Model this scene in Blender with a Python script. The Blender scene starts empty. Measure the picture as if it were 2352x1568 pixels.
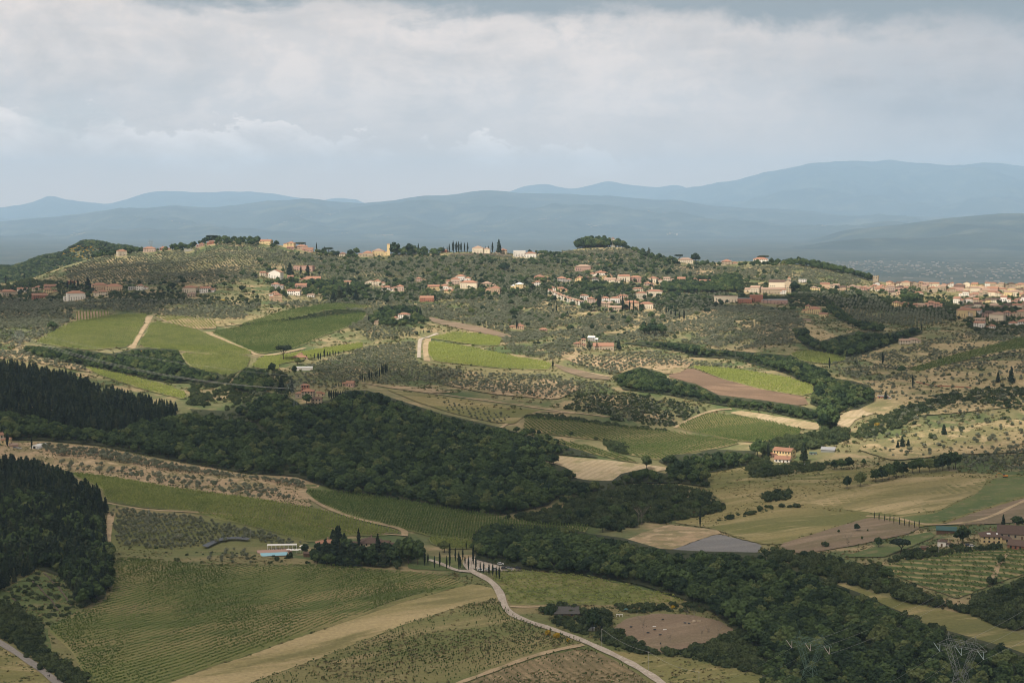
import bpy, math, random, colorsys
import numpy as np
from mathutils import Vector, Matrix
from mathutils.geometry import delaunay_2d_cdt
random.seed(7); rng = np.random.default_rng(7)
C = bpy.context.scene
COL = C.collection
D = bpy.data
R = math.radians

# ---------------------------------------------------------------- camera, world, sun, exposure
F = 3619.0; CX = 1176.0; CY = 784.0; VH = 500.0; CZ = 260.0      # focal length and horizon of the view, in its own units
PITCH = math.atan((CY - VH) / F); CP, SP = math.cos(PITCH), math.sin(PITCH)
cam_d = D.cameras.new('camera'); cam = D.objects.new('camera', cam_d); COL.objects.link(cam)
cam.location = (0, 0, CZ); cam.rotation_euler = (math.pi / 2 - PITCH, 0, 0)
cam_d.sensor_width = 36; cam_d.lens = 36 * F / 2352; cam_d.clip_start = 1; cam_d.clip_end = 300000
C.camera = cam

SUN_EL, SUN_AZ = R(52), R(-142)        # azimuth from +Y towards +X: behind the camera and to its left
sd = D.lights.new('sun', 'SUN'); sun = D.objects.new('sun', sd); COL.objects.link(sun)
sd.energy = 5.0; sd.angle = R(1.6); sd.color = (1.0, 0.93, 0.82)
SUNV = Vector((math.sin(SUN_AZ) * math.cos(SUN_EL), math.cos(SUN_AZ) * math.cos(SUN_EL), math.sin(SUN_EL)))
sun.rotation_euler = SUNV.to_track_quat('Z', 'Y').to_euler()

class NT:
    """small helper to write node trees"""
    def __init__(s, tree): s.t = tree; s.n = tree.nodes; s.l = tree.links
    def node(s, typ, **kw):
        n = s.n.new(typ)
        for k, v in kw.items(): setattr(n, k, v)
        return n
    def link(s, a, b): s.l.new(a, b)
    def put(s, sock, v):
        if hasattr(v, 'is_output') or isinstance(v, bpy.types.NodeSocket): s.l.new(v, sock)
        else: sock.default_value = v
    def math(s, op, a, b=0.0, c=0.0, clamp=False):
        n = s.node('ShaderNodeMath', operation=op, use_clamp=clamp)
        for i, x in enumerate((a, b, c)): s.put(n.inputs[i], x)
        return n.outputs[0]
    def mix(s, fac, a, b, mode='MIX'):
        n = s.node('ShaderNodeMix', data_type='RGBA', blend_type=mode)
        s.put(n.inputs[0], fac)
        for i, x in ((6, a), (7, b)): s.put(n.inputs[i], x if not isinstance(x, tuple) else (*x[:3], 1))
        return n.outputs[2]
    def noise(s, vec, scale, detail=4, rough=0.55, dist=0.0):
        n = s.node('ShaderNodeTexNoise'); s.put(n.inputs['Vector'], vec)
        n.inputs['Scale'].default_value = scale; n.inputs['Detail'].default_value = detail
        n.inputs['Roughness'].default_value = rough; n.inputs['Distortion'].default_value = dist
        return n.outputs[0]
    def ramp(s, x, lo, hi):
        n = s.node('ShaderNodeMapRange', interpolation_type='SMOOTHSTEP'); s.put(n.inputs[0], x)
        s.put(n.inputs[1], lo); s.put(n.inputs[2], hi)
        return n.outputs[0]
    def vscale(s, vec, sc):
        n = s.node('ShaderNodeVectorMath', operation='MULTIPLY'); s.put(n.inputs[0], vec); n.inputs[1].default_value = sc
        return n.outputs[0]

W = D.worlds.new('World'); C.world = W; W.use_nodes = True
t = NT(W.node_tree); t.n.clear()
out = t.node('ShaderNodeOutputWorld')
sky = t.node('ShaderNodeTexSky', sky_type='NISHITA'); sky.sun_disc = False
sky.sun_elevation = SUN_EL; sky.sun_rotation = SUN_AZ; sky.altitude = 200
bg_sky = t.node('ShaderNodeBackground'); t.link(sky.outputs[0], bg_sky.inputs[0]); bg_sky.inputs[1].default_value = 0.1
tc = t.node('ShaderNodeTexCoord'); dirv = tc.outputs['Generated']
sep = t.node('ShaderNodeSeparateXYZ'); t.link(dirv, sep.inputs[0])
ex, ey, ez = sep.outputs
flat = t.vscale(dirv, (1, 1, 2.4))
n_big = t.noise(flat, 3.1, 5, 0.55, 0.3)
n_mid = t.noise(flat, 9.0, 6, 0.6, 0.5)
n_puf = t.noise(t.vscale(dirv, (1, 1, 1.7)), 24.0, 7, 0.62, 0.2)
n_fin = t.noise(t.vscale(dirv, (1, 1, 1.25)), 46.0, 8, 0.6, 0.1)
lay = t.noise(t.vscale(dirv, (1, 1, 9)), 4.5, 5, 0.6, 0.8)
CL_BRIGHT, CL_GREY, CL_BLUE, CL_DARK = (0.73, 0.68, 0.655), (0.46, 0.455, 0.46), (0.20, 0.225, 0.265), (0.17, 0.215, 0.25)
mixn = t.math('ADD', t.math('MULTIPLY', n_mid, 0.62), t.math('ADD', t.math('MULTIPLY', lay, 0.18), t.math('MULTIPLY', n_puf, 0.28)))
body = t.mix(t.ramp(t.math('ADD', mixn, t.math('MULTIPLY', ez, 0.5)), 0.44, 0.68), CL_GREY, CL_BRIGHT)
# the thicker blue grey rain cloud that fills the sky towards the right (+X)
rain = t.ramp(t.math('ADD', t.math('ADD', ex, t.math('MULTIPLY', ez, -0.75)), t.math('MULTIPLY', t.math('SUBTRACT', n_big, 0.5), 0.5)), -0.02, 0.36)
body = t.mix(t.math('MULTIPLY', rain, 0.92), body, CL_BLUE)
# cumulus heads low down on the left, sunlit tops over greyer feet
cum_top = t.math('ADD', t.math('ADD', 0.046, t.math('MULTIPLY', ex, -0.05)), t.math('ADD', t.math('MULTIPLY', t.math('SUBTRACT', n_puf, 0.5), 0.065), t.math('MULTIPLY', t.math('SUBTRACT', n_fin, 0.5), 0.022)))
gap_ = t.math('SUBTRACT', cum_top, ez)
cum = t.math('MULTIPLY', t.ramp(gap_, 0.0, 0.0034), t.math('SUBTRACT', 1.0, t.ramp(gap_, 0.003, 0.030)))
cum = t.math('MULTIPLY', cum, t.math('MULTIPLY', t.math('SUBTRACT', 1.0, t.ramp(ex, -0.02, 0.16)), t.ramp(n_mid, 0.36, 0.56)))
wisp = t.math('MULTIPLY', t.ramp(t.math('ADD', t.math('MULTIPLY', n_puf, 0.6), t.math('MULTIPLY', n_fin, 0.4)), 0.44, 0.60), 0.45)
body = t.mix(wisp, body, (0.42, 0.44, 0.47))
# dark base of the nearer cloud deck, beginning at the top of the view and going on overhead in broken patches
edge = t.math('ADD', t.math('ADD', ez, t.math('MULTIPLY', t.math('SUBTRACT', n_mid, 0.5), 0.055)), t.math('ADD', t.math('MULTIPLY', ex, 0.035), t.math('MULTIPLY', t.math('SUBTRACT', n_puf, 0.5), 0.03)))
deck = t.ramp(edge, 0.118, 0.134)
deck = t.math('MULTIPLY', deck, t.math('SUBTRACT', 1.0, t.math('MULTIPLY', t.ramp(t.math('ADD', n_big, t.math('MULTIPLY', ez, 0.45)), 0.58, 0.80), 0.66)))
body = t.mix(t.math('MULTIPLY', deck, 0.92), body, CL_DARK)
hor = t.math('MULTIPLY', t.math('SUBTRACT', 1.0, t.ramp(ez, 0.008, 0.078)), t.math('SUBTRACT', 1.0, t.math('MULTIPLY', rain, 0.75)))
body = t.mix(t.math('MULTIPLY', hor, 0.82), body, (1.0, 0.72, 0.49))      # far clouds low down are warmed by the air before them
body = t.mix(t.math('MULTIPLY', cum, 0.85), body, (1.0, 0.92, 0.87))
body = t.mix(1.0, body, (1.11, 1.0, 0.915), 'MULTIPLY')
bg_cl = t.node('ShaderNodeBackground'); t.link(body, bg_cl.inputs[0]); bg_cl.inputs[1].default_value = 1.05
cover = t.math('SUBTRACT', 1.0, t.math('MULTIPLY', t.ramp(t.math('SUBTRACT', n_big, t.math('MULTIPLY', ez, 0.1)), 0.62, 0.75), 0.35))
ms = t.node('ShaderNodeMixShader'); t.put(ms.inputs[0], cover); t.link(bg_sky.outputs[0], ms.inputs[1]); t.link(bg_cl.outputs[0], ms.inputs[2])
t.link(ms.outputs[0], out.inputs[0])

C.view_settings.view_transform = 'Standard'; C.view_settings.look = 'None'
C.view_settings.exposure = 0.26; C.view_settings.gamma = 1.0; C.view_settings.use_curve_mapping = False
C.render.engine = 'CYCLES'; C.render.filter_size = 1.0
cy = C.cycles
cy.use_denoising = True; cy.filter_width = 1.0; cy.max_bounces = 5; cy.diffuse_bounces = 2; cy.glossy_bounces = 2; cy.transmission_bounces = 3
cy.volume_bounces = 2; cy.transparent_max_bounces = 10; cy.caustics_reflective = False; cy.caustics_refractive = False
HAZE = 2.45e-5; HAZE_COL = (0.52, 0.745, 1.0)

# ---------------------------------------------------------------- view geometry
def pdir(u, v):
    cx = (np.asarray(u, float) - CX) / F; cy_ = (CY - np.asarray(v, float)) / F
    return cx, CP + cy_ * SP, -SP + cy_ * CP
def proj(x, y, z):
    z = z - CZ; d = y * CP - z * SP
    return CX + F * x / d, CY - F * (y * SP + z * CP) / d

# ---------------------------------------------------------------- terrain height
PV = [580, 620, 650, 700, 750, 800, 850, 900, 950, 1000, 1050, 1100, 1150, 1200, 1250, 1290, 1330, 1390, 1450, 1568, 1700]
PR = [3400, 3100, 2900, 2620, 2370, 2170, 2000, 1860, 1740, 1640, 1540, 1440, 1350, 1262, 1182, 1122, 1080, 1018, 962, 880, 800]
def pchip(x, y, q):
    x, y, q = map(np.asarray, (x, y, q)); h = np.diff(x); d = np.diff(y) / h; m = np.zeros_like(y, float)
    for i in range(1, len(x) - 1):
        if d[i-1] * d[i] > 0:
            w1, w2 = 2*h[i] + h[i-1], h[i] + 2*h[i-1]; m[i] = (w1 + w2) / (w1 / d[i-1] + w2 / d[i])
    m[0], m[-1] = d[0], d[-1]
    i = np.clip(np.searchsorted(x, q) - 1, 0, len(x) - 2); s = (q - x[i]) / h[i]
    return (2*s**3 - 3*s**2 + 1)*y[i] + (s**3 - 2*s**2 + s)*h[i]*m[i] + (-2*s**3 + 3*s**2)*y[i+1] + (s**3 - s**2)*h[i]*m[i+1]
PVd = np.linspace(580, 1700, 500); PRd = np.exp(pchip(np.array(PV, float), np.log(np.array(PR, float)), PVd))
SKYL = "-800,680 -300,668 0,654 60,646 100,632 150,612 215,592 270,582 340,577 440,572 480,555 560,553 600,557 700,572 760,586 800,587 900,585 1000,582 1100,580 1200,585 1280,582 1320,573 1350,567 1400,565 1440,569 1480,580 1560,597 1640,606 1700,602 1760,602 1830,607 1900,617 1960,632 2005,647 2100,654 2352,652 2700,660 3200,680"
SKYL = np.array([tuple(map(float, p.split(','))) for p in SKYL.split()])
NAZ = 760; AZ = np.linspace(R(-31), R(31), NAZ)
RR = np.concatenate([np.linspace(4, 560, 24), np.exp(np.linspace(math.log(600), math.log(3900), 330)), np.linspace(3960, 6800, 40)])
UA = CX + F * np.tan(AZ)
VS = np.interp(UA, SKYL[:, 0], SKYL[:, 1])
ker = np.ones(9) / 9; VS = np.convolve(np.pad(VS, 4, 'edge'), ker, 'valid')
HG = np.zeros((NAZ, len(RR)))
for i in range(NAZ):
    vv = np.where(PVd < 750, VS[i] + (PVd - 580) * (750 - VS[i]) / 170.0, PVd)
    cx, dy, dz = pdir(UA[i], vv); te = dz / np.hypot(cx, dy)
    zz = CZ + PRd * te
    o = np.argsort(PRd); rs, zs = PRd[o], zz[o]
    z = np.interp(RR, rs, zs)
    near = RR < rs[0]
    q = RR / rs[0]; z[near] = (CZ - 3 + (zs[0] - CZ + 3) * (1 - (1 - q) ** 1.9))[near]
    far = RR > rs[-1]
    dr = RR[far] - rs[-1]; z[far] = zs[-1] - np.where(dr < 500, dr**2 / 500 * 0.16, 40 * 2 + (dr - 500) * 0.32 - 40 + 40)
    HG[i] = np.maximum(z, -170)
_ph = [(rng.uniform(0, 2*math.pi), rng.uniform(0, 2*math.pi), L, A) for L, A in ((420, 2.4), (260, 1.6), (170, 1.1), (110, .7), (80, .4), (340, 1.8))]
def relief(x, y):
    s = 0
    for a, p, L, A in _ph: s = s + A * np.sin((x * math.cos(a) + y * math.sin(a)) * 2 * math.pi / L + p + 0.8 * np.sin((x * math.sin(a) - y * math.cos(a)) * 2 * math.pi / (L * 1.7)))
    return s
GX = np.sin(AZ)[:, None] * RR[None, :]; GY = np.cos(AZ)[:, None] * RR[None, :]
HG += relief(GX, GY) * np.clip((RR[None, :] - 620) / 500, 0, 1) * np.clip((3500 - RR[None, :]) / 500, 0.25, 1)
def H(x, y):
    """height of the ground at world x, y"""
    x = np.asarray(x, float); y = np.asarray(y, float)
    a = (np.arctan2(x, y) - AZ[0]) / (AZ[1] - AZ[0]); r = np.hypot(x, y)
    i = np.clip(a.astype(int), 0, NAZ - 2); j = np.clip(np.searchsorted(RR, r) - 1, 0, len(RR) - 2)
    s = np.clip(a - i, 0, 1); q = np.clip((r - RR[j]) / (RR[j+1] - RR[j]), 0, 1)
    return (HG[i, j]*(1-s) + HG[i+1, j]*s)*(1-q) + (HG[i, j+1]*(1-s) + HG[i+1, j+1]*s)*q
_rt = np.exp(np.linspace(math.log(640), math.log(3600), 900))
def ground(u, v):
    """world point where the view ray through u, v meets the ground"""
    cx, dy, dz = pdir(u, v); hyp = math.hypot(cx, dy); te = dz / hyp; sx, sy = cx / hyp, dy / hyp
    g = CZ + _rt * te - H(sx * _rt, sy * _rt)
    k = np.nonzero(g < 0)[0]
    if len(k) == 0: r = _rt[int(np.argmin(g))]
    elif k[0] == 0: r = _rt[0]
    else:
        k = k[0]; r = _rt[k-1] + (_rt[k] - _rt[k-1]) * g[k-1] / (g[k-1] - g[k])
    x, y = sx * r, sy * r
    return Vector((x, y, float(H(x, y))))
def pts(s): return [tuple(map(float, p.split(','))) for p in s.split()]

# ---------------------------------------------------------------- object helpers
def link(name, me, mat=None, parent=None, loc=None, rotz=None, scale=None):
    o = D.objects.new(name, me); COL.objects.link(o)
    if parent is not None: o.parent = parent
    if loc is not None: o.location = loc
    if rotz is not None: o.rotation_euler = (0, 0, rotz)
    if scale is not None: o.scale = scale
    if mat is not None and me is not None and len(me.materials) == 0: me.materials.append(mat)
    return o
def tag(o, label=None, cat=None, group=None, kind=None):
    for k, v in (('label', label), ('category', cat), ('group', group), ('kind', kind)):
        if v: o[k] = v
    return o
def mesh(name, verts, faces, mat=None):
    me = D.meshes.new(name); me.from_pydata([tuple(v) for v in verts], [], [tuple(f) for f in faces])
    if mat: me.materials.append(mat)
    return me
def np_mesh(name, V, Fc, mats=(), mi=None, smooth=False):
    """V (n,3), Fc (m,k) with constant k"""
    me = D.meshes.new(name); n, m, k = len(V), len(Fc), Fc.shape[1]
    me.vertices.add(n); me.vertices.foreach_set('co', np.asarray(V, np.float32).ravel())
    me.loops.add(m * k); me.loops.foreach_set('vertex_index', np.asarray(Fc, np.int32).ravel())
    me.polygons.add(m); me.polygons.foreach_set('loop_start', np.arange(0, m * k, k, dtype=np.int32))
    for x in mats: me.materials.append(x)
    if mi is not None: me.polygons.foreach_set('material_index', np.asarray(mi, np.int32))
    me.polygons.foreach_set('use_smooth', np.full(m, smooth))
    me.update(calc_edges=True); me.validate()
    return me
class MB:
    """collects simple shapes into one mesh"""
    def __init__(s): s.v = []; s.f = []
    def add(s, vs, fs):
        b = len(s.v); s.v += [tuple(x) for x in vs]; s.f += [tuple(i + b for i in f) for f in fs]; return s
    def box(s, x0, x1, y0, y1, z0, z1):
        return s.add([(x, y, z) for z in (z0, z1) for y in (y0, y1) for x in (x0, x1)], [(0,2,3,1),(4,5,7,6),(0,1,5,4),(2,6,7,3),(0,4,6,2),(1,3,7,5)])
    def bar(s, a, b, w, n=4):
        a, b = Vector(a), Vector(b); d = (b - a)
        if d.length < 1e-6: return s
        q = d.normalized().to_track_quat('Z', 'Y')
        ring = [q @ Vector((math.cos(2*math.pi*(k+.5)/n) * w * .7, math.sin(2*math.pi*(k+.5)/n) * w * .7, 0)) for k in range(n)]
        vs = [a + x for x in ring] + [b + x for x in ring]
        return s.add(vs, [(k, (k+1) % n, n + (k+1) % n, n + k) for k in range(n)] + [tuple(range(n))[::-1], tuple(range(n, 2*n))])
    def lathe(s, prof, n=8, c=(0, 0)):
        vs = [(c[0] + r*math.cos(2*math.pi*k/n), c[1] + r*math.sin(2*math.pi*k/n), z) for r, z in prof for k in range(n)]
        m = len(prof)
        return s.add(vs, [(j*n+k, j*n+(k+1) % n, (j+1)*n+(k+1) % n, (j+1)*n+k) for j in range(m-1) for k in range(n)] + [tuple(range(n))[::-1], tuple(range((m-1)*n, m*n))])
    def me(s, name, mat=None): return mesh(name, s.v, s.f, mat)
    def build(s, name, mat=None, parent=None, **kw): return link(name, s.me(name, mat), None, parent, **kw)
def empty(name, loc, rz=0.0):
    o = D.objects.new(name, None); COL.objects.link(o); o.location = loc; o.rotation_euler = (0, 0, rz); o.empty_display_size = 1; return o
def copy_tree(o, parent=None):
    c = o.copy(); COL.objects.link(c)
    if parent is not None: c.parent = parent
    for ch in list(o.children): copy_tree(ch, c)
    return c
ORD = 'first second third fourth fifth sixth seventh eighth ninth tenth eleventh twelfth thirteenth fourteenth fifteenth sixteenth seventeenth eighteenth nineteenth twentieth'.split()
TENS = 'twenty thirty forty fifty sixty seventy eighty ninety'.split()
def ordn(i):
    if i <= 20: return ORD[i-1]
    if i >= 100: return 'hundred and ' + ordn(i - 100) if i > 100 else 'hundredth'
    tn, un = divmod(i, 10); return (TENS[tn-2] + '-' + ORD[un-1]) if un else TENS[tn-2][:-1] + 'ieth'

# ---------------------------------------------------------------- materials
def new_mat(name, rough=0.9, spec=0.15):
    m = D.materials.new(name); m.use_nodes = True; b = m.node_tree.nodes['Principled BSDF']
    b.inputs['Roughness'].default_value = rough; b.inputs['Specular IOR Level'].default_value = spec
    return m, NT(m.node_tree), b
def ground_mat(name, a, b_, c=None, s1=0.012, s2=0.09, s3=0.6, lo=0.4, hi=0.62, bump=0.5, stripe=None, streak=None):
    """a and b_ in broad patches, c in smaller ones, fine grain; stripe = (angle, period, colour, amount)"""
    m, t, b = new_mat(name)
    pos = t.node('ShaderNodeNewGeometry').outputs['Position']
    if streak is not None:
        mp = t.node('ShaderNodeMapping', vector_type='TEXTURE'); t.link(pos, mp.inputs[0]); mp.inputs['Rotation'].default_value[2] = streak
        vec = t.vscale(mp.outputs[0], (0.18, 1, 1))
    else: vec = pos
    col = t.mix(t.ramp(t.noise(vec, s1, 6, 0.6, 0.4), lo, hi), a, b_)
    if c is not None: col = t.mix(t.ramp(t.noise(vec, s2, 5, 0.6), 0.5, 0.66), col, c)
    if stripe is not None:
        ang, per, sc, amt = stripe
        mp = t.node('ShaderNodeMapping', vector_type='TEXTURE'); t.link(pos, mp.inputs[0]); mp.inputs['Rotation'].default_value[2] = ang
        sx = t.node('ShaderNodeSeparateXYZ'); t.link(mp.outputs[0], sx.inputs[0])
        wob = t.math('MULTIPLY', t.math('SUBTRACT', t.noise(pos, 0.03, 3), 0.5), per * 1.2)
        w = t.math('SINE', t.math('MULTIPLY', t.math('ADD', sx.outputs[1], wob), 2 * math.pi / per))
        col = t.mix(t.math('MULTIPLY', t.ramp(w, -0.2, 0.9), amt), col, sc)
    g = t.noise(pos, s3, 4, 0.7)
    col = t.mix(1.0, col, t.mix(g, (0.55, 0.55, 0.55), (1.45, 1.45, 1.4)), 'MULTIPLY')
    t.link(col, b.inputs['Base Color'])
    bp = t.node('ShaderNodeBump'); bp.inputs['Strength'].default_value = bump; bp.inputs['Distance'].default_value = 0.5
    t.link(g, bp.inputs['Height']); t.link(bp.outputs[0], b.inputs['Normal'])
    return m
def leaf_mat(name, a, b_, tip=None, rough=0.75, transl=0.25, odd=None):
    """foliage: hue differs from tree to tree and from clump to clump"""
    m, t, b = new_mat(name, rough, 0.2)
    oi = t.node('ShaderNodeObjectInfo'); pos = t.node('ShaderNodeNewGeometry').outputs['Position']
    col = t.mix(t.ramp(oi.outputs['Random'], 0.0, 1.0), a, b_)
    if odd is not None: col = t.mix(t.ramp(oi.outputs['Random'], 0.87, 0.93), col, odd)      # now and then a paler kind
    if tip is not None: col = t.mix(t.math('MULTIPLY', t.ramp(t.noise(pos, 0.05, 3), 0.5, 0.7), 0.7), col, tip)
    col = t.mix(1.0, col, t.mix(t.noise(pos, 0.9, 3, 0.7), (0.5, 0.5, 0.5), (1.5, 1.5, 1.5)), 'MULTIPLY')
    t.link(col, b.inputs['Base Color'])
    tr = t.node('ShaderNodeBsdfTranslucent'); t.link(col, tr.inputs[0])
    mx = t.node('ShaderNodeMixShader'); mx.inputs[0].default_value = transl
    t.link(b.outputs[0], mx.inputs[1]); t.link(tr.outputs[0], mx.inputs[2])
    t.link(mx.outputs[0], t.n['Material Output'].inputs[0])
    return m
def wall_mat(name, col, var=0.25, rough=0.9, scale=0.4, spec=0.15, metal=0.0):
    m, t, b = new_mat(name, rough, spec); pos = t.node('ShaderNodeNewGeometry').outputs['Position']
    n = t.noise(t.vscale(pos, (1, 1, 0.4)), scale, 5, 0.65); oi = t.node('ShaderNodeObjectInfo').outputs['Random']
    d = tuple(c * (1 - var) for c in col); e = tuple(min(1, c * (1 + var * .5)) for c in col)
    c = t.mix(n, d, e); c = t.mix(1.0, c, t.mix(oi, (0.86, 0.86, 0.86), (1.1, 1.08, 1.05)), 'MULTIPLY')
    t.link(c, b.inputs['Base Color']); b.inputs['Metallic'].default_value = metal
    return m
M = {}
DRY, GRN, SOIL = (0.30, 0.225, 0.12), (0.085, 0.10, 0.038), (0.36, 0.25, 0.15)
M['ground'] = ground_mat('hillside_grass', (0.19, 0.17, 0.082), (0.082, 0.11, 0.042), (0.30, 0.23, 0.13), 0.011, 0.028, 0.25)
M['meadow'] = ground_mat('meadow', (0.135, 0.14, 0.055), (0.22, 0.18, 0.09), (0.11, 0.125, 0.045), 0.012, 0.05, 0.5, streak=R(15))
M['gold'] = ground_mat('golden_meadow', (0.135, 0.135, 0.047), (0.235, 0.195, 0.085), (0.29, 0.235, 0.115), 0.015, 0.06, 0.4, streak=R(12))
M['hay'] = ground_mat('mown_hay', (0.42, 0.33, 0.215), (0.34, 0.26, 0.15), (0.25, 0.22, 0.11), 0.02, 0.05, 0.5, stripe=(R(60), 7, (0.26, 0.22, 0.12), 0.45))
M['hay2'] = ground_mat('dry_hay', (0.37, 0.29, 0.155), (0.23, 0.195, 0.085), (0.18, 0.16, 0.068), 0.03, 0.06, 0.4, streak=R(32))
M['plough'] = ground_mat('ploughed_soil', (0.185, 0.122, 0.082), (0.14, 0.095, 0.062), (0.235, 0.155, 0.102), 0.02, 0.06, 0.6, streak=R(-28))
M['plough2'] = ground_mat('bare_brown_field', (0.20, 0.145, 0.10), (0.155, 0.125, 0.075), (0.235, 0.175, 0.12), 0.02, 0.08, 0.6, streak=R(20))
M['tan_soil'] = ground_mat('tan_earth', (0.34, 0.245, 0.15), (0.20, 0.17, 0.085), (0.41, 0.305, 0.19), 0.03, 0.09, 0.4)
M['brown_vine'] = ground_mat('vineyard_soil', (0.195, 0.175, 0.075), (0.135, 0.145, 0.052), (0.27, 0.22, 0.11), 0.025, 0.07, 0.5, streak=R(30))
M['tan_vine'] = ground_mat('tan_vineyard_soil', (0.235, 0.175, 0.10), (0.165, 0.13, 0.07), (0.30, 0.225, 0.13), 0.03, 0.1, 0.6, stripe=(R(118), 5.2, (0.12, 0.105, 0.05), 0.6))
M['grass_vine'] = ground_mat('vineyard_grass', (0.165, 0.175, 0.06), (0.26, 0.22, 0.10), (0.12, 0.145, 0.048), 0.02, 0.06, 0.5, streak=R(28))
M['green_vine'] = ground_mat('vineyard_green_floor', (0.20, 0.22, 0.085), (0.29, 0.275, 0.115), (0.155, 0.19, 0.065), 0.012, 0.06, 0.5)
M['lush'] = ground_mat('green_grass', (0.085, 0.115, 0.04), (0.12, 0.14, 0.05), (0.16, 0.15, 0.07), 0.02, 0.07, 0.6)
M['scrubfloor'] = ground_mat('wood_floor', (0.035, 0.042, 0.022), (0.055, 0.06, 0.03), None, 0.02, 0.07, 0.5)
M['gravel'] = ground_mat('grey_gravel', (0.165, 0.16, 0.16), (0.205, 0.195, 0.19), (0.145, 0.14, 0.14), 0.03, 0.1, 0.7, streak=R(20))
M['road'] = ground_mat('pale_gravel_road', (0.40, 0.34, 0.285), (0.34, 0.285, 0.235), (0.45, 0.39, 0.33), 0.05, 0.2, 0.8, bump=0.2)
M['asphalt'] = ground_mat('worn_road', (0.24, 0.215, 0.195), (0.20, 0.18, 0.165), None, 0.05, 0.2, 0.8, bump=0.2)
M['dryhill'] = ground_mat('dry_hill_grass', (0.31, 0.24, 0.13), (0.17, 0.16, 0.072), (0.38, 0.29, 0.165), 0.02, 0.05, 0.4)
M['terrace'] = ground_mat('banked_grass', (0.075, 0.105, 0.036), (0.11, 0.13, 0.046), None, 0.02, 0.07, 0.6, stripe=(R(150), 8.5, (0.30, 0.235, 0.12), 0.8))
M['tuft_green'] = leaf_mat('green_weeds', (0.075, 0.095, 0.03), (0.12, 0.135, 0.045), None)
M['tuft_dry'] = leaf_mat('dry_weeds', (0.16, 0.135, 0.06), (0.24, 0.195, 0.095), None)
M['path'] = ground_mat('dirt_track', (0.40, 0.30, 0.19), (0.32, 0.24, 0.145), (0.24, 0.20, 0.11), 0.05, 0.1, 0.8)
M['oak'] = leaf_mat('oak_leaves', (0.022, 0.043, 0.019), (0.080, 0.122, 0.040), (0.10, 0.14, 0.045), odd=(0.13, 0.155, 0.055))
M['conifer'] = leaf_mat('conifer_needles', (0.014, 0.027, 0.017), (0.032, 0.050, 0.025), (0.045, 0.065, 0.03), transl=0.12, odd=(0.05, 0.062, 0.03))
M['cypress'] = leaf_mat('cypress_needles', (0.014, 0.024, 0.015), (0.022, 0.032, 0.018), None, transl=0.08)
M['olive'] = leaf_mat('olive_leaves', (0.16, 0.178, 0.112), (0.25, 0.258, 0.175), (0.125, 0.15, 0.075), transl=0.35)
M['bush'] = leaf_mat('bush_leaves', (0.035, 0.054, 0.022), (0.08, 0.105, 0.04), (0.10, 0.12, 0.05))
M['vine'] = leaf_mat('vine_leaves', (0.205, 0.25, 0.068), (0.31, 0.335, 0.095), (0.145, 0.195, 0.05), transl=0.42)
M['vine_sunlit'] = leaf_mat('sun_brightened_vine_leaves', (0.31, 0.36, 0.085), (0.38, 0.41, 0.11), (0.26, 0.31, 0.075), transl=0.45)  # vine leaves again, with the sunlight of bright plots put into the colour
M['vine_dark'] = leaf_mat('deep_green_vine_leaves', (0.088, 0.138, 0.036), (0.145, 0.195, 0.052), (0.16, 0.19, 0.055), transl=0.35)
M['young'] = leaf_mat('young_vine_leaves', (0.075, 0.12, 0.03), (0.105, 0.15, 0.04), None, transl=0.3)
M['broom'] = leaf_mat('broom_flowers', (0.50, 0.32, 0.02), (0.40, 0.27, 0.03), None)
M['bark'] = wall_mat('bark', (0.09, 0.07, 0.055), scale=3)
M['pale_bark'] = wall_mat('pale_bark', (0.28, 0.24, 0.20), scale=3)
for k, c in dict(cream=(0.7, 0.6, 0.46), white=(0.78, 0.73, 0.66), yellow=(0.72, 0.55, 0.30), pink=(0.56, 0.42, 0.34), orange=(0.55, 0.39, 0.26),
                 stone=(0.40, 0.32, 0.23), brick=(0.34, 0.15, 0.10), grey=(0.40, 0.38, 0.35), tan=(0.51, 0.41, 0.29), rose=(0.45, 0.29, 0.235)).items():
    M[k] = wall_mat(k + '_plaster', c, 0.18, 0.9, 0.5)
M['roof'] = wall_mat('terracotta_tiles', (0.33, 0.178, 0.118), 0.35, 0.9, 1.2)
M['roof_dk'] = wall_mat('brown_tiles', (0.125, 0.085, 0.067), 0.35, 0.9, 1.2)
M['roof_tan'] = wall_mat('faded_tiles', (0.35, 0.245, 0.18), 0.3, 0.9, 1.2)
M['roof_gr'] = wall_mat('grey_sheet_roof', (0.34, 0.34, 0.35), 0.2, 0.7, 1.0)
M['roof_wh'] = wall_mat('white_sheet_roof', (0.72, 0.72, 0.70), 0.1, 0.6, 1.0)
M['roof_green'] = wall_mat('green_sheet_roof', (0.05, 0.115, 0.105), 0.2, 0.6, 1.0)
M['glass'] = wall_mat('dark_window_glass', (0.03, 0.033, 0.038), 0.2, 0.15, 1.0, 0.5)
M['wood'] = wall_mat('brown_wood', (0.14, 0.085, 0.055), 0.3, 0.8, 1.0)
M['metal'] = wall_mat('galvanised_steel', (0.27, 0.285, 0.275), 0.2, 0.6, 1.0, 0.4, 0.3)
M['roof_slate'] = wall_mat('dark_grey_roof', (0.095, 0.09, 0.085), 0.3, 0.85, 1.0)
M['green_metal'] = wall_mat('green_painted_steel', (0.10, 0.17, 0.13), 0.2, 0.6, 1.0, 0.4)
M['wire'] = wall_mat('aluminium_wire', (0.42, 0.41, 0.39), 0.1, 0.5, 1.0, 0.5, 0.3)
M['ceramic'] = wall_mat('pale_insulator', (0.55, 0.47, 0.43), 0.15, 0.4, 1.0, 0.5)
M['glass_ins'] = wall_mat('bluish_insulator', (0.42, 0.52, 0.52), 0.15, 0.3, 1.0, 0.5)
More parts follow.
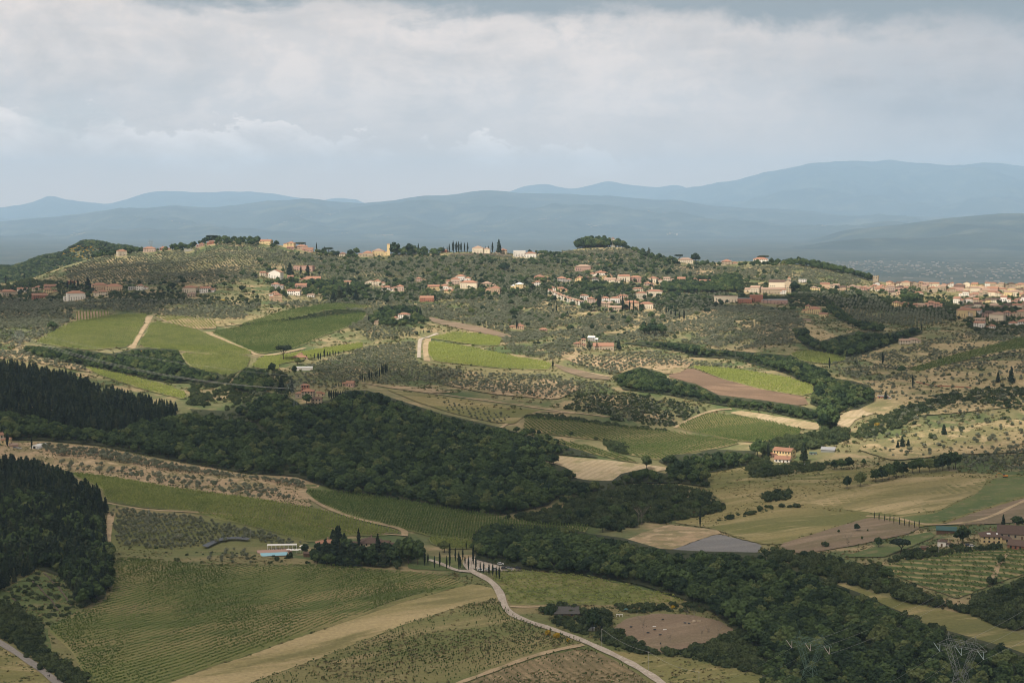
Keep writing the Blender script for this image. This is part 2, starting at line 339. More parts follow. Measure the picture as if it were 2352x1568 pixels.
M['pool'] = wall_mat('pool_water', (0.17, 0.42, 0.50), 0.1, 0.08, 0.3, 0.5)
M['car_white'] = wall_mat('white_car_paint', (0.78, 0.78, 0.77), 0.05, 0.25, 1.0, 0.5)
M['car_dark'] = wall_mat('dark_car_paint', (0.05, 0.055, 0.06), 0.1, 0.25, 1.0, 0.5)
M['car_grey'] = wall_mat('grey_car_paint', (0.32, 0.33, 0.34), 0.1, 0.25, 1.0, 0.5)
M['rubber'] = wall_mat('tyre_rubber', (0.02, 0.02, 0.02), 0.2)
M['digger'] = wall_mat('orange_machine_paint', (0.62, 0.25, 0.05), 0.15, 0.5)
M['canvas'] = wall_mat('white_canvas', (0.78, 0.76, 0.72), 0.06, 0.8)
M['stones'] = wall_mat('dry_stone', (0.17, 0.14, 0.11), 0.45, 0.95, 1.5)
M['skin'] = wall_mat('dark_clothes', (0.06, 0.06, 0.075), 0.2)
# ---------------------------------------------------------------- the ground as one sheet, the plain, the far mountains
def grid_mesh(name, X, Y, Z, mat):
    n, m = X.shape
    V = np.stack([X, Y, Z], -1).reshape(-1, 3)
    i = (np.arange(n - 1)[:, None] * m + np.arange(m - 1)[None, :]).ravel()
    return np_mesh(name, V, np.stack([i, i + 1, i + m + 1, i + m], 1)[:, ::-1].copy() if False else np.stack([i, i + m, i + m + 1, i + 1], 1), [mat], smooth=True)
g = link('ground', grid_mesh('ground', GX, GY, HG, M['ground'])); tag(g, kind='structure')

def sines(a, k0, oct_, seed, gain=0.55):
    q = np.random.default_rng(seed); s = 0; amp = 1.0; k = k0
    for _ in range(oct_):
        s = s + amp * (1 - 2 * np.abs(np.sin(a * k + q.uniform(0, 6.28) + 0.6 * np.sin(a * k * 0.37 + q.uniform(0, 6.28))))); amp *= gain; k *= 1.93
    return s
M['mount'] = ground_mat('wooded_mountain', (0.024, 0.034, 0.028), (0.038, 0.048, 0.034), (0.075, 0.08, 0.055), 0.0005, 0.0012, 0.006, bump=0.0)
M['plain'] = ground_mat('plain_fields', (0.028, 0.040, 0.030), (0.05, 0.056, 0.04), (0.08, 0.08, 0.06), 0.0012, 0.004, 0.02, bump=0.0)
a = np.linspace(R(-33), R(33), 240); r = np.exp(np.linspace(math.log(4600), math.log(70000), 60))
link('plain', grid_mesh('plain', np.sin(a)[:, None] * r, np.cos(a)[:, None] * r, np.zeros((240, 60)) - 150 + 6 * np.sin(a[:, None] * 60) * np.cos(r[None, :] / 900), M['plain']))['kind'] = 'structure'
def range_(name, ridge, r0, r1, seed, rough, pw=0.8, base=-158):
    rd = np.array(pts(ridge)); na, nr = 700, 90
    az = np.linspace(R(-30), R(30), na); u = CX + F * np.tan(az); v = np.interp(u, rd[:, 0], rd[:, 1])
    kk = np.ones(5) / 5; v = np.convolve(np.pad(v, 2, 'edge'), kk, 'valid')
    te = (VH - v) / F; crest = CZ + r1 * te + rough * 0.10 * sines(az * r1 / 3100, 2.3, 5, seed)
    s = np.concatenate([np.linspace(0, 1, nr - 12), 1 + np.linspace(0.03, 0.5, 12)])
    rr = r0 + (r1 - r0) * s
    prof = np.where(s <= 1, s ** pw, np.maximum(1 - (s - 1) ** 1.3 * 1.8, 0))
    spur = sines(az[:, None] * r1 / 3100 + 0.5 * np.sin(s[None, :] * 5 + az[:, None] * 9), 1.3, 6, seed + 1)
    spur2 = sines((rr[None, :] / 3100 + az[:, None] * 6), 1.1, 5, seed + 2)
    env = np.clip(4 * s * (1 - s), 0, 1)[None, :]
    Z = base + (crest - base)[:, None] * prof[None, :] + (rough * (0.55 * spur + 0.45 * spur2)) * env
    X = np.sin(az)[:, None] * rr[None, :]; Y = np.cos(az)[:, None] * rr[None, :]
    o = link(name, grid_mesh(name, X, Y, Z, M['mount'])); o['kind'] = 'structure'
    return az, rr, Z
near_r = range_('hills', "-400,520 0,506 100,502 200,487 300,478 400,475 500,474 600,463 680,459 725,456 760,462 830,466 880,461 950,451 1030,449 1080,442 1110,437 1180,441 1260,443 1340,446 1400,449 1450,456 1500,460 1560,458 1620,470 1700,476 1800,480 1900,490 2000,496 2352,500 2700,505", 31000, 46000, 11, 210)
range_('foothills', "-400,620 1500,600 1750,572 1860,548 1930,529 2010,520 2090,512 2160,502 2240,494 2300,490 2352,488 2500,484 2700,490", 20500, 28000, 37, 105)
range_('mountains', "-400,560 1000,560 1300,500 1380,470 1450,455 1500,450 1560,436 1620,424 1680,414 1730,404 1780,394 1830,382 1880,374 1940,372 1990,378 2040,370 2100,377 2180,384 2250,380 2300,384 2352,387 2600,380 2700,390", 48000, 66000, 23, 320)
range_('distant_mountains', "-400,500 -100,490 0,478 40,473 80,466 122,450 150,459 190,462 250,470 290,460 340,446 372,439 420,440 460,443 520,440 580,443 640,446 700,456 740,460 780,453 820,460 870,480 1100,470 1180,436 1215,426 1250,422 1290,430 1320,433 1360,425 1400,417 1440,424 1500,430 1550,424 1600,440 1800,470 2700,470", 58000, 72000, 31, 220)
EXTENT = 75000

# haze: one closed box of thin even air round the whole scene
mh = D.materials.new('thin_haze'); mh.use_nodes = True; nt = NT(mh.node_tree); nt.n.clear()
ho = nt.node('ShaderNodeOutputMaterial'); pv = nt.node('ShaderNodeVolumePrincipled')
pv.inputs['Color'].default_value = (*HAZE_COL, 1); pv.inputs['Density'].default_value = HAZE; pv.inputs['Anisotropy'].default_value = -0.05
nt.link(pv.outputs[0], ho.inputs['Volume'])
hb = MB().box(-EXTENT, EXTENT, -3000, EXTENT, -220, 2950).build('haze', mh); tag(hb, kind='stuff')

# unseen clouds added above the view to shade chosen slopes, higher than the haze
mc, ct, cb = new_mat('shade_cloud', 1.0, 0.0); cb.inputs['Base Color'].default_value = (0.9, 0.9, 0.9, 1)
tr = ct.node('ShaderNodeBsdfTranslucent'); tr.inputs[0].default_value = (0.92, 0.92, 0.92, 1)
mx = ct.node('ShaderNodeMixShader'); mx.inputs[0].default_value = 0.6
ct.link(cb.outputs[0], mx.inputs[1]); ct.link(tr.outputs[0], mx.inputs[2])
tp = ct.node('ShaderNodeBsdfTransparent'); m2 = ct.node('ShaderNodeMixShader'); ct.link(mx.outputs[0], m2.inputs[1]); ct.link(tp.outputs[0], m2.inputs[2])
cpos = ct.node('ShaderNodeNewGeometry').outputs['Position']
nz = ct.ramp(ct.noise(cpos, 0.0042, 5, 0.6), 0.36, 0.66); ct.put(m2.inputs[0], ct.math('SUBTRACT', 0.64, ct.math('MULTIPLY', nz, 0.30)))     # thin enough for part of the sun
ct.link(m2.outputs[0], ct.n['Material Output'].inputs[0])
import bmesh
_bm = bmesh.new(); bmesh.ops.create_icosphere(_bm, subdivisions=2, radius=1)
ICO_V = np.array([v.co[:] for v in _bm.verts]); ICO_F = np.array([[v.index for v in f.verts] for f in _bm.faces]); _bm.free()
_bm = bmesh.new(); bmesh.ops.create_icosphere(_bm, subdivisions=1, radius=1)
IC1_V = np.array([v.co[:] for v in _bm.verts]); IC1_F = np.array([[v.index for v in f.verts] for f in _bm.faces]); _bm.free()
def shade_cloud_over(poly, seed, alt=3300, cell=22.0, soft=5):
    """lumpy cloud sheet whose shade falls on the ground area seen at these view points"""
    q = np.random.default_rng(seed); P = [ground(*p) for p in pts(poly)]; k = alt / SUNV.z
    A = [(p.x + SUNV.x * k, p.y + SUNV.y * k) for p in P]; B = np.array(A)
    gx = np.arange(B[:, 0].min() - 150, B[:, 0].max() + 150, cell); gy = np.arange(B[:, 1].min() - 150, B[:, 1].max() + 150, cell)
    X, Y = np.meshgrid(gx, gy, indexing='ij'); n = 0
    def wob(L): 
        f = 0
        for _ in range(5):
            a_ = q.uniform(0, 6.28); f = f + np.sin((X * math.cos(a_) + Y * math.sin(a_)) * 6.28 / (L * q.uniform(.6, 1.6)) + q.uniform(0, 6.28))
        return f / 2.2
    m = inside2(A, (X + 45 * wob(330)).ravel(), (Y + 45 * wob(330)).ravel()).reshape(X.shape).astype(float)
    for _ in range(soft):
        m = (m + np.roll(m, 1, 0) + np.roll(m, -1, 0) + np.roll(m, 1, 1) + np.roll(m, -1, 1)) / 5
    lum = np.clip(1 + .45 * wob(180) + .3 * wob(80), .2, 2.2)
    top = SUNV.z * k + 110 * np.sqrt(m) * lum; bot = SUNV.z * k - 30 * np.sqrt(m) * (1 + .3 * wob(140)); ok = m > .06
    idx = -np.ones(X.shape, int); idx[ok] = np.arange(ok.sum()); N = ok.sum()
    V = np.concatenate([np.column_stack([X[ok], Y[ok], top[ok]]), np.column_stack([X[ok], Y[ok], bot[ok]])])
    c4 = [idx[:-1, :-1], idx[1:, :-1], idx[1:, 1:], idx[:-1, 1:]]; full = np.all([c >= 0 for c in c4], 0); F4 = np.stack([c[full] for c in c4], 1)
    o = link('shade_cloud', np_mesh('shade_cloud', V, np.concatenate([F4, F4[:, ::-1] + N]), [mc], smooth=True)); return tag(o, kind='stuff')
SHADE_CLOUDS = ["-900,1700 -700,1000 -300,880 100,850 500,930 800,965 1000,985 1200,1010 1500,1090 1700,1110 2000,1050 2300,1010 2900,1000 3200,1700",
          "-500,720 -100,640 250,600 560,590 480,690 150,730", "1750,680 2000,690 2500,700 2700,900 2300,960 2050,900 1950,800", "700,860 1000,870 1400,900 1600,940 1500,1000 1100,960 800,930"]

# ---------------------------------------------------------------- fields, roads and tracks draped on the ground
BU, BV = -400, 500
def raster(poly, W_=3200, H_=1300):
    m = np.zeros((H_, W_), bool); P = np.array(poly, float) - (BU, BV); y0, y1 = int(max(0, P[:, 1].min())), int(min(H_ - 1, P[:, 1].max() + 1))
    for y in range(y0, y1 + 1):
        xs = []; yy = y + 0.5
        for i in range(len(P)):
            a_, b_ = P[i - 1], P[i]
            if (a_[1] > yy) != (b_[1] > yy): xs.append(a_[0] + (yy - a_[1]) * (b_[0] - a_[0]) / (b_[1] - a_[1]))
        xs.sort()
        for k in range(0, len(xs) - 1, 2):
            m[y, int(max(0, min(W_, round(xs[k])))):int(max(0, min(W_, round(xs[k + 1]))))] = True
    return m
def at(mask, u, v):
    i = np.clip((np.asarray(v) - BV).astype(int), 0, mask.shape[0] - 1); j = np.clip((np.asarray(u) - BU).astype(int), 0, mask.shape[1] - 1)
    return mask[i, j]
ROADM = np.zeros((1300, 3200), bool)
EX = np.zeros((1300, 3200), bool)         # where no wild tree may stand
def densify(poly, step=7.0, closed=True):
    o = []; n = len(poly)
    for i in range(n if closed else n - 1):
        a_, b_ = poly[i], poly[(i + 1) % n]; k = max(1, int(math.dist(a_, b_) / step))
        for j in range(k): o.append((a_[0] + (b_[0] - a_[0]) * j / k, a_[1] + (b_[1] - a_[1]) * j / k))
    if not closed: o.append(poly[-1])
    return o
def smooth(poly, closed=True, it=1):
    for _ in range(it):
        o = []; n = len(poly)
        for i in range(n if closed else n - 1):
            a_, b_ = poly[i], poly[(i + 1) % n]
            w = .12 if closed else .25; o += [(a_[0]*(1-w) + b_[0]*w, a_[1]*(1-w) + b_[1]*w), (a_[0]*w + b_[0]*(1-w), a_[1]*w + b_[1]*(1-w))]
        if not closed: o = [poly[0]] + o + [poly[-1]]
        poly = o
    return poly
def inside2(A, x, y):
    ins = np.zeros(len(x), bool); j = len(A) - 1
    for i in range(len(A)):
        if A[i][1] != A[j][1]:
            c = ((A[i][1] > y) != (A[j][1] > y)) & (x < (A[j][0]-A[i][0])*(y-A[i][1])/(A[j][1]-A[i][1]) + A[i][0]); ins ^= c
        j = i
    return ins
def drape(name, W2, mat, lift, cell=9.0):
    """sheet on the ground inside the world outline W2"""
    A = np.array(W2); rr = np.hypot(A[:, 0], A[:, 1]).mean(); cell = cell * rr / 1500
    x = np.arange(A[:, 0].min() + cell/2, A[:, 0].max(), cell); y = np.arange(A[:, 1].min() + cell/2, A[:, 1].max(), cell)
    gx, gy = [q.ravel() for q in np.meshgrid(x, y)]; k = inside2(W2, gx, gy)
    P = [Vector((a_, b_)) for a_, b_ in W2] + [Vector((a_, b_)) for a_, b_ in zip(gx[k], gy[k])]
    n = len(W2)
    vs, _, fs, *_ = delaunay_2d_cdt(P, [(i, (i + 1) % n) for i in range(n)], [], 0, 1e-4)
    V2 = np.array([v[:] for v in vs]); cen = np.array([V2[list(f)].mean(0) for f in fs]); ok = inside2(W2, cen[:, 0], cen[:, 1])
    Z = H(V2[:, 0], V2[:, 1]) + lift
    o = link(name, np_mesh(name, np.column_stack([V2, Z]), np.array([f for f, q in zip(fs, ok) if q]), [mat], smooth=True)); o['kind'] = 'structure'
    return o
LIFT = [0.35]
def field(name, mat, poly, wild=False, sm=1, jit=0.6):
    P = pts(poly) if isinstance(poly, str) else poly
    if sm: P = smooth(P, True, sm)
    if not wild: EX[:] |= raster(P)
    q = np.random.default_rng(len(poly)); W2 = []
    for p in densify(P, 8):
        w = ground(*p); W2.append((w.x + q.uniform(-jit, jit), w.y + q.uniform(-jit, jit)))
    W2 = [w for i, w in enumerate(W2) if math.dist(w, W2[i - 1]) > 0.3]
    LIFT[0] += 0.012
    drape(name, W2, M[mat], LIFT[0]); return P, W2
def road(name, mat, line, width, lift=0.75):
    P = smooth(pts(line), False, 2); G = [ground(*p) for p in densify(P, 6, False)]
    L, Rr = [], []
    for i in range(len(G)):
        d = (G[min(i + 1, len(G) - 1)] - G[max(i - 1, 0)]); d.z = 0; d.normalize(); w = width / 2 * (1 + 0.12 * math.sin(i * .7))
        L.append((G[i].x - d.y * w, G[i].y + d.x * w)); Rr.append((G[i].x + d.y * w, G[i].y - d.x * w))
    for p in L + Rr:
        u, v = proj(p[0], p[1], float(H(*p)))
        EX[max(0, int(v-BV)-3):int(v-BV)+4, max(0, int(u-BU)-4):int(u-BU)+5] = True
    for g_ in G:
        u, v = proj(g_.x, g_.y, g_.z); k_ = width * F / math.hypot(g_.x, g_.y) / 2 + 1; ROADM[max(0, int(v-BV)-2):int(v-BV)+3, max(0, int(u-BU-k_)):int(u-BU+k_)+1] = True
    n = len(G); V = np.array([(x, y, float(H(x, y)) + lift) for x, y in L + Rr])
    i = np.arange(n - 1); f = np.stack([i, i + n, i + n + 1, i + 1], 1)
    o = link(name, np_mesh(name, V, f, [M[mat]], smooth=True)); o['kind'] = 'structure'; return o

for i_, c_ in enumerate(SHADE_CLOUDS): shade_cloud_over(c_, 3 + i_)
# near slope
field('meadow', 'meadow', "-60,1560 -60,1280 250,1250 560,1262 700,1285 1090,1330 1250,1318 1420,1340 1590,1384 1640,1400 1700,1450 1760,1560 1900,1620 -60,1640", wild=True)
FV1, WV1 = field('vineyard_floor', 'grass_vine', "277,1284 461,1302 600,1302 728,1301 882,1315 1010,1321 1077,1341 907,1387 754,1440 651,1475 574,1503 487,1531 370,1575 340,1640 250,1640 206,1568 164,1497 110,1447 159,1420 231,1389 256,1369 254,1310")
field('dry_grass_strip', 'hay2', "1079,1342 1107,1345 1131,1352 1146,1374 1087,1383 933,1432 754,1504 574,1568 500,1610 350,1640 380,1572 487,1533 574,1505 651,1477 754,1442 907,1389")
FV3, WV3 = field('young_vineyard_soil', 'brown_vine', "1148,1384 1160,1398 1174,1414 1222,1435 1268,1450 1325,1471 1338,1481 1251,1497 1174,1522 1146,1532 1050,1566 980,1620 520,1640 574,1570 754,1506 933,1434 1087,1385")
FV4, WV4 = field('lower_vineyard_soil', 'tan_vine', "1148,1541 1174,1531 1251,1506 1336,1490 1379,1501 1440,1531 1505,1580 1540,1640 1010,1640 1060,1575")
field('lawn', 'lush', "935,1292 1030,1279 1052,1281 1064,1305 1035,1311 940,1307")
field('parking_area', 'road', "1073,1282 1090,1278 1130,1290 1205,1303 1196,1310 1120,1313 1085,1306", sm=0)
field('paddock_soil', 'plough2', "1407,1443 1443,1419 1507,1409 1584,1412 1648,1425 1690,1448 1650,1470 1584,1490 1512,1500 1456,1470")
FV5, WV5 = field('roadside_vineyard_floor', 'grass_vine', "1124,1318 1148,1314 1212,1313 1328,1321 1430,1343 1533,1367 1580,1386 1392,1390 1225,1389 1172,1390 1152,1350")
field('roadside_meadow', 'gold', "1400,1494 1480,1505 1560,1512 1620,1524 1751,1552 1800,1640 1600,1640 1530,1570 1450,1518", wild=True)
field('long_meadow', 'gold', "1905,1337 1950,1345 2023,1368 2108,1390 2223,1412 2310,1448 2420,1480 2420,1580 2352,1530 2313,1500 2195,1470 2128,1448 2044,1405 1980,1372")
field('terrace_ground', 'lush', "-40,1370 41,1338 103,1303 144,1330 190,1394 150,1425 108,1448 120,1500 60,1460 -40,1440", wild=True)
field('bottom_grass', 'gold', "-60,1478 0,1482 51,1513 110,1556 130,1640 -60,1640", wild=True)
# lower left
FV12, WV12 = field('vineyard_floor', 'green_vine', "159,1088 256,1099 385,1122 603,1152 718,1170 820,1196 925,1227 805,1217 574,1186 333,1167 246,1152 231,1121")
FV13, WV13 = field('vineyard_floor', 'green_vine', "436,1176 603,1192 677,1201 907,1229 850,1232 792,1230 715,1247 640,1228 513,1196")
FV14, WV14 = field('vineyard_floor', 'green_vine', "700,1128 831,1137 933,1155 1087,1181 1251,1207 1353,1210 1340,1226 1092,1224 1087,1242 984,1232 933,1217 805,1186 728,1155")
FV15, WV15 = field('vineyard_floor', 'green_vine', "984,1236 1087,1247 1100,1260 1030,1262 992,1250")
field('orchard_soil', 'tan_soil', "-40,1050 0,1022 97,1014 231,1028 410,1064 564,1090 677,1096 743,1118 700,1126 718,1168 603,1149 385,1119 256,1096 160,1085 90,1062", wild=True)
field('green_clearing', 'lush', "702,1112 743,1117 780,1130 740,1131 706,1126")
road('dirt_track', 'path', "690,1128 730,1158 805,1190 880,1205 930,1218 930,1232", 5.0)
road('dirt_track', 'path', "246,1156 333,1172 436,1176 603,1190 715,1206 800,1222 925,1230", 3.2)
road('dirt_track', 'path', "256,1180 250,1215 246,1260", 5)
field('orchard_grass', 'meadow', "246,1158 333,1170 449,1182 603,1214 715,1248 660,1262 560,1300 277,1282 250,1260", wild=True)
# right slopes
field('gravel_ground', 'gravel', "1515,1276 1546,1263 1589,1247 1640,1230 1659,1229 1700,1240 1751,1252 1735,1275")
field('bare_ground', 'tan_soil', "1438,1242 1480,1222 1533,1206 1600,1212 1648,1218 1659,1227 1640,1229 1589,1246 1546,1263 1507,1260")
field('meadow', 'gold', "1540,1200 1661,1175 1669,1160 1630,1130 1618,1090 1640,1078 1712,1069 1760,1110 1800,1096 1908,1077 1954,1080 2080,1060 2200,1088 2352,1092 2400,1100 2400,1150 2160,1205 2100,1212 2000,1188 1903,1217 1787,1252 1751,1250 1700,1238 1640,1215", wild=True)
field('golden_field', 'hay2', "1755,1160 1826,1149 1950,1126 2080,1097 2200,1096 2268,1102 2250,1130 2190,1155 2160,1172 2060,1184 2000,1178 1860,1160")
field('meadow', 'gold', "1640,1210 1661,1198 1749,1180 1852,1166 1990,1186 1903,1214 1787,1249 1751,1246 1690,1232")
field('brown_field', 'plough2', "1787,1252 1903,1217 2000,1188 2095,1206 2115,1213 2082,1228 1980,1250 1877,1268 1830,1272")
field('bare_field', 'plough2', "2165,1206 2240,1178 2352,1145 2430,1125 2430,1196 2352,1200 2262,1205")
field('green_field', 'lush', "2063,1190 2150,1180 2235,1140 2290,1096 2400,1094 2400,1118 2352,1140 2240,1174 2162,1200 2110,1204")
field('garden_lawn', 'lush', "1934,1281 2070,1237 2134,1222 2152,1232 2080,1262 2052,1272 2031,1280")
road('dirt_track', 'path', "1990,1186 2060,1190 2110,1204 2165,1207 2262,1196 2352,1150 2420,1128", 4.0)
FV6, WV6 = field('terrace_vineyard_floor', 'terrace', "2021,1304 2100,1288 2211,1271 2300,1262 2360,1255 2380,1310 2275,1345 2200,1376 2130,1352 2070,1328", sm=0)
road('dirt_track', 'path', "2312,1272 2296,1292 2288,1312 2277,1342", 3.5)
field('hayfield', 'hay', "1233,1059 1277,1048 1379,1056 1450,1064 1548,1076 1480,1090 1428,1088 1405,1106 1348,1104 1312,1096 1307,1078 1271,1065")
FV10, WV10 = field('vineyard_floor', 'brown_vine', "1207,957 1328,969 1533,991 1705,1018 1648,1031 1584,1040 1512,1058 1443,1045 1387,1013 1302,1004 1203,989")
FV10b, WV10b = field('vineyard_floor', 'brown_vine', "1205,992 1277,1010 1379,1034 1418,1044 1469,1065 1425,1058 1341,1039 1251,1010")
FV11, WV11 = field('vineyard_floor', 'grass_vine', "1551,983 1590,965 1630,950 1751,965 1839,988 1836,1004 1738,1017 1687,1013")
field('stubble_field', 'hay', "1674,949 1700,944 1751,951 1826,964 1882,974 1880,988 1839,986 1749,966")
field('stubble_field', 'hay', "1928,955 1965,938 2005,924 2082,921 2057,937 1967,963 1944,988 1921,986")
FV9, WV9 = field('vineyard_floor', 'green_vine', "1584,842 1670,848 1751,859 1820,872 1867,887 1868,904 1839,910 1749,895 1661,872")
field('ploughed_field', 'plough', "1530,864 1584,845 1655,870 1751,896 1847,912 1857,930 1826,932 1749,924 1635,907 1597,884")
# middle slopes
field('tan_slope', 'tan_soil', "843,880 880,884 990,893 1060,901 1000,904 900,893", wild=True)
field('meadow', 'gold', "880,892 1000,908 1150,932 1240,945 1207,955 1180,975 1130,970 1040,950 960,925", wild=True)
FV5a, WV5a = field('vineyard_floor', 'green_vine', "984,778 1015,770 1048,763 1100,768 1151,776 1146,795 1100,794 1010,781")
FV5b, WV5b = field('vineyard_floor', 'green_vine', "986,784 1080,799 1177,819 1269,836 1259,851 1148,847 995,831 984,812")
field('ploughed_field', 'plough2', "984,728 1030,738 1100,750 1177,772 1170,778 1110,766 1040,752 990,740")
field('brown_field', 'plough2', "1270,836 1310,846 1400,868 1405,875 1340,868 1290,852")
road('dirt_track', 'path', "1176,818 1230,830 1290,843 1400,866", 4)
road('gravel_track', 'road', "1005,766 985,775 965,778 963,795 962,822", 5)
road('dirt_track', 'path', "984,778 976,800 981,830", 8)
road('dirt_track', 'path', "830,880 900,892 1000,905 1150,925 1250,940 1400,958", 3.5)
road('dirt_track', 'path', "1148,985 1170,970 1195,955 1250,944 1320,950", 3.5)
road('dirt_track', 'path', "1550,983 1590,960 1640,942 1680,940", 4)
FV1b, WV1b = field('vineyard_floor', 'tan_soil', "174,715 249,716 251,727 200,738 174,742")
FV1, WV1a = field('vineyard_floor', 'green_vine', "80,788 125,762 164,743 256,725 338,722 330,745 300,797 205,806 128,795")
FV2, WV2 = field('vineyard_floor', 'green_vine', "350,738 449,758 480,772 530,792 583,813 538,819 436,810 318,797")
FV2b, WV2b = field('vineyard_floor', 'tan_soil', "352,727 420,730 495,738 495,756 451,757 400,746")
FV3a, WV3a = field('vineyard_floor', 'green_vine', "482,763 603,745 702,735 843,719 832,737 792,755 741,773 677,801 600,815 560,800")
FV4a, WV4a = field('vineyard_floor', 'green_vine', "545,749 651,716 759,697 851,704 830,710 754,713 705,725 620,746")
FV7, WV7 = field('vineyard_floor', 'green_vine', "415,813 500,817 577,821 564,848 526,864 470,856 436,842")
FV7b, WV7b = field('vineyard_floor', 'green_vine', "577,842 600,821 651,817 740,803 831,788 833,800 760,815 640,838 640,850 600,848")
FV8, WV8 = field('vineyard_floor', 'green_vine', "192,843 256,856 385,887 423,902 428,912 420,918 333,897 231,864")
road('dirt_track', 'path', "345,726 325,760 302,800", 9)
road('dirt_track', 'path', "470,764 520,782 560,800 592,818 640,814 700,800", 7)
road('dirt_track', 'path', "300,800 420,808 540,820 600,820", 4)
field('pale_slope', 'tan_soil', "-40,800 40,808 120,824 192,842 215,858 150,846 60,830 -40,822", wild=True)
for i, p in enumerate(["480,735 560,722 610,730 560,745 500,752", "160,612 330,590 345,610 335,650 170,655", "400,650 540,590 560,640 430,665", "1250,690 1330,705 1380,730 1280,725 1220,705",
          "1360,735 1550,700 1700,720 1650,760 1500,760 1400,770", "1260,805 1400,820 1600,830 1560,860 1440,860 1330,840", "1680,735 1850,740 1960,790 1840,790 1740,770",
          "1814,683 1860,685 1905,690 1925,702 1900,703 1850,699 1815,697", "1320,572 1440,568 1480,590 1400,610 1290,600", "1000,880 1250,870 1340,890 1280,920 1120,905",
          "1560,612 1660,615 1640,635 1570,628", "1900,860 1990,880 1960,905 1915,890"]):
    field('dry_slope', 'tan_soil' if i in (5, 10, 9) else 'dryhill', p, wild=True, sm=2)
for p in ["1960,900 2100,850 2250,830 2380,830 2380,930 2200,950 2050,960 1980,945", "1960,1030 2120,990 2352,960 2400,1040 2200,1045 2050,1060", "1960,820 2050,790 2200,790 2352,780 2400,800 2200,830 2050,850"]:
    field('dry_hillside', 'dryhill', p, wild=True, sm=2)
FVr, WVr = field('vineyard_floor', 'grass_vine', "2085,850 2200,815 2352,776 2420,770 2420,795 2300,808 2180,838 2110,856")
FVr2, WVr2 = field('vineyard_floor', 'green_vine', "1815,815 1850,806 1915,816 1950,826 1900,838 1840,830")
# main road past the farm
road('gravel_road', 'road', "1600,1640 1524,1572 1456,1528 1392,1497 1341,1474 1277,1449 1212,1429 1171,1411 1157,1390 1148,1361 1133,1341 1110,1326 1084,1314 1071,1300 1077,1285", 5.0, 0.95)
road('gravel_drive', 'road', "1084,1314 1046,1311 1020,1298 985,1286", 4.0)
road('dirt_track', 'path', "1340,1482 1251,1500 1174,1526 1146,1537 1050,1572", 3.6, 0.9)
road('dirt_track', 'path', "1172,1394 1210,1396 1250,1394", 2.5)
road('lane', 'asphalt', "-60,1440 0,1478 51,1510 103,1546 150,1585 200,1640", 5.0, 0.95)
EX0 = EX.copy()
# ---------------------------------------------------------------- buildings
WIN = MB().box(-.5, .5, -.5, .5, 0, 1).me('window', M['glass']); DOOR = MB().box(-.5, .5, -.5, .5, 0, 1).me('door', M['wood'])
CHIM = MB().box(-.5, .5, -.5, .5, 0, 1).box(-.62, .62, -.62, .62, 1, 1.18).me('chimney', M['roof_tan'])
brand = random.Random(5)
def roof_mesh(kind, w, d, mat, pitch=0.40):
    o = 0.5; W_, D_ = w/2 + o, d/2 + o; t_ = 0.22; b = MB()
    if kind == 'flat':
        b.box(-W_ + .35, W_ - .35, -D_ + .35, D_ - .35, 0, 0.35)
    elif kind == 'hip':
        if w >= d: rz = D_ * pitch; r1, r2 = (-W_ + D_*.95, 0), (W_ - D_*.95, 0)
        else: rz = W_ * pitch; r1, r2 = (0, -D_ + W_*.95), (0, D_ - W_*.95)
        e = [(-W_, -D_), (W_, -D_), (W_, D_), (-W_, D_)]
        vs = [(x, y, -0.05) for x, y in e] + [(x, y, t_ - .05) for x, y in e] + [(*r1, rz + t_), (*r2, rz + t_)]
        fs = [(3,2,1,0)] + [(i, (i+1) % 4, 4+(i+1) % 4, 4+i) for i in range(4)]
        fs += [(4,5,9,8), (5,6,9), (6,7,8,9), (7,4,8)] if w >= d else [(4,5,8), (5,6,9,8), (6,7,9), (7,4,8,9)]
        b.add(vs, fs)
    else:
        def slab(p0, p1, q0, q1):      # eave edge p0-p1, ridge edge q0-q1
            lo = [Vector(x) for x in (p0, p1, q1, q0)]; up = [x + Vector((0, 0, t_)) for x in lo]
            b.add(lo + up, [(3,2,1,0), (4,5,6,7)] + [(i, (i+1) % 4, 4+(i+1) % 4, 4+i) for i in range(4)])
        if kind == 'gable':
            rz = D_ * pitch; slab((-W_, -D_, -.16), (W_, -D_, -.16), (-W_, 0, rz), (W_, 0, rz)); slab((W_, D_, -.16), (-W_, D_, -.16), (W_, 0, rz), (-W_, 0, rz))
        elif kind == 'front':
            rz = W_ * pitch; slab((-W_, D_, -.16), (-W_, -D_, -.16), (0, D_, rz), (0, -D_, rz)); slab((W_, -D_, -.16), (W_, D_, -.16), (0, -D_, rz), (0, D_, rz))
        else:   # lean: falls towards the front
            rz = D_ * 2 * pitch * .5; slab((-W_, -D_, -.1), (W_, -D_, -.1), (-W_, D_, rz), (W_, D_, rz))
    return b.me('roof', M[mat])
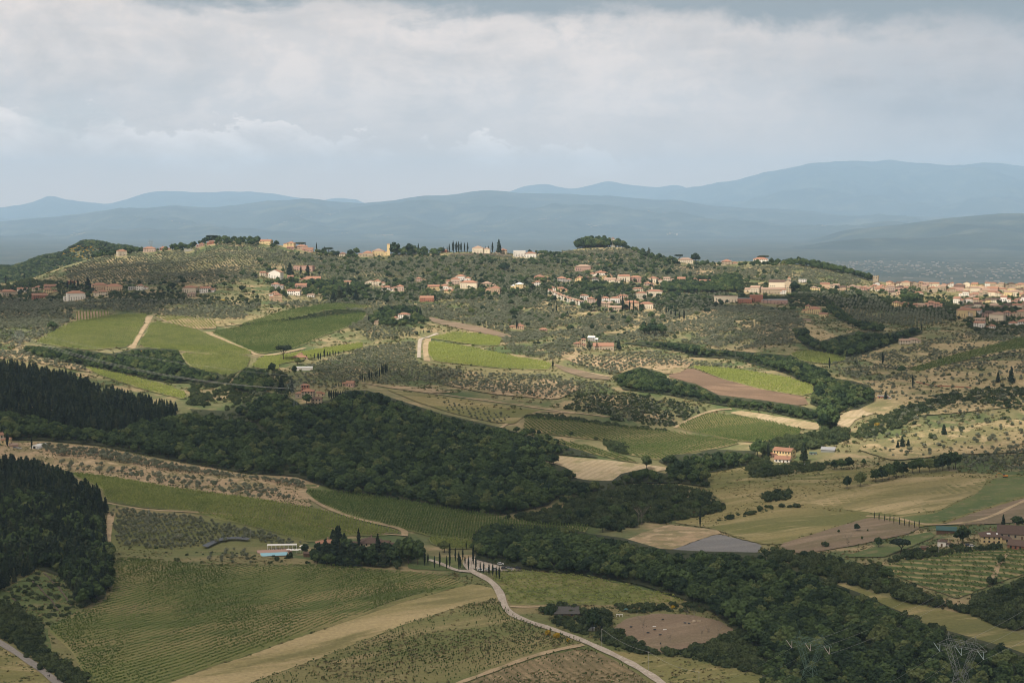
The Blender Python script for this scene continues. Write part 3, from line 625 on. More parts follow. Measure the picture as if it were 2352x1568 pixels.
def wall_mesh(kind, w, d, h, mat, sink=3.0, pitch=0.40):
    b = MB(); b.box(-w/2, w/2, -d/2, d/2, -sink, h)
    W_, D_ = w/2, d/2
    if kind == 'gable':
        rz = h + D_ * pitch
        b.add([(-W_, -D_, h), (-W_, D_, h), (-W_, 0, rz), (W_, -D_, h), (W_, D_, h), (W_, 0, rz)], [(0,2,1), (3,4,5), (0,3,5,2), (1,2,5,4)])
    elif kind == 'front':
        rz = h + W_ * pitch
        b.add([(-W_, -D_, h), (W_, -D_, h), (0, -D_, rz), (-W_, D_, h), (W_, D_, h), (0, D_, rz)], [(0,1,2), (3,5,4), (0,2,5,3), (1,4,5,2)])
    elif kind == 'lean':
        rz = h + D_ * pitch
        b.add([(-W_, -D_, h), (W_, -D_, h), (-W_, D_, h), (W_, D_, h), (-W_, D_, rz), (W_, D_, rz)], [(2,4,5,3), (0,4,2), (1,3,5), (0,1,5,4)])
    return b.me('wall', M[mat])
NB = [0]
def house(name, u0, u1, vb, hp, roof, wall, yaw, rmat, label, group=None, depth=None, cat=None, winmax=12, chim=True, storey=3.1, base=None, dz=0.0, exdown=7):
    u = (u0 + u1) / 2; p = base or ground(u, vb); r = math.hypot(p.x, p.y); k = r / F
    yw = R(yaw); wt = (u1 - u0) * k; h = hp * k
    rat = depth if depth else 0.62
    w = wt / (abs(math.cos(yw)) + rat * abs(math.sin(yw))); d = w * rat
    face = math.atan2(p.x, p.y)
    c = Vector((p.x + math.sin(face) * d / 2, p.y + math.cos(face) * d / 2, p.z + dz))
    o = empty(name, c, -face + yw); tag(o, label, cat or 'house', group)
    if roof != 'flat' and name not in ('tower', 'carport', 'shed', 'church'): h *= .80
    wing = roof in ('hip', 'gable') and w > 8.5 and name not in ('church', 'hall', 'school', 'convent', 'barn', 'terraced_house', 'tower', 'apartment_block') and brand.random() < .6
    if wing:
        sg = brand.choice((-1, 1)); ww_, wd_, wh_ = w * brand.uniform(.28, .4), d * brand.uniform(.62, .85), h * brand.uniform(.55, .82); w2 = w - ww_; xo = sg * (w2 / 2 + ww_ / 2); off = -sg * ww_ / 2
        wg = link('wing', wall_mesh(roof if roof == 'gable' else 'hip', ww_ - .01, wd_, wh_, wall), None, o, loc=(xo + off, brand.uniform(-.12, .05) * d, 0)); link('roof', roof_mesh(roof, ww_, wd_, rmat, .40), None, wg, loc=(0, 0, wh_))
        if wh_ > 2.6 and winmax > 2: link('window', WIN, None, wg, loc=(0, -wd_/2 - .01, wh_ * .38), scale=(1.3, .14, 1.7))
        w = w2; c0 = off
    else: c0 = 0.0
    link('wall', wall_mesh(roof, w, d, h, wall), None, o, loc=(c0, 0, 0))
    rf = link('roof', roof_mesh(roof, w, d, rmat), None, o, loc=(c0, 0, h))
    if chim and w > 7 and roof != 'flat':
        link('chimney', CHIM, None, rf, loc=(w * brand.uniform(-.28, .28), d * brand.uniform(.08, .2), 0.4), scale=(.8, .8, 1.9 + d * .12))
    ns = max(1, int(round(h / storey))); sh = h / ns; nw = 0
    front = max(1, min(7, int(w / 3.1))); side = max(1, min(3, int(d / 3.8)))
    wh = min(1.9, sh * .56); ww = 1.3
    for s in range(ns):
        for i in range(front):
            if nw >= winmax: break
            if s == 0 and i == front // 2: continue
            link('window', WIN, None, o, loc=(c0 + (i + .5) / front * w * .94 - w * .47, -d/2 - .01, s * sh + sh * .32), scale=(ww, .14, wh)); nw += 1
    if abs(yaw) > 8 and winmax > 4:
        sx = 1 if yaw < 0 else -1
        for s in range(ns):
            for i in range(side):
                link('window', WIN, None, o, loc=(c0 + sx * (w/2 + .01), (i + .5) / side * d * .9 - d * .45, s * sh + sh * .32), scale=(.14, ww, wh))
    if winmax: link('door', DOOR, None, o, loc=(c0 + ((front // 2) + .5) / front * w * .94 - w * .47, -d/2 - .01, 0.02), scale=(1.3, .16, min(2.3, sh * .75)))
    a0, a1 = int(vb - hp * .5 - BV), int(vb + exdown - BV)
    EX[max(0, a0):max(0, a1), int(u0 - 3 - BU):int(u1 + 3 - BU)] = True
    NB[0] += 1
    return o, w, d, h, c
HT = """house|268|291|588|14|hip|cream|18|roof|cream two storey house standing highest on the far left crest
house|329|358|579|10|hip|pink|-6|roof|wide peach house with arcade on the crest below the distant pylon
house|367|392|571|5|hip|brick|0|roof|low red roofed house half hidden by crest trees right of the peach one
shed|424|443|577|4|flat|grey|0|roof_wh|long white roofed shed on the crest above the left olive slope
house|451|469|567|8|hip|rose|0|roof|small pink house on the left ridge behind round trees
house|476|492|561|7|gable|brick|0|roof|small red roofed house at the left ridge's highest trees
house|0|15|674|9|hip|cream|0|roof|pale house cut by the left edge of the picture in the lower hamlet
house|4|38|680|12|hip|tan|8|roof|tan house with long red roof near the left edge
house|40|64|672|10|gable|white|-12|roof|white gabled house third from the left edge in the lower hamlet
house|74|96|668|10|hip|cream|0|roof|small square cream house left of the yellow house in the lower hamlet
house|101|131|675|12|hip|yellow|6|roof|yellow house with balconies left of the large white villa
house|102|128|661|5|gable|rose|0|roof|low pink red house behind the yellow balcony house
house|74|109|686|9|lean|brick|10|roof|red brick terraced house below the small square cream house
villa|153|195|690|20|hip|white|8|roof|large white three storey villa stepping down the slope in the left hamlet
house|146|166|691|9|flat|white|8|roof_wh|white flat roofed terrace wing at the foot of the large white villa
house|215|246|680|12|hip|cream|0|roof|cream square house with hip roof right of the large white villa
apartment_block|211|247|667|15|hip|orange|4|roof|taller left half of the long orange balcony block above the cream hip house
apartment_block|244|281|668|13|hip|orange|-4|roof|right half of the long orange balcony block
house|295|315|666|7|flat|grey|0|roof_gr|low grey house beside the white hip roofed house on the left road
house|314|341|666|12|hip|white|-8|roof|white hip roofed house at the right end of the left hamlet
house|156|177|651|6|hip|brick|0|roof|red house behind the dark cypress clump of the left hamlet
house|420|455|674|16|hip|cream|-18|roof|tall cream farmhouse at the foot of the left olive slope
house|430|450|682|9|gable|stone|-10|roof_tan|small stone annex under the tall cream farmhouse
house|459|496|672|12|gable|white|-14|roof|white gabled house right of the tall cream farmhouse
house|596|627|562|10|gable|yellow|-22|roof|pale yellow gabled house on the ridge left of the yellow villa
villa|651|679|569|13|hip|yellow|-14|roof|yellow ridge villa with red hip roof
house|659|675|573|6|lean|rose|0|roof|low pink house in front of the yellow ridge villa
house|680|707|573|9|hip|pink|10|roof|pink ridge house right of the yellow villa
house|694|720|578|7|lean|rose|-8|roof|low salmon house with sloping roof at the end of the pink ridge cluster
house|730|744|573|5|hip|tan|0|roof_dk|small brown roofed house between ridge cypresses
house|779|796|590|9|hip|cream|8|roof|small cream ridge house left of the long tan house
house|823|857|590|11|hip|tan|0|roof|long tan ridge house left of the ochre villa
villa|855|896|588|14|hip|yellow|-4|roof_tan|ochre ridge villa beside the largest round ridge tree
tower|889|896|588|27|hip|yellow|-4|roof_tan|slim ochre tower rising from the ridge villa
house|970|982|573|7|flat|tan|0|roof_tan|small square block on the ridge right of two slim conifers
house|1014|1030|572|6|hip|brick|0|roof|red roofed house at the left end of the ridge cypress row
villa|1084|1127|582|15|hip|cream|-6|roof_tan|cream ridge villa with loggia right of the cypress row
house|1138|1165|583|10|hip|tan|0|roof|tan ridge house behind the big dark pine
villa|617|651|641|19|front|white|-24|roof|tall white gabled house on the left spur
house|596|619|636|12|gable|cream|10|roof|lower cream wing left of the tall white gabled house
house|674|723|622|11|flat|rose|-12|roof|red brown flat roofed house above the spur cypresses
house|660|675|640|7|gable|rose|-10|roof|small pink house among the spur cypresses
house|688|737|646|6|gable|white|4|roof|long low white house right of the spur cypresses
house|623|652|664|14|hip|grey|-6|roof|grey white house under the tall white gabled house
house|617|640|680|9|hip|white|10|roof|white house above the orange balcony house of the spur
house|619|648|692|18|hip|orange|8|roof|orange house with balcony lowest on the spur
house|660|692|678|12|gable|white|-12|roof|white gabled house right of the orange spur house
house|678|705|661|8|gable|rose|0|roof|pink red roofed house in the middle of the spur
house|705|723|683|7|gable|white|-10|roof_tan|small white gabled house at the spur's lower right
house|791|808|656|11|gable|cream|-10|roof|narrow cream house left of the wide gabled house on the middle slope
house|838|862|657|11|front|cream|-8|roof|cream gable fronted house on the middle slope
house|858|886|657|14|hip|cream|-6|roof|two storey cream house adjoining the gable fronted one
house|877|903|669|11|gable|white|0|roof|white half of the white and pink pair on the middle slope
house|902|928|669|14|hip|pink|-4|roof|pink half of the white and pink pair on the middle slope
house|955|975|647|9|hip|pink|0|roof|lone pink white house under olives left of the middle hamlet
house|964|997|693|11|gable|brick|-4|roof|brick red house standing alone above the brown ploughed strip
house|982|1011|666|10|gable|yellow|4|roof|long pale yellow house at the left of the middle hamlet
house|1010|1040|667|13|hip|white|-6|roof|bright white house with hip roof in the middle hamlet
house|1024|1056|654|16|hip|pink|0|roof|big pink three storey house in the middle hamlet
house|1046|1083|646|14|hip|white|-8|roof|white house highest in the middle hamlet
house|1057|1098|662|16|hip|cream|-8|roof|cream house right of the big pink one
house|1021|1041|672|6|lean|yellow|0|roof|low yellow house in front of the bright white one
house|1105|1143|660|11|hip|tan|-8|roof_tan|tan upper house of the pair at the right of the middle hamlet
house|1115|1151|673|14|hip|orange|-10|roof|orange cream house with balconies at the right end of the middle hamlet
villa|914|943|735|16|hip|white|-10|roof|white villa with dark windows among cypresses on the central knoll
house|897|916|737|9|hip|white|-8|roof|low white wing left of the central knoll villa
barn|859|869|746|9|gable|stone|-12|roof_tan|small stone barn left of the central knoll villa
farmhouse|672|706|826|7|hip|pink|6|roof|low terracotta roofed farmhouse beside the umbrella pine and cypress row
house|683|696|818|6|hip|pink|0|roof|little raised red roofed block on the low farmhouse
shed|681|718|851|7|flat|white|0|roof_wh|long white shed below the low terracotta farmhouse
house|786|816|888|11|gable|rose|-16|roof|small pink house with two dark windows at the top of the wood
villa|678|724|915|20|hip|stone|-10|roof|big stone villa at the head of the dark wood
house|691|711|899|18|hip|brick|-6|roof|small red turret room on the big stone villa
house|715|741|929|16|gable|stone|-10|roof_dk|stone house with brown loggia in front of the big villa
house|727|747|910|10|gable|tan|-12|roof|low red roofed house between the stone villa and cypress hedge
villa|1179|1207|590|14|flat|white|4|canvas|white crenellated left part of the white ridge villa
villa|1205|1233|592|12|hip|white|-6|roof|red roofed right part of the white ridge villa
house|1321|1359|622|12|hip|rose|-6|roof_tan|large pinkish grey house alone under the tower knoll
house|1227|1262|644|10|hip|rose|0|roof|dark reddish long house left of the grey pink pair
house|1280|1312|648|11|hip|grey|0|roof|grey house with pink upper floor left of the yellow house
house|1321|1338|647|13|hip|yellow|0|roof|narrow yellow house in the upper village row
house|1339|1357|643|7|hip|brick|0|roof_dk|low dark red house right of the narrow yellow one
house|1354|1396|633|8|hip|white|6|roof|white house with long red roof highest in the village
house|1360|1381|646|8|hip|grey|0|roof_dk|small grey white house under the long red roof
house|1383|1407|641|9|hip|yellow|-6|roof|yellow house right of the long red roof
house|1387|1428|651|10|gable|cream|-14|roof_tan|cream house with brown sloping roof in the village
house|1418|1447|647|16|gable|cream|14|roof|cream gabled block left of the pink brown block
apartment_block|1447|1473|648|14|hip|rose|0|roof|pink brown three storey block in the upper village
house|1489|1523|650|13|hip|cream|-8|roof|cream house at the left of the upper row of three
house|1524|1548|650|13|gable|cream|-6|roof_tan|middle house of the upper row of three above the plane trees
house|1547|1575|648|10|gable|yellow|-6|roof|right house of the upper row of three above the plane trees
house|1480|1502|657|8|hip|pink|0|roof|small pink house under the cream upper row
house|1588|1601|646|7|hip|tan|0|roof|small tan house right of the upper row
house|1606|1634|651|6|lean|brick|0|roof|low red roofs behind the plane trees
house|1173|1203|662|12|hip|yellow|-6|roof_wh|yellow house with pale roof left of the village
house|1221|1241|656|10|hip|white|0|roof|white house with red roof between the yellow house and terraces
house|1257|1277|669|10|hip|white|8|roof|small white house at the head of the terraced row
house|1279|1303|672|12|gable|yellow|16|roof|yellow gabled house at the parking above the terraced row
house|1332|1352|690|14|hip|white|8|roof|white red roofed house right of the terraced row, upper one
house|1349|1375|697|14|hip|pink|0|roof|pink white house right of the terraced row, lower one
house|1382|1410|694|12|hip|white|0|roof|white house with red roof above the stone barn
barn|1380|1408|705|10|gable|stone|-6|roof_tan|stone barn in the middle of the village
house|1401|1425|696|14|hip|white|-8|roof|white house behind the big village cypress
house|1418|1443|690|13|hip|pink|-6|roof|pink white house right of the big village cypress
barn|1396|1429|716|12|gable|stone|-8|roof_tan|long tan stone barn lowest in the village
apartment_block|1435|1468|711|20|hip|orange|0|roof|orange apartment block behind two cypresses
apartment_block|1468|1501|710|15|hip|cream|-4|roof|cream apartment block with long white balconies
school|1460|1486|688|19|hip|cream|14|roof|cream front block of the school building with red roof
school|1484|1523|682|16|hip|cream|-8|roof|long window lined wing of the school
school|1453|1476|670|9|hip|cream|4|roof|red roofed rear block of the school
hall|1640|1694|696|15|flat|cream|2|roof_tan|modern beige flat roofed hall with a row of dark windows
house|1694|1727|697|11|flat|brick|0|roof_gr|modern red brick building right of the beige hall
house|1722|1752|694|16|flat|brick|0|roof|taller brick red block behind the modern red building
house|1748|1808|698|9|flat|rose|2|roof_gr|long low red and white modern building right of the brick block
house|1710|1748|672|14|gable|cream|-12|roof_tan|cream house with brown roof left of the church
house|1738|1760|668|8|gable|cream|-8|roof_tan|low cream house beside the brown roofed one near the church
villa|1557|1592|604|9|hip|cream|4|roof_tan|cream ridge villa between dark ridge trees
villa|1657|1694|608|9|hip|tan|0|roof|long tan ridge villa on the right shoulder
villa|1730|1764|603|9|hip|white|0|roof|white ridge villa beside umbrella pines
house|1317|1347|797|10|hip|tan|10|roof|tan farmhouse left of the long sunlit farm building
house|1330|1346|792|16|hip|tan|6|roof|raised dovecote part of the tan farmhouse
farmhouse|1361|1410|804|12|gable|tan|4|roof|long sunlit tan farm building amid the olives
house|1350|1375|784|11|gable|grey|-10|roof_wh|grey house with white roof behind the sunlit farm
house|1170|1204|756|9|hip|orange|0|roof|low orange house hidden behind a dark cypress in the olives
house|1239|1257|760|5|hip|rose|0|roof|small low red roofed house in the olives above the sunlit vineyard
church|1766|1804|663|15|gable|cream|-4|roof_dk|church nave with brown roof and pale side wall
church|1802|1818|672|25|front|tan|-10|roof_dk|tall gable front of the church
convent|1749|1801|675|13|gable|stone|-4|roof_tan|long stone convent building in front of the church
house|1792|1806|676|13|gable|white|-10|roof|white gabled house between convent and church front
house|1834|1852|650|8|flat|white|6|canvas|white modern house on the slope behind the church
villa|1841|1887|721|14|hip|yellow|-8|roof|ochre villa with arches on the spur below the town
house|1850|1868|711|10|hip|yellow|0|roof|ochre upper storey rising from the arched villa
house|1881|1903|728|8|gable|yellow|-20|roof|small ochre annex right of the arched villa
shed|1844|1863|738|5|flat|stone|0|roof_dk|open brown shed under the arched villa
farmhouse|2064|2091|793|13|gable|cream|12|roof_tan|left gabled half of the pale farmhouse on the right slope
farmhouse|2089|2114|790|12|gable|cream|-4|roof_tan|right half of the pale farmhouse on the right slope
villa|1775|1827|1053|22|gable|yellow|-24|roof|large pale yellow farmhouse on the valley's right side
house|1778|1817|1062|9|lean|white|-10|roof|low red roofed porch wing of the pale yellow farmhouse
house|1771|1783|1050|10|lean|rose|0|roof|small red lean-to at the left of the pale yellow farmhouse
shed|1886|1918|1038|5|lean|metal|-6|roof_gr|grey metal shed right of the pale yellow farmhouse
hut|1859|1876|1044|4|flat|metal|0|roof_green|small bluish green hut behind the farmhouse conifer
house|2016|2040|916|6|flat|brick|0|roof_gr|low brick house among trees beside the stubble field
carport|2152|2195|1226|8|lean|wood|0|roof_green|open shed with green sheet roof above the lower right hamlet
house|2154|2186|1256|15|hip|white|-10|roof_dk|white house with brown roof beside the dark round tree
house|2249|2322|1248|19|hip|yellow|10|roof_dk|large yellow house with skylight in the lower right hamlet
house|2295|2400|1239|14|gable|stone|0|roof_dk|long brown roofed stone house behind the yellow one
barn|2317|2390|1265|13|gable|brick|-12|roof_dk|red brick barn at the right edge
hut|2116|2131|1263|7|gable|brick|0|roof_dk|small dark red hut behind hedge trees
villa|-30|7|1018|22|gable|cream|12|roof|tall cream gable at the left edge by the conifer wood
house|3|27|1021|15|gable|yellow|-18|roof|yellow house with red roof right of the tall cream gable
shed|22|40|1027|5|lean|rose|0|roof_tan|low brown roofed shed right of the yellow left house
house|725|784|1262|16|hip|stone|6|roof|farmhouse with red roof half hidden by dark trees beside the pool
farmhouse|796|877|1262|19|hip|stone|-8|roof_dk|large brown roofed stone farmhouse behind the dark cypresses
house|872|908|1258|14|gable|stone|-16|roof_dk|stone gabled end wing of the large farmhouse
hut|697|714|1279|10|lean|wood|-10|roof_dk|small brown wooden hut right of the pool
barn|1271|1331|1416|9|lean|wood|4|roof_slate|long dark grey barn roof behind bushes near the paddock
shed|1351|1366|1449|7|flat|white|0|roof_wh|little white box shed by the roadside bushes"""
HS = {}
big_depth = {'hall': .5, 'church': .6, 'tower': 1.0, 'convent': .35, 'school': .5, 'carport': .5}
for L in HT.split('\n'):
    n, u0, u1, vb, hp, rf, wl, yw, rm, lb = L.split('|')
    cat = {'apartment_block': 'apartment building', 'tower': 'tower'}.get(n, n)
    near = float(vb) > 880
    HS[lb] = house(n, float(u0), float(u1), float(vb), float(hp), rf, wl, float(yw), rm, lb, None, big_depth.get(n), cat,
                   0 if n in ('shed', 'carport', 'tower') else (14 if n in ('villa', 'school', 'hall', 'apartment_block') else 9),
                   chim=n in ('house', 'villa', 'farmhouse'), exdown=5 if not near else 9)
# the row of eleven joined terrace houses stepping down the slope
for i in range(11):
    q = i / 10; u = 1264 + q * 70; vb = 676 + q * 25 + 3 * math.sin(q * 3)
    pos = ['uppermost', 'second', 'third', 'fourth', 'fifth', 'sixth', 'seventh', 'eighth', 'ninth', 'tenth', 'lowest'][i]
    house('terraced_house', u - 6.2, u + 6.2, vb, 12, 'gable', 'cream' if i % 2 else 'white', 18, 'roof_tan' if i % 3 else 'roof',
          f'{pos} of the eleven pale terraced houses stepping down the village slope', 'pale terraced houses in the village', 0.9, 'house', 4, chim=False)
# church tower, ruined tower, tower on the wooded knoll
def tower(name, u, vb, hp, wp, wall, label, cap, yaw=0.0, cren=False, roofm='roof'):
    p = ground(u, vb); k = math.hypot(p.x, p.y) / F; w, h = wp * k, hp * k
    o = empty(name, p, -math.atan2(p.x, p.y) + R(yaw)); tag(o, label, 'tower')
    b = MB().box(-w/2, w/2, -w/2, w/2, -3, h)
    if cren:
        for sx in (-1, 0, 1):
            for sy in (-1, 0, 1):
                if sx or sy: b.box(sx*w*.4 - w*.09, sx*w*.4 + w*.09, sy*w*.4 - w*.09, sy*w*.4 + w*.09, h + .003, h + w*.16)
    b.build('wall', M[wall], o)
    for sx in (-.22, .22): link('window', WIN, None, o, loc=(sx * w, -w/2 - .01, h * .72), scale=(w * .16, .16, h * .14))
    if cap:
        rf = MB().box(-w*.56, w*.56, -w*.56, w*.56, h, h + .3).add([(-w*.5, -w*.5, h+.302), (w*.5, -w*.5, h+.302), (w*.5, w*.5, h+.302), (-w*.5, w*.5, h+.302), (0, 0, h + w * cap)], [(0,1,4), (1,2,4), (2,3,4), (3,0,4)])
        rf.build('roof', M[roofm], o)
    EX[int(vb-hp*.6-BV):int(vb+4-BV), int(u-wp/2-2-BU):int(u+wp/2+2-BU)] = True
    return o
tower('bell_tower', 1812.5, 665, 26, 7, 'tan', 'slim bell tower with tiled cap rising behind the church front', .4, -8)
tower('ruined_tower', 2011, 648, 13, 13, 'stone', 'broad ruined stone tower at the left end of the town skyline', 0, -6, True)
tower('hilltop_tower', 1407.5, 564, 19, 8, 'white', 'whitish tower with red cap among trees on the wooded knoll', .3, 18)
tower('school_turret', 1497, 671, 11, 4, 'cream', 'small cream turret above the school roof', .6, 0)

# ---- the town on the right: rows of houses, each its own thing
trand = random.Random(21)
rows = [('skyline', 2006, 2420, lambda u: 660 + 0.004 * (u - 2000), (13, 24), (9, 12)),
        ('upper', 1862, 2010, lambda u: 664 + 0.008 * (u - 1862), (15, 26), (8, 11)),
        ('second', 1975, 2420, lambda u: 669 + 0.010 * (u - 1990), (15, 26), (9, 12)),
        ('third', 2040, 2420, lambda u: 680 + 0.012 * (u - 2040), (17, 30), (10, 13)),
        ('red roofed front', 2050, 2160, lambda u: 704 + 0.02 * (u - 2050), (16, 24), (8, 10)),
        ('fourth', 2190, 2420, lambda u: 697 - 0.01 * (u - 2190), (17, 28), (11, 14)),
        ('fifth', 2205, 2420, lambda u: 712 - 0.01 * (u - 2200), (18, 28), (11, 14)),
        ('sixth', 2215, 2420, lambda u: 726 + 0.02 * (u - 2200), (19, 30), (11, 15))]
walls = ['cream', 'pink', 'yellow', 'tan', 'white', 'rose', 'cream', 'orange', 'stone', 'tan']
for nm, ua, ub, fv, wr, hr in rows:
    u, i = ua, 0
    while u < ub:
        w = trand.uniform(*wr); vb = fv(u) + trand.uniform(-3.5, 3.5); i += 1
        if not (nm == 'third' and 2105 < u < 2185 and trand.random() < .8):
            wl = 'rose' if nm.startswith('red') and trand.random() < .6 else trand.choice(walls); rm = trand.choice(['roof', 'roof', 'roof_tan', 'roof_dk'])
            rn = {'roof': 'terracotta', 'roof_tan': 'faded', 'roof_dk': 'brown'}[rm]
            cn = {'rose': 'reddish'}.get(wl, wl)
            house('town_house', u, u + w, vb, trand.uniform(hr[0] - 1.5, hr[1] + 2.5), trand.choice(['hip', 'gable', 'gable', 'front' if w < 19 else 'hip']), wl, trand.choice([-16, -8, 0, 6, 14]), rm,
                  f"{cn} house with {rn} roof, {ordn(i)} from the left in the town's {nm} row", 'houses of the hill town', trand.uniform(.55, .9), 'house', 5, chim=trand.random() < .5, exdown=2)
        u += w * trand.uniform(.82, 1.08)
for a_ in ["house|2198|2240|729|20|hip|yellow|8|roof|large ochre house with arches at the town's lower left corner", "house|2273|2308|739|20|hip|cream|-14|roof_tan|big cream block with rows of windows in the town's lower part",
           "house|2237|2263|754|15|gable|white|-12|roof|white house with red roof lowest below the town", "house|2264|2286|756|9|hip|white|0|roof|small white red roofed house beside the lowest town house",
           "house|2240|2262|741|9|gable|pink|0|roof_tan|pink house behind the lowest white town house", "house|2319|2372|748|11|hip|white|0|roof|wide white house with hip roof at the right edge under the town"]:
    n, u0, u1, vb, hp, rf, wl, yw, rm, lb = a_.split('|')
    house(n, float(u0), float(u1), float(vb), float(hp), rf, wl, float(yw), rm, lb, None, None, 'house', 9)
EX[int(645-BV):int(668-BV), int(2006-BU):] = True
M['far_town'] = wall_mat('distant_walls', (0.22, 0.20, 0.18), 0.2)
# specks of settlement far out on the plain and on the mountain foot
q = np.random.default_rng(4); Vs, Fs = [], []
UB = np.array([(x, y, z) for z in (0, 1) for y in (-.5, .5) for x in (-.5, .5)]); UF = np.array([(0,2,3,1),(4,5,7,6),(0,1,5,4),(2,6,7,3),(0,4,6,2),(1,3,7,5)])
for i in range(900):
    az = R(q.uniform(5.5, 24)) if q.random() < .9 else R(q.uniform(-20, 8)); r = 10600 + 4600 * q.random() ** .8
    r += 220 * math.sin(az * 60); s = q.uniform(5, 11)
    w = UB * (s * q.uniform(1, 3), s, q.uniform(5, 10)) + (r * math.sin(az), r * math.cos(az), -150); Fs.append(UF + 8 * len(Vs)); Vs.append(w)
tag(link('distant_town', np_mesh('distant_town', np.concatenate(Vs), np.concatenate(Fs), [M['far_town']])), 'pale scattered buildings far away on the hazy plain', 'town', None, 'stuff')
az_, rr_, Z_ = near_r; Vs, Fs = [], []
for k in range(34):
    i0, j0 = int(q.uniform(60, 640)), int(q.uniform(4, 55))
    for m_ in range(int(q.uniform(3, 14))):
        i, j = int(np.clip(i0 + q.normal(0, 2.6), 0, 699)), int(np.clip(j0 + q.normal(0, .8), 0, 77)); s = q.uniform(13, 25)
        w = UB * (s * 1.7, s, 8) + (rr_[j] * math.sin(az_[i]), rr_[j] * math.cos(az_[i]), Z_[i, j] + 1); Fs.append(UF + 8 * len(Vs)); Vs.append(w)
tag(link('distant_villages', np_mesh('distant_villages', np.concatenate(Vs), np.concatenate(Fs), [M['stone']])), 'tiny pale villages dotted over the blue hill flanks', 'village', None, 'stuff')
# ---------------------------------------------------------------- trees, shrubs, vines
vr = np.random.default_rng(12)
def quads(cen, nrm, size, q, jit=0.7, asp=1.0):
    """leaf clump faces at cen, roughly facing nrm"""
    n = len(cen); N = nrm + q.normal(0, jit, (n, 3)); N /= np.linalg.norm(N, axis=1)[:, None] + 1e-9
    A = np.cross(N, q.normal(0, 1, (n, 3))); A /= np.linalg.norm(A, axis=1)[:, None] + 1e-9; B = np.cross(N, A)
    s = (size * q.uniform(.6, 1.35, n))[:, None] if np.isscalar(size) else (size * q.uniform(.6, 1.35, n))[:, None]
    A, B = A * s * asp, B * s
    V = np.stack([cen - A - B * .7, cen + A * .9 - B, cen + A + B * .8, cen - A * .8 + B], 1).reshape(-1, 3)
    return V, np.arange(n * 4).reshape(n, 4)
def lump(cen, rad, q, sub=1):
    v0, f0 = (ICO_V, ICO_F) if sub == 2 else (IC1_V, IC1_F)
    return v0 * rad * (1 + q.uniform(-.14, .14, (len(v0), 1))) + cen, f0
def crown_mesh(name, mat, lobes, nq, leaf, q, jit=0.75, core=0.8, asp=1.0, extra=None):
    """lobes: list of (centre, radii). faces spread over the lobes, with a smaller solid heart in each"""
    Vs, Fs, b = [], [], 0; tot = sum(np.prod(l[1]) ** (2/3) for l in lobes)
    for c, r in lobes:
        c, r = np.array(c, float), np.array(r, float); n = max(6, int(nq * np.prod(r) ** (2/3) / tot))
        d = q.normal(0, 1, (n, 3)); d /= np.linalg.norm(d, axis=1)[:, None]; d[:, 2] = np.where(d[:, 2] < -.55, -d[:, 2], d[:, 2])
        rad = q.uniform(.78, 1.08, (n, 1)); V, Fq = quads(c + d * r * rad, d / r * r.mean(), leaf, q, jit, asp)
        Vs.append(V); Fs.append(Fq + b); b += len(V)
        if core:
            V, Ft = lump(c, r * core, q); Ft4 = np.column_stack([Ft, Ft[:, 2]]); Vs.append(V); Fs.append(Ft4 + b); b += len(V)
    V = np.concatenate(Vs); Fa = [tuple(f) if f[2] != f[3] else tuple(f[:3]) for f in np.concatenate(Fs)]
    return mesh(name, V, Fa, mat)
def join_me(name, parts):
    """one mesh from several, keeping each one's material"""
    Vs, Fs, mi, mats, b = [], [], [], [], 0
    for k, me in enumerate(parts):
        mats.append(me.materials[0]); n = len(me.vertices); co = np.zeros(n * 3, np.float32); me.vertices.foreach_get('co', co)
        Vs.append(co.reshape(-1, 3)); 
        for p in me.polygons: Fs.append(tuple(i + b for i in p.vertices)); mi.append(k)
        b += n
    out_ = D.meshes.new(name); out_.from_pydata(np.concatenate(Vs).tolist(), [], Fs)
    for m in mats: out_.materials.append(m)
    out_.polygons.foreach_set('material_index', mi); out_.update(); return out_
def trunk_me(h, r, q, mat, limbs=3, lean=.08, bare=False):
    b = MB(); top = Vector((q.normal(0, lean) * h, q.normal(0, lean) * h, h)); b.bar((0, 0, -1.2), top * .5, r, 6); b.bar(top * .48, top, r * .7, 5)
    for k in range(limbs):
        a = q.uniform(0, 6.28); s = top * q.uniform(.45, .9); e = s + Vector((math.cos(a) * h * .45, math.sin(a) * h * .45, h * q.uniform(.3, .6))); b.bar(s, e, r * .4, 4)
        if bare:
            for j in range(4):
                a2 = a + q.normal(0, .7); m_ = s.lerp(e, q.uniform(.4, .95)); b.bar(m_, m_ + Vector((math.cos(a2), math.sin(a2), q.uniform(.5, 1.4))) * h * .2, r * .18, 3)
    return b.me('trunk', mat)
KINDS = {}
def kind(k, n, f):
    KINDS[k] = []
    for i in range(n):
        q = np.random.default_rng(100 + i * 7 + sum(map(ord, k))); cr, tk = f(q); KINDS[k].append((cr, tk, join_me(k + '_tree', [cr, tk])))
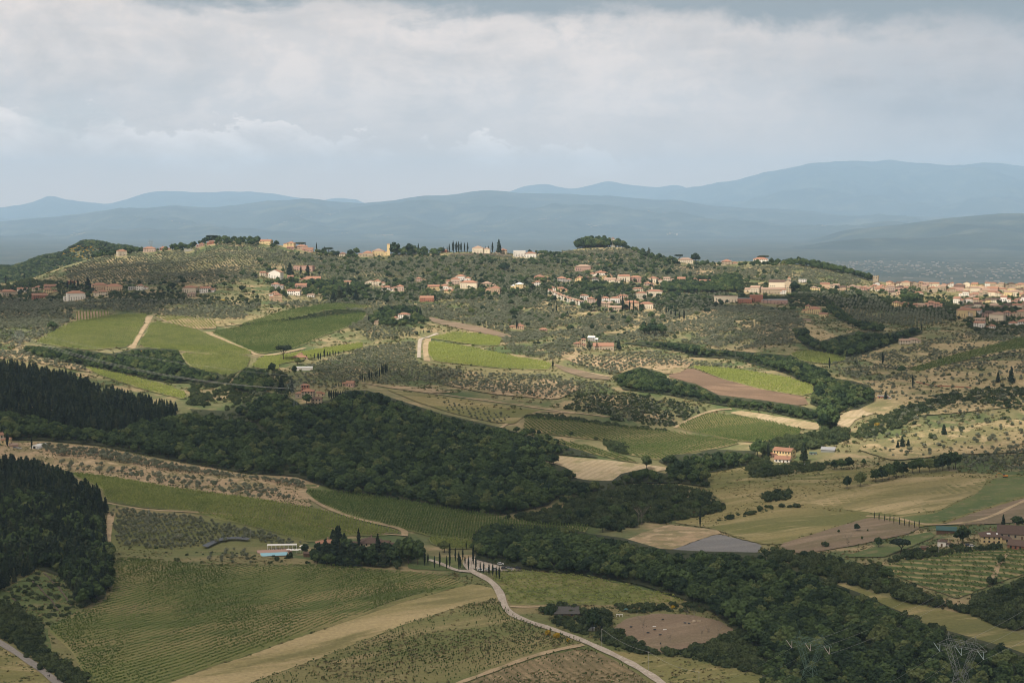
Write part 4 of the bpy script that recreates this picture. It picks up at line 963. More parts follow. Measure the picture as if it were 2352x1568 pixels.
# all are built one unit (10 m) scale: 'h' metres tall, then scaled by height/h
def f_oak(q):
    lobes = [((0, 0, 5.6), (3.0, 3.0, 3.0))]
    for k in range(8):
        a = k * .785 + q.uniform(-.4, .4); rr = q.uniform(1.9, 3.0); z = q.uniform(4.0, 7.6); s = q.uniform(1.25, 2.05)
        lobes.append(((math.cos(a) * rr, math.sin(a) * rr, z), (s, s, s * .85)))
    lobes.append(((q.normal(0, .5), q.normal(0, .5), 8.3), (1.7, 1.7, 1.3)))
    return crown_mesh('crown', M['oak'], lobes, 520, .46, q, .38, .82), trunk_me(4.5, .32, q, M['bark'])
def f_con(q):
    lobes = []; n = 9
    for k in range(n):
        z = 1.6 + k * .98; r = (1 - k / n) ** .8 * 1.75 + .22; lobes.append(((q.normal(0, .12), q.normal(0, .12), z), (r, r, .85)))
    return crown_mesh('crown', M['conifer'], lobes, 330, .34, q, .6, .78), trunk_me(4, .22, q, M['bark'], 0, .01)
def f_cyp(q):
    lobes = []; n = 8; wd = q.uniform(.72, .95)
    for k in range(n):
        t_ = (k + .5) / n; r = wd * (math.sin(min(1, t_ * 1.5 + .18) * math.pi * .5) if t_ < .55 else (1 - ((t_ - .55) / .45) ** 1.6) * .96 + .07)
        lobes.append(((q.normal(0, .05), q.normal(0, .05), .7 + t_ * 9.1), (r, r, .95)))
    return crown_mesh('crown', M['cypress'], lobes, 300, .20, q, .5, .88), trunk_me(2.0, .16, q, M['bark'], 0, .0)
def f_oli(q):
    lobes = []
    for k in range(6):
        a = k * 1.05 + q.uniform(-.4, .4); rr = q.uniform(1.0, 2.4); s = q.uniform(1.5, 2.4); lobes.append(((math.cos(a) * rr, math.sin(a) * rr, q.uniform(4.6, 7.0)), (s, s, s * .9)))
    lobes.append(((0, 0, 7.4), (2.2, 2.2, 1.9)))
    return crown_mesh('crown', M['olive'], lobes, 240, .62, q, .45, .62), trunk_me(4.6, .45, q, M['bark'], 3, .1)
def f_bus(q):
    lobes = []
    for k in range(6):
        a = k * 1.05 + q.uniform(-.5, .5); rr = q.uniform(1.2, 4.0); s = q.uniform(2.4, 3.8); lobes.append(((math.cos(a) * rr, math.sin(a) * rr, q.uniform(2.0, 5.2)), (s, s, s * 1.0)))
    return crown_mesh('crown', M['bush'], lobes, 300, .62, q, .85, .82), trunk_me(2.5, .25, q, M['bark'], 2, .1)
def f_bare(q):
    lobes = [((q.normal(0, .8), q.normal(0, .8), 6.5 + q.uniform(-1.5, 2.5)), (1.2, 1.2, 1.2)) for _ in range(3)]
    return crown_mesh('crown', M['bark'], lobes, 24, .12, q, .9, 0, 2.5), trunk_me(8.8, .14, q, M['pale_bark'], 7, .03, True)
def f_umb(q):
    lobes = [((0, 0, 8.4), (4.2, 4.2, 1.3))]
    for k in range(9):
        a = k * .7 + q.uniform(-.2, .2); rr = q.uniform(2.6, 4.6); lobes.append(((math.cos(a) * rr, math.sin(a) * rr, 8.0 + q.uniform(-.4, .7)), (1.9, 1.9, 1.25)))
    b = MB(); b.bar((0, 0, -1), (-.5, 0, 4.2), .42, 6)
    for a in range(6): b.bar((-.5, 0, 4.0), (math.cos(a * 1.05) * 3.0, math.sin(a * 1.05) * 3.0, 7.8), .2, 5)
    return crown_mesh('crown', M['conifer'], lobes, 700, .34, q, .7, .85), b.me('trunk', M['bark'])
kind('oak', 6, f_oak); kind('conifer', 4, f_con); kind('cypress', 3, f_cyp); kind('olive', 5, f_oli); kind('bush', 4, f_bus); kind('bare', 3, f_bare); kind('pine', 2, f_umb)
NAME = dict(oak='oak_tree', conifer='conifer_tree', cypress='cypress_tree', olive='olive_tree', bush='bush', bare='bare_tree', pine='umbrella_pine')

def plant(kd, u, v, hpx, label, wide=1.0, group=None, base=None, h=None, cat=None, parts=True):
    """one tree on its own, standing where it does in the view, with crown and trunk"""
    p = base or ground(u, v); s = (h if h else hpx * math.hypot(p.x, p.y) / F) / 10
    cr, tk, both = random.choice(KINDS[kd]); rz = random.uniform(0, 6.28); sc = (s * wide, s * wide, s)
    if parts:
        o = empty(NAME[kd], p, rz); o.scale = sc
        link('crown', cr, None, o); link('trunk', tk, None, o)
    else: o = link(NAME[kd], both, None, None, p, rz, sc)
    tag(o, label, cat or ('bush' if kd == 'bush' else 'tree'), group)
    if v is not None:
        pass
    return o
POOL = {k: [] for k in KINDS}; REGION = []
def scatter(kd, poly, gap, h, label, group, var=.25, wide=(.85, 1.2), wild=True, thin=None, seed=None, topcheck=True, rows=None, mask=None, exclude=True):
    """plants all over a stretch of ground; thin = (scale in metres, share that stays bare)"""
    P = pts(poly); m = raster(P)
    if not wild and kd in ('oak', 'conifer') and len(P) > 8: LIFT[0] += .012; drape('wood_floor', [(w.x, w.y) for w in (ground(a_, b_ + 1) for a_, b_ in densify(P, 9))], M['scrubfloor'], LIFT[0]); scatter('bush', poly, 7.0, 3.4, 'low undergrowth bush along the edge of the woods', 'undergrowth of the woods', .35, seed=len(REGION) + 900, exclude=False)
    q = np.random.default_rng(seed or (len(REGION) + 50)); REGION.append((label, group)); ri = len(REGION) - 1
    W_ = np.array([(w.x, w.y) for w in (ground(min(2900, max(-600, p[0])), p[1]) for p in densify(P, 40))])
    x0, y0, x1, y1 = W_[:, 0].min() - 30, W_[:, 1].min() - 40, W_[:, 0].max() + 30, W_[:, 1].max() + 40
    if rows is None:
        gx, gy = np.meshgrid(np.arange(x0, x1, gap), np.arange(y0, y1, gap)); gx = gx + q.uniform(-.46, .46, gx.shape) * gap; gy = gy + q.uniform(-.46, .46, gy.shape) * gap
    else:
        a = rows; L = math.hypot(x1 - x0, y1 - y0) / 2; gx, gy = np.meshgrid(np.arange(-L, L, gap), np.arange(-L, L, gap * 1.15)); gx = gx + q.uniform(-.14, .14, gx.shape) * gap; gy = gy + q.uniform(-.14, .14, gy.shape) * gap
        gx, gy = (x0 + x1) / 2 + gx * math.cos(a) - gy * math.sin(a), (y0 + y1) / 2 + gx * math.sin(a) + gy * math.cos(a)
    x, y = gx.ravel(), gy.ravel(); z = H(x, y); u, v = proj(x, y, z)
    ok = at(m, u, v) & (v > BV) & (v < BV + 1295) & (u > BU) & (u < BU + 3195) & (y > 100)
    x, y, z, u, v = x[ok], y[ok], z[ok], u[ok], v[ok]
    hh = h * (1 + q.normal(0, var, len(x))); hh = np.clip(hh, h * .45, h * 1.7)
    if thin:
        L, share = thin; f = 0
        for k in range(6):
            a_ = q.uniform(0, 6.28); f = f + np.sin((x * math.cos(a_) + y * math.sin(a_)) * 6.28 / (L * q.uniform(.6, 1.7)) + q.uniform(0, 6.28))
        f = f + q.normal(0, .7, len(x)); k = f > np.quantile(f, share)
        x, y, z, u, v, hh = [w[k] for w in (x, y, z, u, v, hh)]
    ut, vt = proj(x, y, z + hh * .85)
    k = np.ones(len(x), bool)
    if topcheck: k &= at(m, ut, vt)
    if exclude: k &= ~at(EX, u, v) & ~at(EX, u, v - 2)
    if mask is not None: k &= ~at(mask, u, v)
    r = np.hypot(x, y)
    for i in np.nonzero(k)[0]:
        s = hh[i] / 10; w = q.uniform(*wide)
        POOL[kd].append((x[i], y[i], z[i] - .15, s * w, s, q.uniform(0, 6.28), int(q.integers(len(KINDS[kd]))), ri, hh[i] * F / r[i] * (1 if (-10 < u[i] < 2362 and v[i] < 1590) else .01)))
    EX[:] |= m if not wild else False

# --- woods, in the order of who stands where
scatter('conifer', "-60,1044 0,1046 77,1050 144,1078 179,1100 218,1105 244,1144 253,1198 236,1240 250,1320 251,1350 225,1380 190,1396 160,1350 144,1330 103,1300 41,1338 0,1366 -60,1400", 5.4, 10.5, 'dark conifer in the wood at the lower left edge', 'conifers of the lower left wood', .36, (.75, 1.5), wild=True)
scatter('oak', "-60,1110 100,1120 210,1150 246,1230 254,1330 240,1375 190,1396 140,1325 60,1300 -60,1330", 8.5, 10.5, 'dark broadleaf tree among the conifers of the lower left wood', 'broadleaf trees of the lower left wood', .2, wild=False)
scatter('conifer', "-60,815 0,822 60,830 150,850 230,880 300,900 390,918 425,940 400,965 330,985 250,1000 150,985 60,960 -60,950", 6.0, 11, 'dark conifer on the left slope under the sunlit vineyards', 'conifers of the left slope', .38, (.75, 1.5))
scatter('oak', "-60,930 60,950 150,975 250,990 330,960 425,950 490,950 560,960 620,1000 640,1060 677,1094 564,1087 410,1060 231,1024 97,1011 -60,1012", 7.6, 10, 'green broadleaf tree in the valley wood left of the middle', 'broadleaf trees of the left valley wood', .25, wild=False)
scatter('conifer', "425,950 500,940 515,990 490,1030 440,1040 425,1000", 6.5, 15, 'tall dark conifer standing out of the left valley wood', 'tall conifers of the valley wood', .2, (.6, .8))
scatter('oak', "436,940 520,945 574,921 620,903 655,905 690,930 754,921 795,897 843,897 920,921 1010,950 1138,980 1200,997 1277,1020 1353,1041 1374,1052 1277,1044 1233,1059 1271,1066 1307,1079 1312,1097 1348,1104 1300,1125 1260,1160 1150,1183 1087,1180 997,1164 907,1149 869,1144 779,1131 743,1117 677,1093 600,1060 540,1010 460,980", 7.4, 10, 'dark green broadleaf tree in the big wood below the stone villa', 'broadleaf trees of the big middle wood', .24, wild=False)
scatter('oak', "1300,1122 1350,1104 1405,1106 1428,1089 1482,1077 1528,1089 1548,1077 1512,1060 1533,1046 1597,1043 1635,1033 1738,1037 1712,1071 1646,1084 1620,1088 1632,1120 1560,1110 1450,1110 1360,1140 1320,1150", 7.4, 10, 'dark broadleaf tree in the stream wood beside the hayfield', 'broadleaf trees along the stream', .25, wild=False)
scatter('oak', "1130,975 1240,985 1340,1030 1300,1045 1230,1060 1310,1080 1345,1108 1420,1105 1400,1140 1290,1160 1180,1190 1100,1185", 8.5, 6.5, 'smaller tree at the ragged right edge of the big wood', 'trees at the edge of the big wood', .35, thin=(35, .35), exclude=False)
scatter('bush', "1140,1186 1260,1160 1320,1140 1400,1112 1480,1105 1560,1108 1630,1125 1669,1160 1661,1177 1610,1187 1520,1202 1482,1202 1420,1223 1353,1207 1251,1207", 4.2, 4.6, 'mid green bush in the scrub at the valley bottom', 'bushes of the valley scrub', .35)
scatter('oak', "1150,1186 1330,1150 1450,1120 1600,1130 1660,1170 1520,1200 1420,1222 1353,1206", 15, 7.0, 'green tree rising from the scrub at the valley bottom', 'trees in the valley scrub', .3, wild=False)
scatter('oak', "1092,1222 1110,1207 1148,1203 1302,1211 1353,1227 1430,1237 1520,1263 1610,1268 1751,1271 1760,1282 1852,1310 1913,1341 1980,1366 2044,1397 2082,1412 2128,1438 2195,1456 2257,1474 2313,1489 2370,1510 2440,1600 2440,1650 1751,1650 1751,1520 1700,1450 1687,1448 1640,1410 1584,1382 1474,1346 1405,1331 1302,1318 1212,1309 1150,1300 1092,1285", 6.6, 10, 'dark broadleaf tree in the long wood at the lower right', 'broadleaf trees of the lower right wood', .22, wild=False)
scatter('oak', "59,794 154,800 256,813 320,800 410,803 417,824 436,842 500,857 517,868 487,882 385,879 256,854 192,841 90,822 49,806", 5.6, 7.5, 'dark tree in the belt under the sunlit vineyards on the left', 'trees of the belt under the left vineyards', .25, wild=False)
scatter('oak', "530,895 538,868 564,845 603,848 630,866 622,880 640,890 600,905 560,903", 6, 8, 'dark round tree in the clump left of the stone villa', 'dark clump left of the stone villa', .25, wild=False)
scatter('oak', "600,925 640,893 690,905 670,950 600,940", 9, 7, 'mixed green tree below the stone villa', 'trees below the stone villa', .3)
scatter('oak', "1428,788 1494,784 1584,789 1635,802 1749,812 1813,817 1860,836 1893,847 1913,869 1960,876 2000,888 2007,925 1972,941 1928,945 1918,987 1885,987 1880,935 1860,927 1868,905 1877,890 1839,876 1813,860 1749,842 1687,824 1584,819 1571,809 1507,799", 6.5, 9.5, 'dark tree in the winding belt between olives and sunlit vineyard', 'trees of the winding belt', .25, wild=False)
scatter('oak', "1405,866 1469,843 1520,856 1533,870 1597,882 1650,908 1751,920 1839,933 1882,945 1882,968 1826,959 1749,943 1661,932 1610,923 1533,907 1430,895", 5.6, 7.0, 'dark tree in the belt under the brown ploughed field', 'trees of the belt under the ploughed field', .3, wild=False)
scatter('oak', "1823,753 1852,753 1857,771 1885,784 1967,761 1990,761 2031,766 2108,751 2120,765 2031,798 1980,816 1930,826 1903,814 1888,809 1857,801 1826,776", 7, 10, 'dark tree in the gully under the hill town', 'trees of the gully', .25, wild=False)
scatter('oak', "1903,692 1923,703 1967,736 2005,738 2031,746 2031,765 1990,765 1954,752 1908,725", 8, 10, 'dark tree on the slope between arched villa and town', 'trees between arched villa and town', .25)
scatter('oak', "1523,645 1628,645 1700,640 1702,672 1628,674 1523,674", 7, 12, 'tall round tree in the long dark row behind the school', 'row of trees behind the school', .12, wild=False, topcheck=False)
scatter('oak', "1328,643 1425,645 1425,670 1340,668", 7, 9, 'round tree in the grove above the terraced houses', 'trees above the terraced houses', .2)
scatter('oak', "1320,540 1345,536 1385,534 1415,540 1437,556 1437,570 1400,568 1325,572", 8, 15, 'tall round tree on the wooded knoll', 'trees of the wooded knoll', .2, topcheck=False)
scatter('oak', "1985,625 2010,650 1940,630 1830,610 1830,596 1900,606", 9, 11, 'dark tree on the right shoulder of the ridge', 'trees on the right shoulder', .25, topcheck=False)
scatter('oak', "860,570 900,580 1000,583 1030,576 1000,592 870,592", 13, 12, 'round tree on the ridge line', 'round trees on the ridge', .25, topcheck=False)
scatter('oak', "200,592 300,578 330,574 420,570 470,553 600,553 640,566 640,574 590,566 480,562 430,578 330,582 230,594", 11, 9, 'dark tree along the left crest', 'trees along the left crest', .3, topcheck=False)
scatter('oak', "1430,570 1500,592 1560,604 1600,610 1730,610 1830,604 1830,612 1700,614 1560,612 1480,594", 12, 10, 'dark tree along the right crest', 'trees along the right crest', .3, topcheck=False)
scatter('oak', "680,570 760,586 830,590 830,596 740,590 680,580", 15, 9, 'dark tree on the ridge by the villas', 'trees on the ridge by the villas', .3, topcheck=False)
# scrub in the lower right and lower left
scatter('bush', "1378,1480 1400,1446 1456,1464 1512,1500 1570,1488 1650,1468 1700,1448 1751,1520 1780,1580 1751,1552 1650,1530 1560,1508 1480,1503", 3.2, 3.8, 'bush in the scrub below the paddock', 'bushes below the paddock', .35, topcheck=False)
scatter('bush', "1225,1378 1290,1374 1340,1390 1400,1393 1404,1440 1380,1474 1330,1458 1280,1442 1262,1412 1235,1402", 4.2, 4.2, 'bush in the thicket between the road and the paddock', 'bushes beside the road', .4)
scatter('bush', "1395,1390 1500,1386 1600,1388 1650,1402 1640,1410 1584,1406 1507,1404 1443,1412", 4, 3.2, 'bush in the hedge behind the paddock', 'bushes behind the paddock', .35, topcheck=False)
scatter('bush', "1751,1252 1826,1258 1913,1270 1949,1289 2005,1281 2036,1291 2021,1310 2057,1322 2082,1330 2134,1356 2210,1380 2236,1360 2275,1347 2352,1318 2420,1310 2420,1450 2352,1450 2310,1448 2223,1412 2172,1397 2108,1389 2023,1366 1970,1346 1905,1337 1852,1310 1760,1282", 4.4, 5.0, 'bush in the thicket under the terrace vineyard', 'bushes under the terrace vineyard', .4)
scatter('oak', "1760,1262 1913,1268 2036,1289 2060,1322 2210,1380 2352,1330 2420,1340 2420,1440 2223,1405 2023,1360 1905,1330", 13, 6.5, 'dark tree in the thicket under the terrace vineyard', 'trees under the terrace vineyard', .3)
scatter('bush', "-20,1379 38,1397 92,1440 108,1500 167,1530 215,1568 240,1640 180,1640 144,1575 97,1538 62,1502 0,1466 -40,1440", 3.0, 3.6, 'bush in the thicket along the lane at the lower left', 'bushes along the lane', .4, topcheck=False)
scatter('bush', "0,1370 41,1340 103,1308 144,1335 190,1394 110,1440 92,1436 38,1397", 4.4, 2.2, 'low shrub on the old stone terraces', 'shrubs on the stone terraces', .4, topcheck=False, thin=(20, .35))
scatter('bush', "1749,1270 1760,1285 1800,1560 1751,1640 2352,1640 2352,1520 2200,1470", 6, 5, 'lighter bush around the feet of the big pylons', 'bushes around the pylons', .4, topcheck=False, exclude=False, thin=(40, .3))
# the hamlet hedges and gardens
scatter('bush', "2110,1262 2190,1258 2240,1262 2320,1262 2310,1275 2200,1282 2110,1284 2030,1292 2060,1280", 4.2, 4, 'dense hedge bush below the lower right hamlet', 'hedges of the lower right hamlet', .3, topcheck=False)
scatter('bush', "1716,1050 1772,1050 1778,1066 1850,1066 1905,1066 1890,1082 1800,1090 1730,1100 1716,1080", 4.2, 3.6, 'garden bush around the pale yellow farmhouse', 'garden bushes of the pale yellow farmhouse', .35, topcheck=False)
scatter('bush', "1640,1195 1700,1180 1760,1166 1840,1158 1830,1166 1760,1178 1700,1196 1650,1202", 5.5, 3.4, 'bush in the hedge line between the meadows', 'hedge bushes between the meadows', .35, topcheck=False, thin=(30, .25))
scatter('bush', "1755,1137 1815,1132 1815,1150 1755,1155", 4.5, 4.5, 'scrubby bush on the meadow edge', 'bushes on the meadow edge', .3, topcheck=False, exclude=False)
scatter('bush', "1950,1000 2040,950 2110,930 2200,900 2200,925 2110,958 2060,985 1980,1012", 5.2, 4.2, 'dark shrub along the bank across the right hillside', 'shrubs on the bank of the right hillside', .4, topcheck=False)
scatter('bush', "2190,905 2300,890 2420,900 2420,950 2300,935 2200,925", 7, 4.0, 'dark shrub in the upper right hillside', 'shrubs of the upper right hillside', .4, topcheck=False)
scatter('bush', "1740,1030 1790,1005 1850,1000 1945,985 1950,1010 1880,1030 1760,1045", 4.6, 5, 'bush in the hedge beside the striped vineyard', 'bushes beside the striped vineyard', .35, topcheck=False)
scatter('bush', "1205,955 1260,952 1330,962 1450,980 1533,987 1530,992 1440,985 1328,970 1207,960", 3.6, 2.8, 'bush in the hedge above the striped vineyard', 'hedge above the striped vineyard', .3, topcheck=False, exclude=False)
scatter('bush', "1330,905 1430,902 1530,915 1610,937 1625,947 1545,982 1450,972 1400,965 1330,955 1290,940", 4.2, 2.8, 'dull grey green shrub in the overgrown olive plot', 'shrubs of the overgrown plot', .3, topcheck=False, thin=(30, .2))
scatter('bush', "1380,1015 1440,1020 1442,1046 1400,1036", 5, 4, 'bush at the dip between the striped vineyards', 'bushes between the striped vineyards', .3, topcheck=False, exclude=False)
scatter('bush', "560,745 640,735 710,724 760,714 840,712 842,718 702,734 603,744 545,752", 4, 2.8, 'bush in the hedge above the long vineyard', 'hedge above the long vineyard', .25, topcheck=False, exclude=False)
# olive groves
scatter('olive', "230,1026 410,1063 564,1090 677,1097 740,1118 700,1124 600,1105 400,1085 260,1062 120,1046 90,1030 97,1014", 4.6, 5.0, 'grey green olive tree in the dense upper rows of the left orchard', 'olive trees in the upper left orchard', .22, rows=R(-12))
scatter('olive', "80,1045 260,1062 400,1086 600,1106 715,1150 600,1148 385,1116 256,1094 160,1082", 9.5, 4.8, 'olive tree scattered on the bare tan soil of the left orchard', 'olive trees on the bare soil', .25)
scatter('olive', "246,1157 333,1170 449,1181 603,1214 715,1248 660,1256 613,1250 574,1240 540,1240 474,1258 385,1263 269,1254 259,1210", 4.7, 4.0, 'olive tree in the grove left of the pool', 'olive trees left of the pool', .2, rows=R(-18))
scatter('olive', "474,1262 560,1252 590,1275 580,1296 480,1292", 8, 3.6, 'olive tree on the grass below the curved shed', 'olive trees below the curved shed', .2)
scatter('olive', "843,794 946,780 956,790 954,826 984,836 1080,849 1040,870 960,880 900,885 830,882 740,878 690,860 700,838 760,818", 6.2, 4.4, 'olive tree in the grove in the middle of the picture', 'olive trees of the central grove', .2, rows=R(25))
scatter('olive', "984,838 1080,850 1148,854 1260,858 1330,868 1400,880 1428,897 1330,912 1250,915 1148,905 1060,893 990,884 960,878", 7.2, 4.8, 'dark olive tree on the tan slope below the sunlit vineyard', 'olive trees under the sunlit vineyard', .25, rows=R(-25), thin=(60, .12))
scatter('olive', "1010,915 1100,935 1200,955 1185,975 1130,972 1030,945", 7.5, 3.2, 'small olive in the young rows above the wood', 'young olive rows above the wood', .2, rows=R(50))
scatter('olive', "1330,905 1430,902 1530,915 1610,937 1625,947 1545,982 1450,972 1400,965 1330,955 1290,940", 8, 3.6, 'olive tree in the overgrown plot', 'olive trees of the overgrown plot', .25)
scatter('olive', "1290,838 1330,815 1420,808 1507,802 1580,822 1700,838 1680,846 1584,842 1480,842 1430,866 1400,868", 6.6, 4.4, 'pale olive tree in the sunlit slope under the tan farm', 'olive trees under the tan farm', .22, rows=R(-25))
scatter('olive', "560,905 620,880 700,862 760,880 800,884 770,895 680,890 600,915", 8, 4, 'olive tree on the slope above the stone villa', 'olive trees above the stone villa', .2)
MIDOL = dict(topcheck=False)
scatter('olive', "-60,802 40,810 120,826 192,844 215,860 150,848 60,832 -60,822", 6.5, 4.4, 'pale olive tree on the sunlit strip above the left conifers', 'olive trees above the left conifers', .25, **MIDOL)
scatter('olive', "-60,690 60,690 250,692 420,690 600,700 560,735 500,735 350,722 250,714 174,712 160,740 120,762 40,800 -60,800", 5.8, 4.6, 'olive tree on the slope under the left hamlet', 'olive trees under the left hamlet', .25, thin=(70, .15), **MIDOL)
scatter('olive', "150,620 215,596 300,582 340,584 420,578 480,560 600,560 650,575 640,620 600,640 500,655 330,655 160,655", 7.5, 4.4, 'olive tree on the left hill under the crest houses', 'olive trees of the left hill', .25, rows=R(-20), **MIDOL)
scatter('olive', "640,575 760,592 900,592 1050,588 1200,592 1320,578 1440,572 1500,600 1480,635 1320,640 1200,655 1100,640 1000,640 950,660 760,660 700,640 650,625", 5.6, 4.6, 'olive tree on the long slope under the ridge', 'olive trees under the ridge', .25, rows=R(12), thin=(90, .12), **MIDOL)
scatter('olive', "600,700 740,690 860,680 1000,700 1150,680 1250,700 1200,755 1150,765 1050,755 985,735 950,720 940,745 960,770 900,778 850,785 800,755 845,718", 5.8, 4.5, 'olive tree on the slope around the central knoll', 'olive trees around the central knoll', .25, thin=(70, .15), **MIDOL)
scatter('olive', "1150,680 1250,690 1340,712 1430,720 1560,715 1640,705 1750,705 1830,720 1850,745 1830,790 1700,805 1560,790 1430,785 1420,800 1300,815 1270,832 1177,812 1150,780", 6.0, 4.6, 'olive tree on the sunlit slope under the village', 'olive trees under the village', .25, rows=R(22), thin=(80, .22), **MIDOL)
scatter('olive', "1480,600 1560,612 1700,614 1830,614 1960,635 1990,655 1860,660 1700,640 1500,640", 6.2, 4.4, 'olive tree on the right shoulder above the village', 'olive trees of the right shoulder', .25, thin=(70, .25), **MIDOL)
scatter('olive', "1820,676 1990,672 2050,710 2190,715 2210,740 2110,752 2031,745 1960,735 1900,690", 5.6, 4.6, 'olive tree on the slope under the hill town', 'olive trees under the hill town', .25, rows=R(-15), thin=(50, .1), **MIDOL)
scatter('olive', "1900,830 1990,800 2060,795 2200,770 2352,755 2420,760 2420,850 2200,850 2050,880 1990,880 1915,860", 7, 4.2, 'olive tree on the right hillside under the town', 'olive trees of the right hillside', .3, rows=R(15), thin=(60, .35), **MIDOL)
scatter('olive', "1990,885 2200,850 2420,840 2420,1060 2280,1070 2200,1050 2050,1050 1960,1010 2060,960", 13, 4.4, 'scattered olive tree on the dry right hillside', 'scattered olives of the right hillside', .3, thin=(70, .25), **MIDOL)
scatter('olive', "2200,1060 2280,1040 2420,1000 2420,1075 2330,1085 2230,1080", 7.5, 4.2, 'olive tree in the grove above the long meadow on the right', 'olive grove above the right meadow', .25, **MIDOL)
# darker trees and bushes dotted through the middle slopes
scatter('oak', "-60,660 250,650 640,620 1000,600 1320,585 1700,620 1990,660 2000,720 1850,730 1700,700 1400,790 1200,760 1000,700 700,690 400,690 0,700", 30, 8, 'darker round tree dotted among the olives of the middle slope', 'round trees among the olives', .3, thin=(80, .3), **MIDOL)
scatter('bush', "-60,680 250,690 640,690 1000,700 1250,700 1500,730 1830,720 1830,790 1560,790 1300,810 1150,770 900,780 600,720 250,712 -60,760", 17, 3.2, 'dark bush dotted through the middle olive slopes', 'bushes on the middle slopes', .4, thin=(60, .3), **MIDOL)
scatter('oak', "590,600 640,640 620,690 720,680 800,690 860,670 800,655 720,650 640,650", 9, 9, 'dark tree among the houses of the spur', 'trees among the spur houses', .3, **MIDOL)
scatter('oak', "840,745 880,715 960,712 975,745 930,750 890,752", 8, 8.5, 'dark tree around the central knoll villa', 'trees around the central knoll villa', .25, **MIDOL)
scatter('oak', "1290,650 1500,640 1560,690 1480,712 1330,690", 20, 7, 'round tree between the village houses', 'trees between village houses', .3, **MIDOL)
scatter('oak', "2064,672 2110,668 2118,694 2075,696", 8, 9, 'dark pine in the park inside the hill town', 'pines of the town park', .2, exclude=False, **MIDOL)
scatter('oak', "2200,735 2420,725 2420,760 2230,765", 22, 8, 'dark tree between the lowest houses of the town', 'trees between the lowest town houses', .3, **MIDOL)
scatter('bush', "60,640 150,650 250,668 420,676 600,690 600,702 250,695 60,690 -60,690", 9, 4, 'garden bush under the left hamlet', 'bushes of the left hamlet', .35, **MIDOL)

VIL = "1180,640 1270,640 1330,628 1400,628 1480,640 1640,640 1640,655 1700,690 1700,702 1500,716 1420,722 1330,712 1240,690 1180,672"
scatter('conifer', "738,1298 745,1262 775,1236 800,1262 815,1296 800,1304", 5.0, 11, 'dark conifer in the dense grove before the farmhouse', 'conifers of the farm grove', .2, (1.0, 1.3), topcheck=False)
scatter('oak', "712,1290 730,1258 800,1262 870,1266 930,1256 970,1266 976,1296 900,1302 830,1306 740,1300", 5.6, 7.6, 'dark tree in the dense grove before the farmhouse', 'trees of the farm grove', .22, topcheck=False)
scatter('bush', VIL, 5.0, 3.4, 'garden bush between the village houses', 'garden bushes of the village', .4, **MIDOL)
scatter('oak', VIL, 14, 6.5, 'round tree partly hiding the village houses', 'trees before the village houses', .35, thin=(40, .35), exclude=False, **MIDOL)
scatter('oak', "770,645 950,652 1180,645 1190,676 1000,680 880,676 780,670", 16, 6.0, 'round tree partly hiding the houses of the middle hamlet', 'trees before the middle hamlet', .35, thin=(40, .4), exclude=False, **MIDOL)
scatter('oak', "-20,655 150,660 330,655 500,660 500,688 330,676 150,694 -20,690", 15, 5.5, 'round tree partly hiding the houses of the left hamlet', 'trees before the left hamlet', .35, thin=(40, .4), exclude=False, **MIDOL)
scatter('oak', "1860,662 2050,668 2420,665 2420,745 2200,735 2050,705 1950,690", 20, 6.0, 'round tree between the roofs of the hill town', 'trees between the town roofs', .35, thin=(50, .45), exclude=False, **MIDOL)
scatter('olive', VIL, 7.0, 4.4, 'olive tree between the village houses', 'olives between the village houses', .25, **MIDOL)
scatter('olive', "760,640 950,650 1180,640 1190,680 1000,690 860,690 740,690", 6.0, 4.4, 'olive tree around the middle hamlet', 'olives around the middle hamlet', .25, **MIDOL)
scatter('bush', "760,640 950,650 1180,640 1190,680 1000,690 860,690 740,690", 6.5, 3.6, 'garden bush around the middle hamlet', 'garden bushes of the middle hamlet', .4, **MIDOL)
scatter('bush', "1690,650 1860,655 2050,690 2200,695 2200,740 2050,715 1900,705 1700,705", 5.5, 3.6, 'garden bush under the church and town', 'garden bushes under the church', .4, **MIDOL)
scatter('bush', "2190,690 2420,680 2420,770 2240,770", 8, 3.6, 'garden bush among the lowest town houses', 'garden bushes of the town', .4, exclude=False, **MIDOL)
scatter('bush', "440,880 560,850 640,850 680,880 640,930 520,945 430,930", 5, 3.4, 'rough bush in the dip left of the stone villa', 'bushes left of the stone villa', .4, thin=(40, .3), **MIDOL)
scatter('bush', "1900,830 2100,800 2420,780 2420,1060 2100,1060 1950,1030 1980,930 1900,860", 24, 3.0, 'low bush dotted over the right hillside', 'bushes over the right hillside', .4, thin=(60, .3), **MIDOL)
scatter('bush', "-60,1270 250,1255 560,1270 720,1290 700,1300 480,1300 280,1284 250,1290", 9, 2.0, 'low shrub on the grass above the near vineyard', 'shrubs above the near vineyard', .4, thin=(30, .4), **MIDOL)
scatter('oak', "1180,575 1330,590 1480,590 1560,610 1480,630 1330,625 1200,610", 16, 8, 'dark round tree on the slope under the knoll', 'round trees under the knoll', .3, **MIDOL)
scatter('oak', "640,575 900,592 1100,590 1180,600 1180,640 1000,640 800,640 700,620", 18, 7.5, 'dark round tree on the slope under the ridge villas', 'round trees under the ridge villas', .3, thin=(80, .3), **MIDOL)
scatter('oak', "760,645 1180,640 1190,690 860,700 740,695", 17, 7.5, 'dark round tree around the middle hamlet', 'round trees of the middle hamlet', .3, **MIDOL)
